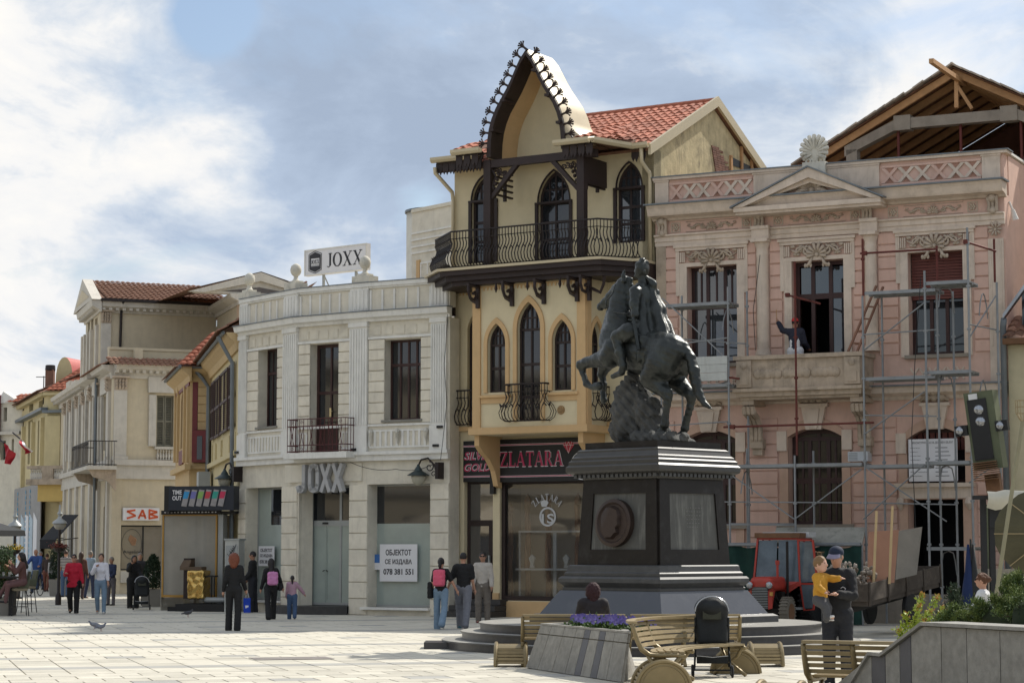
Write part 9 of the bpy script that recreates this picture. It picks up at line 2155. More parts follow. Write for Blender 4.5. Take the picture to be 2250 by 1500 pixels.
# ================================================================== people
SKIN={}
def cm(name,c,rough=.8,**k):
 if name not in SKIN:SKIN[name]=M(name,c,rough,vary=k.get('vary',.15),scale=12,bump=k.get('bump',.15),bscale=60,metal=k.get('metal',0))
 return SKIN[name]
m_skin=cm('skin',(.46,.25,.17),.55,vary=.06,bump=0);m_skin2=cm('tan_skin',(.36,.19,.125),.55,vary=.06,bump=0)
m_hblack=cm('black_hair',(.012,.009,.009),.5);m_hbrown=cm('brown_hair',(.05,.025,.015),.5);m_hred=cm('auburn_hair',(.16,.042,.018),.5);m_hgrey=cm('grey_hair',(.2,.18,.16),.6);m_hblond=cm('fair_hair',(.20,.115,.05),.6)
m_eye=cm('dark_eye',(.01,.01,.01),.2,bump=0);m_lip=cm('lip',(.28,.09,.07),.5,bump=0)
def person(label,px,Y,h,face,top,bot,shoe=None,hair=m_hblack,hs='short',skin=m_skin,lean=0,legs=((0,0),(0,0)),arms=((5,8,15,0),(5,8,15,0)),fem=False,long_=True,wide=1.0,voxel=.014,baggy=0.0,z0=0.0,sleeves=1.0,hem=.86,headturn=0,headnod=0,hunch=0,glasses=False,flare=0.0,group=None,parent_only=False,loc=None,fing=True,belly=0.0,hz=1.0,lk=1.0,ak=1.0):
 """face: heading in degrees, 0 = towards the camera; legs: (hip flex, knee bend) left, right; arms: (forward, outward, elbow, inward) left, right"""
 r=empty('person',(0,0,0),label,'person',group)
 V=Vector;s=h/1.75
 sh=(.150 if fem else .168)*wide;hipx=.095
 # leg chains
 L=[]
 for k,sx in ((0,1),(1,-1)):
  a,b=legs[k];hp=V((sx*hipx,0,.92));kn=hp+V((sx*.035,-math.sin(R_(a)),-math.cos(R_(a))))*.43*lk;an=kn+V((0,-math.sin(R_(a-b)),-math.cos(R_(a-b))))*.42*lk;L.append((hp,kn,an,a-b))
 low=min(an.z for _,_,an,_ in L)-.075
 dz=-low
 up=lambda v:V((v.x,v.y,v.z+dz))
 L=[(up(a),up(b),up(c),q) for a,b,c,q in L]
 pel=up(V((0,0,.95)));rot=Matrix.Rotation(R_(lean),3,'X')
 def T(x,y,z):return pel+rot @ V((x,y,z))
 ab,chs,nk=T(0,0,.14),T(0,-.01,.34),T(0,.01+hunch*-.04,.52);hd=T(0,-.015-hunch*.08,.70+.10*(hz-1))
 shl=[T(sx*sh,.0,.47) for sx in (1,-1)]
 A=[]
 for k,sx in ((0,1),(1,-1)):
  f,o,e,i=arms[k];d1=V((sx*math.sin(R_(o)),-math.sin(R_(f))*math.cos(R_(o)),-math.cos(R_(f))*math.cos(R_(o))));el=shl[k]+d1*.285*ak
  g=f+e;d2=V((sx*math.sin(R_(o-i)),-math.sin(R_(g)),-math.cos(R_(g)))).normalized();wr=el+d2*.245*ak;hn=wr+d2*.09;A.append((shl[k],el,wr,hn,d2))
 # --- body: one continuous surface
 B=SDF();ys=.8
 def torso(S,g=0.0):
  S.ell(chs,(.150*wide+g,.105+g,.19+g),.06);S.ell(ab,(.128*wide+g+belly,.098+g+belly*1.2,.17+g),.06);S.ell(T(0,0,-.01),(.155*wide*(1.06 if fem else 1)+g,.108+g+belly*.5,.12+g),.05)
  S.cap(shl[0]+V((-.03,0,0)),shl[1]+V((.03,0,0)),.062+g,.062+g,.05)
  if fem:[S.ell(T(sx*.07,-.085,.31),.055+g,.03) for sx in (1,-1)]
 torso(B)
 B.cap(T(0,.005,.48),hd+V((0,.01,-.06)),.055,.05,.03)
 hrz=Matrix.Rotation(R_(headturn),3,'Z') @ Matrix.Rotation(R_(headnod),3,'X');Hh=lambda x,y,z:hd+hrz @ V((x*hz,y*hz,z*hz));Hq=lambda t:tuple(q*hz for q in t)
 B.ell(hd,Hq((.076,.093,.110)),.02,hrz);B.ell(Hh(0,-.035,-.06),Hq((.052,.052,.052)),.03,hrz);B.ell(Hh(0,-.10,-.012),Hq((.012,.02,.022)),.012,hrz)
 for sx in (1,-1):B.ell(Hh(sx*.079,.005,-.005),(.012,.022,.032),.008,hrz);B.ell(Hh(sx*.03,-.092,.018),(.018,.012,.009),.012,hrz,neg=True)
 for k in (0,1):
  a,b,c,q=L[k];B.chain([a,b],[.088,.056],.05);B.chain([b,c],[.055,.036],.03);f=V((0,-math.cos(R_(q*.6)),-math.sin(R_(-q*.3))*.0)).normalized();B.cap(c+V((0,.02,-.045)),c+f*.15+V((0,0,-.05)),.032,.028,.03)
  p,e,w,hn,d2=A[k];B.chain([p,e],[.052,.040],.04);B.chain([e,w],[.040,.027],.02);B.ell((w+hn)/2+d2*.015,(.036,.028,.045) if abs(d2.z) > .7 else (.034,.045,.026),.015)
 ex=None
 if fing:
  ex=MB()
  for k,sx in ((0,1),(1,-1)):
   p,e,w,hn,d2=A[k];side=d2.cross(V((0,0,1))).normalized() if abs(d2.z) < .95 else V((1,0,0));side=V((0,1,0)) if abs(d2.z) > .8 else side;nrm=d2.cross(side).normalized()
   if nrm.dot(V((-sx,0,0))) < 0:nrm=-nrm
   for q,(o,ln) in enumerate(((-.030,.062),(-.010,.075),(.010,.070),(.028,.054))):
    b=w+d2*.075+side*o;ex.tube([b,b+d2*ln*.55+nrm*.004,b+d2*ln*.95+nrm*.02],[.0095,.0085,.007],5)
   b=w+d2*.035-side*.032;ex.tube([b,b-side*.022+d2*.028+nrm*.01,b-side*.022+d2*.055+nrm*.02],[.011,.010,.008],5)
 sdf_obj('body',B.mesh(voxel),skin,r,extra=ex)
 # eyes, mouth
 fc=abs(((face+180) % 360)-180) < 115
 if fc:
  for sx in (1,-1):
   if not glasses:MB().ball(Hh(sx*.029,-.083,.018),.011,6,4).build('eye',m_eye,r,smooth=True)
  MB().ball(Hh(0,-.082,-.055),.02,6,4,(1,.35,.35)).build('mouth',m_lip,r,smooth=True)
  if glasses:
   m=MB();[m.ball(Hh(sx*.032,-.096,.016),.026,8,5,(1,.35,.8)) for sx in (1,-1)];m.tube([Hh(-.03,-.1,.02),Hh(.03,-.1,.02)],.005,4);[m.tube([Hh(sx*.055,-.09,.018),Hh(sx*.08,0,.012)],.004,4) for sx in (1,-1)];m.build('sunglasses',m_eye,r)
 # trousers / skirt
 g=.012+baggy
 P=SDF();P.ell(T(0,0,-.01),(.155*wide*(1.06 if fem else 1)+g,.108+g+belly*.5,.13+g),.04)
 for k in (0,1):
  a,b,c,q=L[k];e=c+(c-b).normalized()*(.035 if long_ else -.2);P.chain([a,b],[.09+g,.060+g+flare*.2],.04);P.chain([b,e],[.060+g+flare*.2,.042+g*1.2+flare],.03)
 zt=T(0,0,.10).z;P.post.append(lambda F,X,Y_,Z:np.maximum(F,Z-zt)+.003*np.sin(Z*70+X*30)*np.sin(X*45+Y_*30))
 sdf_obj('trousers',P.mesh(voxel),bot,r)
 # upper garment
 g2=.014+baggy*.7;C=SDF();torso(C,g2);C.cap(T(0,.005,.49),T(0,.0,.53),.062,.058,.03)
 for k in (0,1):
  p,e,w,hn,d2=A[k]
  if sleeves > .6:C.chain([p,e],[.057+g2,.046+g2],.04);C.chain([e,w-(e-w)*-.1 if False else e+(w-e)*.93],[.046+g2,.034+g2],.02)
  else:C.chain([p,p+(e-p)*(.75)],[.057+g2,.052+g2],.04)
 if hem < .80:C.ell(T(0,0,(hem-.95)/2-.02),(.165*wide+g2,.12+g2,.16+(.95-hem)/2),.05)
 zh=pel.z+(hem-.95);C.post.append(lambda F,X,Y_,Z:np.maximum(F,zh-Z)+.0035*np.sin(Z*48+X*22+Y_*30)*np.sin(X*38-Z*15))
 sdf_obj('top',C.mesh(voxel),top,r)
 # shoes
 for k in (0,1):
  a,b,c,q=L[k];S=SDF();pr=max(0,-q);S.cap(c+V((0,.035,-.040)),c+V((0,-.02,-.05)),.043,.04,.02);tip=c+V((0,-.15*math.cos(R_(q*.7)),-.055+.12*math.sin(R_(q*.7))*(1 if q > 0 else 1)))
  S.cap(c+V((0,-.02,-.05)),tip,.04,.033,.02);S.post.append(lambda F,X,Y_,Z:np.maximum(F,.0005-Z));sdf_obj('shoe',S.mesh(max(.009,voxel*.8)),shoe or m_blk,r)
 # hair
 Hr=SDF();Hr.ell(Hh(0,.014,.022),Hq((.086,.098,.104)),.01,hrz)
 if hs in ('long','puffy','longer'):
  w_=.03 if hs=='puffy' else .0
  Hr.ell(Hh(0,.04,-.02),(.098+w_,.085+w_,.125+w_),.03,hrz)
  if hs !='puffy':Hr.cap(Hh(0,.05,-.06),T(0,.105,.40 if hs=='long' else .26),.085,.07,.04)
  else:Hr.cap(Hh(0,.05,-.06),Hh(0,.07,-.15),.10,.085,.04)
 elif hs=='pony':Hr.ell(Hh(0,.10,.055),.035,.02,hrz);Hr.cap(Hh(0,.12,.04),Hh(0,.13,-.08),.035,.04,.02);Hr.cap(Hh(0,.13,-.08),Hh(0,.10,-.26),.04,.022,.02)
 elif hs=='bun':Hr.ell(Hh(0,.10,.02),.05,.02,hrz);[Hr.ell(Hh(.08*math.sin(q*1.3),.03*math.cos(q*2.1),.07+.03*math.sin(q*3)),.03,.02) for q in range(7)]
 if hs !='bald':
  Hr.ell(Hh(0,-.075,-.045),Hq((.066,.07,.085)),.01,hrz,neg=True)
  if hs in ('puffy','bun'):Hr.post.append(lambda F,X,Y_,Z:F+.009*np.sin(X*75+Z*33)*np.sin(Z*68-X*21)*np.sin(Y_*70+1))
  Hr.post.append(lambda F,X,Y_,Z:F+.003*np.sin(X*120+Z*40))
  if hs=='short':zc=Hh(0,0,-.035).z;Hr.post.append(lambda F,X,Y_,Z:np.maximum(F,zc-Z))
  sdf_obj('hair',Hr.mesh(min(voxel,.012)),hair,r)
 p=AT(px,1207,Y) if loc is None else V(loc);put(r,(p.x,p.y,z0),R_(face),s)
 r['_j']=0;del r['_j']
 return r,dict(A=A,L=L,T=T,Hh=Hh,hd=hd,s=s,face=face,loc=V((p.x,p.y,z0)))
def local(info,v):  # figure space -> world
 return info['loc']+Matrix.Rotation(R_(info['face']),3,'Z') @ (Vector(v)*info['s'])
def bag(info,label,cat,col_,c,size,strap=None,name='bag',g=None,rot=None):
 """a bag at figure-space centre c; rounded box, optional strap polyline in figure space"""
 mw=Matrix.Translation(info['loc']) @ Matrix.Rotation(R_(info['face']),4,'Z') @ Matrix.Scale(info['s'],4);o=Matrix.Translation(local(info,c))
 r=empty(name,local(info,c),label,cat,g);S=SDF();S.box(c,[q/2 for q in size],min(size)*.4,.03);S.box((c[0],c[1]+size[1]*.45,c[2]-size[2]*.18),(size[0]*.36,size[1]*.2,size[2]*.26),.02,.03)
 S.post.append(lambda F,X,Y_,Z:F+.003*np.sin(Z*50+X*30));V,Q=S.mesh(.012);V=[tuple(mw @ Vector(v)) for v in V];sdf_obj('bag_body',(np.array(V),Q),col_,r,Matrix.Identity(4))
 if strap:
  for pl in strap:m=MB(mw);m.tube([Vector(p) for p in pl],.014,5);m.build('strap',col_,r,smooth=True)
 return r
K_=lambda n,c,**k:cm(n,c,**k)
blackc=K_('black_cloth',(.010,.010,.011));navy=K_('navy_cloth',(.02,.03,.07));jeans=K_('light_jeans',(.17,.25,.34));jeansd=K_('blue_jeans',(.05,.09,.17));greyt=K_('grey_sweatpants',(.16,.165,.19));whitec=K_('white_cloth',(.66,.65,.70));redb=K_('red_blouse',(.45,.012,.035));beig=K_('pale_linen',(.45,.41,.36));taup=K_('taupe_trousers',(.15,.13,.11));brownc=K_('brown_cloth',(.10,.045,.04));lblue=K_('pale_blue_shirt',(.22,.28,.34));blue=K_('blue_shirt',(.03,.07,.22));orang=K_('ochre_shirt',(.36,.17,.045));pinkj=K_('mauve_jacket',(.42,.26,.32));pinkb=K_('pink_backpack',(.62,.10,.17));pinkl=K_('lilac_pink_bag',(.55,.22,.42));yell=K_('mustard_jacket',(.50,.25,.025));whsh=K_('white_trainers',(.6,.58,.56));teal=K_('teal_trainers',(.04,.12,.15));maro=K_('maroon_shoes',(.13,.02,.03))
def stripes():
 m=M('striped_cloth',(.35,.33,.31),.8,bump=0);N=m.node_tree.nodes;L=m.node_tree.links;w=N.new('ShaderNodeTexWave');w.bands_direction='Z';w.inputs['Scale'].default_value=5.5;w.wave_profile='SIN';tc=N.new('ShaderNodeTexCoord');L.new(tc.outputs['Object'],w.inputs[0])
 rp=N.new('ShaderNodeValToRGB');rp.color_ramp.interpolation='CONSTANT';rp.color_ramp.elements[0].color=(.05,.045,.05,1);rp.color_ramp.elements[1].position=.5;rp.color_ramp.elements[1].color=(.42,.39,.37,1);L.new(w.outputs[0],rp.inputs[0]);L.new(rp.outputs[0],N['Principled BSDF'].inputs['Base Color']);return m
strp=stripes()
walk=lambda a,b=None:((a,6),(-a*.8,22)) if b is None else ((-a*.8,22),(a,6))
# near walkers, left half of the square
person('woman with auburn hair in a long-sleeved black outfit walking away from the camera',515,49.3,1.70,178,blackc,K_('black_trousers',(.012,.012,.013)),hair=m_hred,hs='puffy',fem=True,legs=((4,10),(-6,6)),arms=((-8,10,22,0),(8,10,25,0)),voxel=.012,flare=.025,hem=.80)
r,i=person('woman in a bright red blouse with sunglasses and black trousers walking towards the camera',163,62.6,1.66,4,redb,blackc,hair=m_hblack,hs='short',fem=True,legs=((10,6),(-6,26)),arms=((4,12,12,0),(20,12,78,22)),voxel=.013,wide=1.12,glasses=True,hem=.78,baggy=.012,belly=.02)
bag(i,'black shoulder bag hanging at the side of the woman in red','bag',blackc,(.24,-.02,.86),(.10,.22,.24),[[(.24,0,.98),(.20,0,1.30),(.12,.02,1.46)]])
person('woman in a white long-sleeved top and light blue jeans, hand on her chest',223,62.4,1.68,3,whitec,jeans,shoe=whsh,hair=m_hbrown,hs='pony',fem=True,legs=((8,4),(-5,20)),arms=((8,8,8,0),(32,18,112,55)),voxel=.013,hem=.97)
r,i=person('woman with a ponytail in a black tee and jeans carrying a pink backpack',969,50.2,1.60,168,blackc,jeans,shoe=whsh,hair=m_hblack,hs='pony',fem=True,legs=((6,3),(-10,26)),arms=((-4,10,18,0),(12,26,8,0)),voxel=.012,sleeves=.4,flare=.03,hem=.93)
bag(i,'bright pink backpack on the back of the girl with a ponytail','backpack',pinkb,(0,.19,1.27),(.30,.17,.42),[[(-.10,.12,1.44),(-.11,0,1.49),(-.11,-.10,1.36),(-.12,-.02,1.14)],[(.10,.12,1.44),(.11,0,1.49),(.11,-.10,1.36),(.12,-.02,1.14)]],name='backpack')
bag(i,'black jacket draped over the left arm of the girl with the pink backpack','jacket',blackc,(-.0+.27,-.02,.96),(.14,.22,.42),name='jacket')
person('young man in a black tee and grey sweatpants holding hands with the backpack girl',1018,50.5,1.74,172,blackc,greyt,shoe=teal,hair=m_hblack,hs='short',legs=((18,8),(-16,12)),arms=((4,24,8,0),(6,8,20,0)),voxel=.012,sleeves=.4,baggy=.015,hem=.86)
person('man in sunglasses, open pale linen shirt and taupe trousers outside the jewellery shop',1061,54.5,1.72,-8,beig,taup,shoe=maro,hair=m_hblack,hs='short',skin=m_skin2,legs=((-2,2),(4,8)),arms=((4,10,20,4),(4,10,20,4)),voxel=.013,glasses=True,hem=.80,baggy=.012)
r,i=person('woman with long black hair in black walking with a girl past the shop door',596,57.0,1.60,195,blackc,K_('black_trousers',(.012,.012,.013)),shoe=whsh,hair=m_hblack,hs='longer',fem=True,legs=((-20,8),(22,6)),arms=((4,12,16,0),(8,22,8,0)),voxel=.013,flare=.03)
bag(i,'lilac pink school bag hanging behind the long-haired woman in black','bag',pinkl,(-.02,.20,1.16),(.30,.16,.38),[[(-.05,.14,1.34),(-.05,.02,1.48)]])
bag(i,'black handbag at the right side of the long-haired woman in black','bag',blackc,(-.26,-.02,.92),(.12,.22,.22),[[(-.26,0,1.02),(-.2,0,1.42)]])
person('small girl in a mauve padded jacket and jeans walking hand in hand',643,57.3,1.12,185,pinkj,jeansd,shoe=whsh,hair=m_hblack,hs='pony',fem=True,legs=((8,4),(-10,22)),arms=((10,8,20,0),(18,40,10,0)),voxel=.013,baggy=.022,wide=1.05)
r,i=person('bearded man in black standing in profile beside the white shop pier',556,63.5,1.73,265,blackc,K_('black_track_pants',(.014,.015,.02)),hair=m_hblack,hs='short',skin=m_skin2,legs=((3,3),(-3,4)),arms=((8,8,30,0),(8,8,30,0)),voxel=.014,baggy=.015)
q=G(545,1344);b=empty('shopping_bag',(q.x,60.5,0),'bright blue shopping bag with white print near the man in black','bag');zz=AT(545,1313,60.5).z;p_=AT(545,1207,60.5);MB().hexa([(p_.x-.09,60.4,.08),(p_.x+.09,60.4,.08),(p_.x+.09,60.5,.08),(p_.x-.09,60.5,.08),(p_.x-.1,60.38,zz),(p_.x+.1,60.38,zz),(p_.x+.08,60.5,zz),(p_.x-.08,60.5,zz)]).build('bag_body',K_('blue_bag',(.01,.05,.42)),b);MB().prism([(p_.x-.04,.2),(p_.x+.05,.24),(p_.x+.02,.36),(p_.x-.05,.33)],-60.39,-60.395).build('bag_print',m_wsign,b)
MB().tube([(p_.x-.05,60.44,zz),(p_.x,60.44,zz+.22),(p_.x+.05,60.44,zz)],.008,4).build('handle',m_wsign,b)
# behind and around
r,i=person('woman in a dark blue jumper holding a green bag behind the woman in white',246,71.5,1.55,-30,navy,K_('grey_skirt',(.11,.10,.11)),hair=m_hgrey,hs='short',fem=True,legs=((0,0),(4,4)),arms=((12,8,50,10),(12,8,50,10)),voxel=.016,skin=m_skin2)
bag(i,'green and red shopping bag held by the woman in dark blue','bag',K_('green_bag',(.08,.18,.12)),(.0-.2,-.2,.72),(.16,.12,.26),[[(-.2,-.2,.85),(-.2,-.22,1.02)]])
person('dark-haired woman in a black coat leaning on the pushchair by the shop window',294,68.0,1.62,20,blackc,blackc,hair=m_hblack,hs='long',fem=True,skin=m_skin2,lean=10,legs=((0,0),(6,8)),arms=((25,8,30,0),(60,14,80,30)),voxel=.016,hem=.66,baggy=.03)
person('man in a dark jacket half hidden behind the black-coated woman at the pushchair',308,71.0,1.68,10,K_('charcoal_jacket',(.03,.03,.035)),blackc,hair=m_hgrey,hs='short',voxel=.018,fing=True)
person('man in a striped shirt seen from behind, left of the woman in red',145,84.0,1.76,175,strp,jeansd,hair=m_hbrown,hs='short',legs=((4,4),(-6,8)),voxel=.018,sleeves=.4)
person('woman with brown hair and brown jacket just behind the woman in red',179,80.5,1.70,176,K_('rust_brown_jacket',(.13,.06,.045)),K_('dark_brown_trousers',(.05,.03,.028)),hair=m_hbrown,hs='long',fem=True,legs=((8,4),(-8,14)),voxel=.018,hem=.72)
person('balding man in a pale blue shirt between the women in red and white',199,82.0,1.74,150,lblue,navy,hair=m_hgrey,hs='short',skin=m_skin2,legs=((-6,8),(6,4)),voxel=.018)
person('dark-haired child with a white blouse walking in the far street',116,93.0,1.5,170,K_('offwhite_blouse',(.45,.42,.40)),blackc,hair=m_hblack,hs='long',fem=True,legs=((12,6),(-12,20)),arms=((5,8,15,0),(30,30,20,0)),voxel=.02)
person('distant pedestrian in rust orange trousers beside the dark-haired child',104,95.0,1.62,175,K_('dim_brown_top',(.06,.04,.035)),K_('rust_trousers',(.17,.06,.04)),hair=m_hbrown,hs='short',legs=((10,5),(-10,18)),voxel=.02)
person('distant walker in dark clothes behind the cyclist',90,100.0,1.7,0,K_('dark_teal_top',(.03,.045,.05)),navy,hair=m_hgrey,hs='short',skin=m_skin2,voxel=.022,fing=True)
# cyclist
def bicycle(px,Y,rz):
 r=empty('bicycle',(0,0,0),'city bicycle ridden towards the camera by the man in blue','bicycle');
 for y in (-.52,.52):
  m=MB();m.tube([(0,y+.33*math.cos(a),.34+.33*math.sin(a)) for a in [2*math.pi*k/20 for k in range(21)]],.018,5);w=m.build('wheel',m_rub,r,smooth=True);m=MB();[m.tube([(0,y,.34),(0,y+.32*math.cos(k*.785),.34+.32*math.sin(k*.785))],.003,3) for k in range(8)];m.build('spokes',m_chrome,w)
 m=MB();m.tube([(0,-.52,.34),(0,-.40,.95)],.018);m.tube([(0,-.42,.85),(0,-.05,.35),(0,.52,.34),(0,.18,.80),(0,-.05,.35)],.016);m.tube([(0,-.42,.85),(0,.15,.72)],.016);m.build('frame',m_iron,r);m=MB();m.tube([(-.28,-.28,1.02),(-.12,-.42,1.0),(.12,-.42,1.0),(.28,-.28,1.02)],.013);m.build('handlebar',m_chrome,r);m=MB();m.ball((0,.2,.86),.13,8,5,(.8,1.1,.4));m.build('saddle',m_blk,r)
 p=AT(px,1207,Y);put(r,(p.x,Y,0),R_(rz))
bicycle(78,86,-12)
p_=AT(78,1207,86.0);person('bald man in a blue shirt and jeans riding a bicycle through the far street',78,86,1.76,-12,blue,jeansd,hs='bald',skin=m_skin2,lean=12,legs=((58,62),(30,34)),arms=((45,14,22,4),(45,14,22,4)),voxel=.018,loc=(p_.x+.04,86.2,0),z0=.12,wide=1.12,belly=.03)
# cafe guests
person('man in an ochre shirt sitting at the far side of the cafe table',14,63.6,1.72,150,orang,taup,hair=m_hgrey,hs='short',legs=((80,80),(80,80)),arms=((30,10,60,10),(30,10,60,10)),voxel=.016,z0=.38)
person('dark-haired woman in a brown dress sitting on a cafe chair, hand to her face',52,60.0,1.68,-72,brownc,K_('mauve_brown_skirt',(.12,.06,.06)),hair=m_hblack,hs='long',fem=True,legs=((78,70),(86,55)),arms=((40,10,110,10),(35,10,95,10)),voxel=.014,z0=.36,lean=4)
# near the monument
person('woman with curly maroon-black hair and a dark hoodie sitting on the bench, seen from behind',1303,34.8,1.66,180,K_('charcoal_hoodie',(.022,.018,.02)),blackc,hair=K_('maroon_black_hair',(.035,.012,.014)),hs='puffy',fem=True,legs=((85,85),(85,85)),arms=((25,12,30,0),(25,12,30,0)),voxel=.012,z0=-.03,baggy=.03,lean=8,wide=1.15)
person('woman in a white jacket with curly hair and dark headband sitting behind the junipers',2158,34.0,1.70,-112,K_('white_jacket',(.62,.62,.62)),navy,hair=K_('chestnut_hair',(.10,.045,.025)),hs='bun',fem=True,legs=((85,85),(85,85)),arms=((25,12,30,0),(25,12,30,0)),voxel=.011,z0=.10,glasses=True,baggy=.01)
MBc=MB
# man with toddler
man,mi=person('man in a navy cap and black tracksuit holding a toddler in a mustard jacket',1838,29.3,1.80,-14,K_('black_track_jacket',(.012,.012,.014),bump=.3),K_('black_track_pants',(.014,.015,.02)),hair=m_hgrey,hs='short',legs=((0,0),(2,2)),arms=((22,8,74,80),(20,10,82,30)),voxel=.009,headturn=-16,headnod=16,baggy=.012,wide=1.02,hem=.86,belly=.03)
def extras():
 Hh=mi['Hh'];MB=lambda T_=None:MBc(wm(man))
 S=SDF();S.ell(Hh(0,.012,.058),(.098,.110,.088),.01);zc=Hh(0,0,.03).z;S.post.append(lambda F,X,Y,Z:np.maximum(F,zc-Z));cap=sdf_obj('cap',S.mesh(.008),K_('navy_cap',(.012,.02,.045)),man)
 m=MB();n=10;V=[]
 for k in range(n+1):
  a=R_(-70+140*k/n);V.append(Hh(.085*math.sin(a),-.075*math.cos(a)-.02,.055));V.append(Hh(.098*math.sin(a),-.085-.095*math.cos(a),.022))
 W=[v+Vector((0,0,.008)) for v in V];m.add(V+W,[(2*k,2*k+1,2*k+3,2*k+2) for k in range(n)]+[(len(V)+2*k+1,len(V)+2*k,len(V)+2*k+2,len(V)+2*k+3) for k in range(n)]+[(2*k+1,len(V)+2*k+1,len(V)+2*k+3,2*k+3) for k in range(n)]);m.build('cap_peak',K_('grey_lilac_peak',(.24,.22,.30)),man,smooth=True)
 T=mi['T'];m=MB();c=T(.09,-.135,.30);m.tube([c+Vector((-.03,0,.0)),c+Vector((0,-.005,.02)),c+Vector((.035,0,-.005)),c+Vector((.02,0,-.025))],.006,4);m.build('chest_emblem',m_wsign,man)
 w=mi['A'][1][2];e=mi['A'][1][1];d=(w-e).normalized();MB().tube([w-d*.03,w-d*.005],.036,10).build('wristwatch',m_wpaint,man)
 # toddler on his right arm (image left), turned to him
 t,ti=person('toddler with fair hair in a mustard jacket, reaching to the face of the capped man',1804,26.2,.98,52,yell,K_('dark_grey_leggings',(.07,.07,.075)),shoe=whsh,hair=m_hblond,hs='short',skin=K_('fair_skin',(.56,.33,.24),bump=0,rough=.55),legs=((34,40),(55,40)),arms=((80,8,14,14),(15,8,40,10)),voxel=.012,baggy=.026,wide=1.05,loc=(0,0,0),hem=.84,hz=1.55,lk=.48,ak=.72,belly=.02)
 # bigger child's head, shorter legs: set the figure at its real place and scale
 p=AT(1804,1262,26.15);hd_=ti['hd']*ti['s'];s=.60;put(t,(0,0,0),R_(52),s)
 target=AT(1803,1239,29.0);hw=Matrix.Rotation(R_(52),3,'Z') @ (Vector(ti['hd'])*s);t.matrix_basis=Matrix.Translation(target-hw) @ Matrix.Rotation(R_(52),4,'Z') @ Matrix.Scale(s,4)
 Hc=ti['Hh'];WM[t.name]=t.matrix_basis.copy();m=MBc(wm(t))
 rr=random.Random(6)
 for k in range(14):a=Hc(rr.uniform(-.05,.05),rr.uniform(-.02,.05),.13);m.tube([a,a+Vector((rr.uniform(-.05,.05),rr.uniform(-.04,.04),.05)),a+Vector((rr.uniform(-.12,.12),rr.uniform(-.08,.08),.08))],.0025,3)
 m.build('loose_hair',m_hblond,t)
extras()
# painter on the balcony
pw=fp(1748,800,.55);fz_=FP.uh(1748,851,.55)[1]
wk,wi=person('worker in white overalls and red cap painting the pink facade from the balcony',1748,54,1.72,160,K_('dark_navy_jumper',(.018,.02,.035)),K_('white_overalls',(.55,.55,.56)),hair=m_hblack,hs='short',skin=m_skin2,arms=((110,45,55,10),(20,10,40,0)),voxel=.014,loc=(pw.x,pw.y,fz_),z0=fz_,baggy=.02)
S=SDF();S.ell(wi['Hh'](0,.01,.05),(.092,.104,.09),.01);S.post.append(lambda F,X,Y,Z:np.maximum(F,wi['Hh'](0,0,.03).z-Z));sdf_obj('red_cap',S.mesh(.012),K_('red_cap',(.45,.03,.03)),wk)
S=SDF();T=wi['T'];S.box(T(0,0,.12),(.135,.115,.16),.06,.03);S.cap(T(.09,.09,.2),T(.10,.06,.5),.02,.02,.01);S.cap(T(-.09,.09,.2),T(-.10,.06,.5),.02,.02,.01);sdf_obj('bib',S.mesh(.012),K_('white_overalls',(.55,.55,.56)),wk)
MB(wm(wk)).tube([wi['A'][0][3],wi['A'][0][3]+Vector((.02,-.05,.28))],.010,5).build('paint_brush',m_timber,wk)
# pigeons
def pigeon(label,px,py,rz,s=1.0,dark=False):
 r=empty('pigeon',(0,0,0),label,'pigeon','pigeons on the plaza');g=K_('pigeon_grey',(.16,.17,.21)) if not dark else K_('pigeon_dark',(.08,.08,.09))
 S=SDF();S.ell((0,0,.13),(.055,.105,.055),.03,Matrix.Rotation(R_(-12),4,'X'));S.cap((0,-.08,.15),(0,-.125,.205),.035,.022,.03);S.ell((0,-.135,.215),(.02,.027,.021),.01);S.cap((0,-.155,.213),(0,-.178,.207),.006,.003,.004);S.cap((0,.08,.125),(0,.20,.10),.035,.018,.03);sdf_obj('body',S.mesh(.006),g,r)
 for sx in (-1,1):
  S=SDF();S.ell((sx*.048,.03,.14),(.016,.10,.04),.01,Matrix.Rotation(R_(-8),4,'X'));sdf_obj('wing',S.mesh(.006),K_('pigeon_wing',(.24,.25,.29)) if not dark else g,r);MB().tube([(sx*.022,.0,.09),(sx*.024,.0,.005),(sx*.024,-.035,.004)],.005,4).build('leg',K_('pigeon_leg',(.35,.12,.10)),r)
 p=G(px,py);put(r,(p.x,p.y,0),R_(rz),s)
pigeon('grey pigeon facing left on the sunlit paving, left of its companion',207,1382,-80,.85);pigeon('grey pigeon turned away at the right of the pair on the sunlit paving',222,1386,130,.8);pigeon('lone dark pigeon in the shade in front of the snack kiosk',413,1355,80,.9,True)
# manhole cover
p_=G(640,1446);o=MB().cbox((p_.x,p_.y,.004),(1.3,.8,.012),Matrix.Rotation(R_(16),3,'Z')).build('manhole_cover',M('worn_steel_cover',(.26,.23,.21),.6,.3,vary=.3),None,Matrix.Translation((p_.x,p_.y,0)));tag(o,'rusty grey rectangular manhole cover in the sunlit paving','manhole cover')
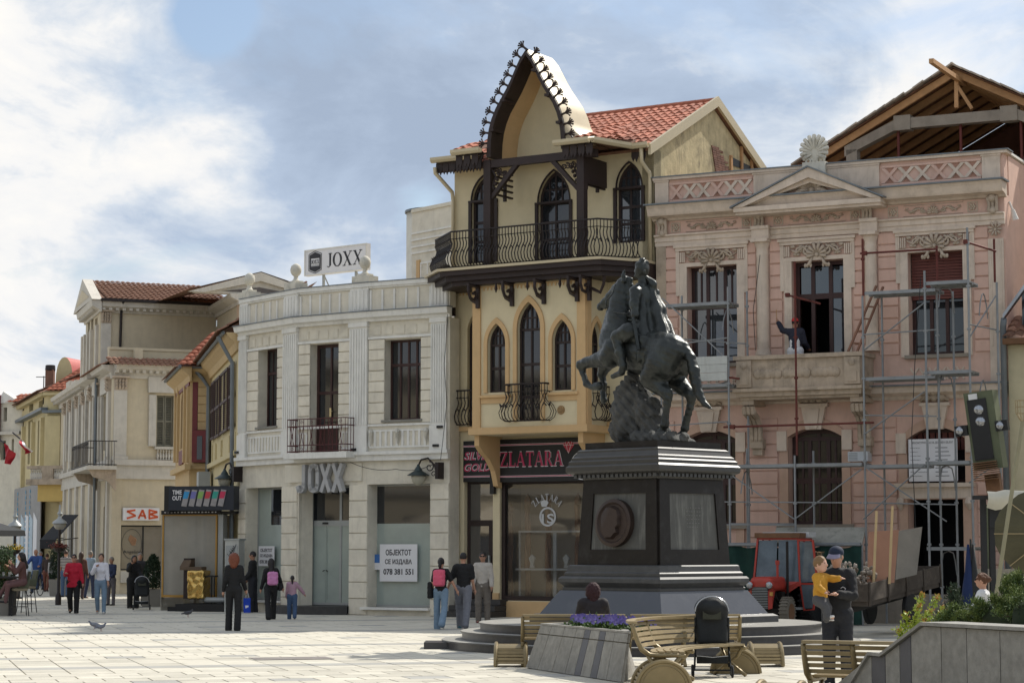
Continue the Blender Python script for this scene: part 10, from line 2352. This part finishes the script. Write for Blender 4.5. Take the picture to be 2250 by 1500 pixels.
# ------------------------------------------------------------------ loose cables on the facades
def cable(lab,pts,n=14,sag=.15):
 P=[AT(*p) for p in pts];Q=[]
 for a,b in zip(P,P[1:]):
  for k in range(n):t=k/n;q=a+(b-a)*t;q.z -=sag*4*t*(1-t);Q.append(q)
 o=MB().tube(Q+[P[-1]],.011,4).build('cable',m_blk,None,Matrix.Translation(P[0]));tag(o,lab,'cable','loose cables on the facades')
cable('loose black cable hanging down between the white building and the yellow house',[(984,690,59.2),(976,800,59.2),(982,880,59.2),(968,1010,59.2)],8,.05)
cable('black cable crossing the fascia from the balcony to the right lantern',[(770,1015,60.5),(870,1030,60.0),(955,1018,59.5)],10,.1)
cable('thin cable drooping below the left console of the pink balcony',[(1670,560,54.6),(1655,680,54.6),(1660,770,54.6)],8,.05)
cable('pale rope hanging in front of the construction notice board',[(2023,610,51.5),(2010,800,51.5),(2003,960,51.5),(2012,1160,51.5)],8,.02)
# ------------------------------------------------------------------ the far side of the square, left of the picture: it shows in the shop glass
def opposite():
 F=Fr((-30,4),(-36,62));r=empty('opposite_building',(-33,33,0),'row of cream shop fronts on the opposite side of the square, outside the picture','building')
 F=Fr((-36,-6),(-33,60));ops=[]
 for k in range(15):
  ops +=[(1.5+k*4.3,3.3+k*4.3,5.2,7.6),(1.0+k*4.3,4.1+k*4.3,.4,3.2)]
 wall(MB(F),0,F.W,0,9.5,-.4,0,ops).build('wall',m_sab,r)
 for o in ops:MB(F).box(o[0],o[1],-.3,-.25,o[2],o[3]).build('window',g_dark,r)
 MB(F).box(0,F.W,0,.5,9.3,9.7).build('cornice',m_sabt,r);MB(F).box(0,F.W,-8,-.4,9.2,9.4).build('roof',m_tileo,r);MB(F).box(0,F.W,0,.2,4.2,4.5).build('string_course',m_sabt,r)
 mt=M('beige_canvas',(.50,.43,.32),.9);
 for k,(x,y) in enumerate(((-20,50),(-19.5,44.5),(-20.5,38.5),(-26,47),(-26,41),(-26.5,34.5))):
  q=empty('cafe_parasol',(x,y,0),'large beige cafe parasol on the far side of the square, outside the picture','parasol','beige cafe parasols across the square')
  MB().lathe([(2.6,2.4),(2.55,2.65),(.05,3.5)],(x,y,0),8).build('canopy',mt,q);MB().tube([(x,y,0),(x,y,3.5)],.04).build('pole',m_timber,q)
opposite()
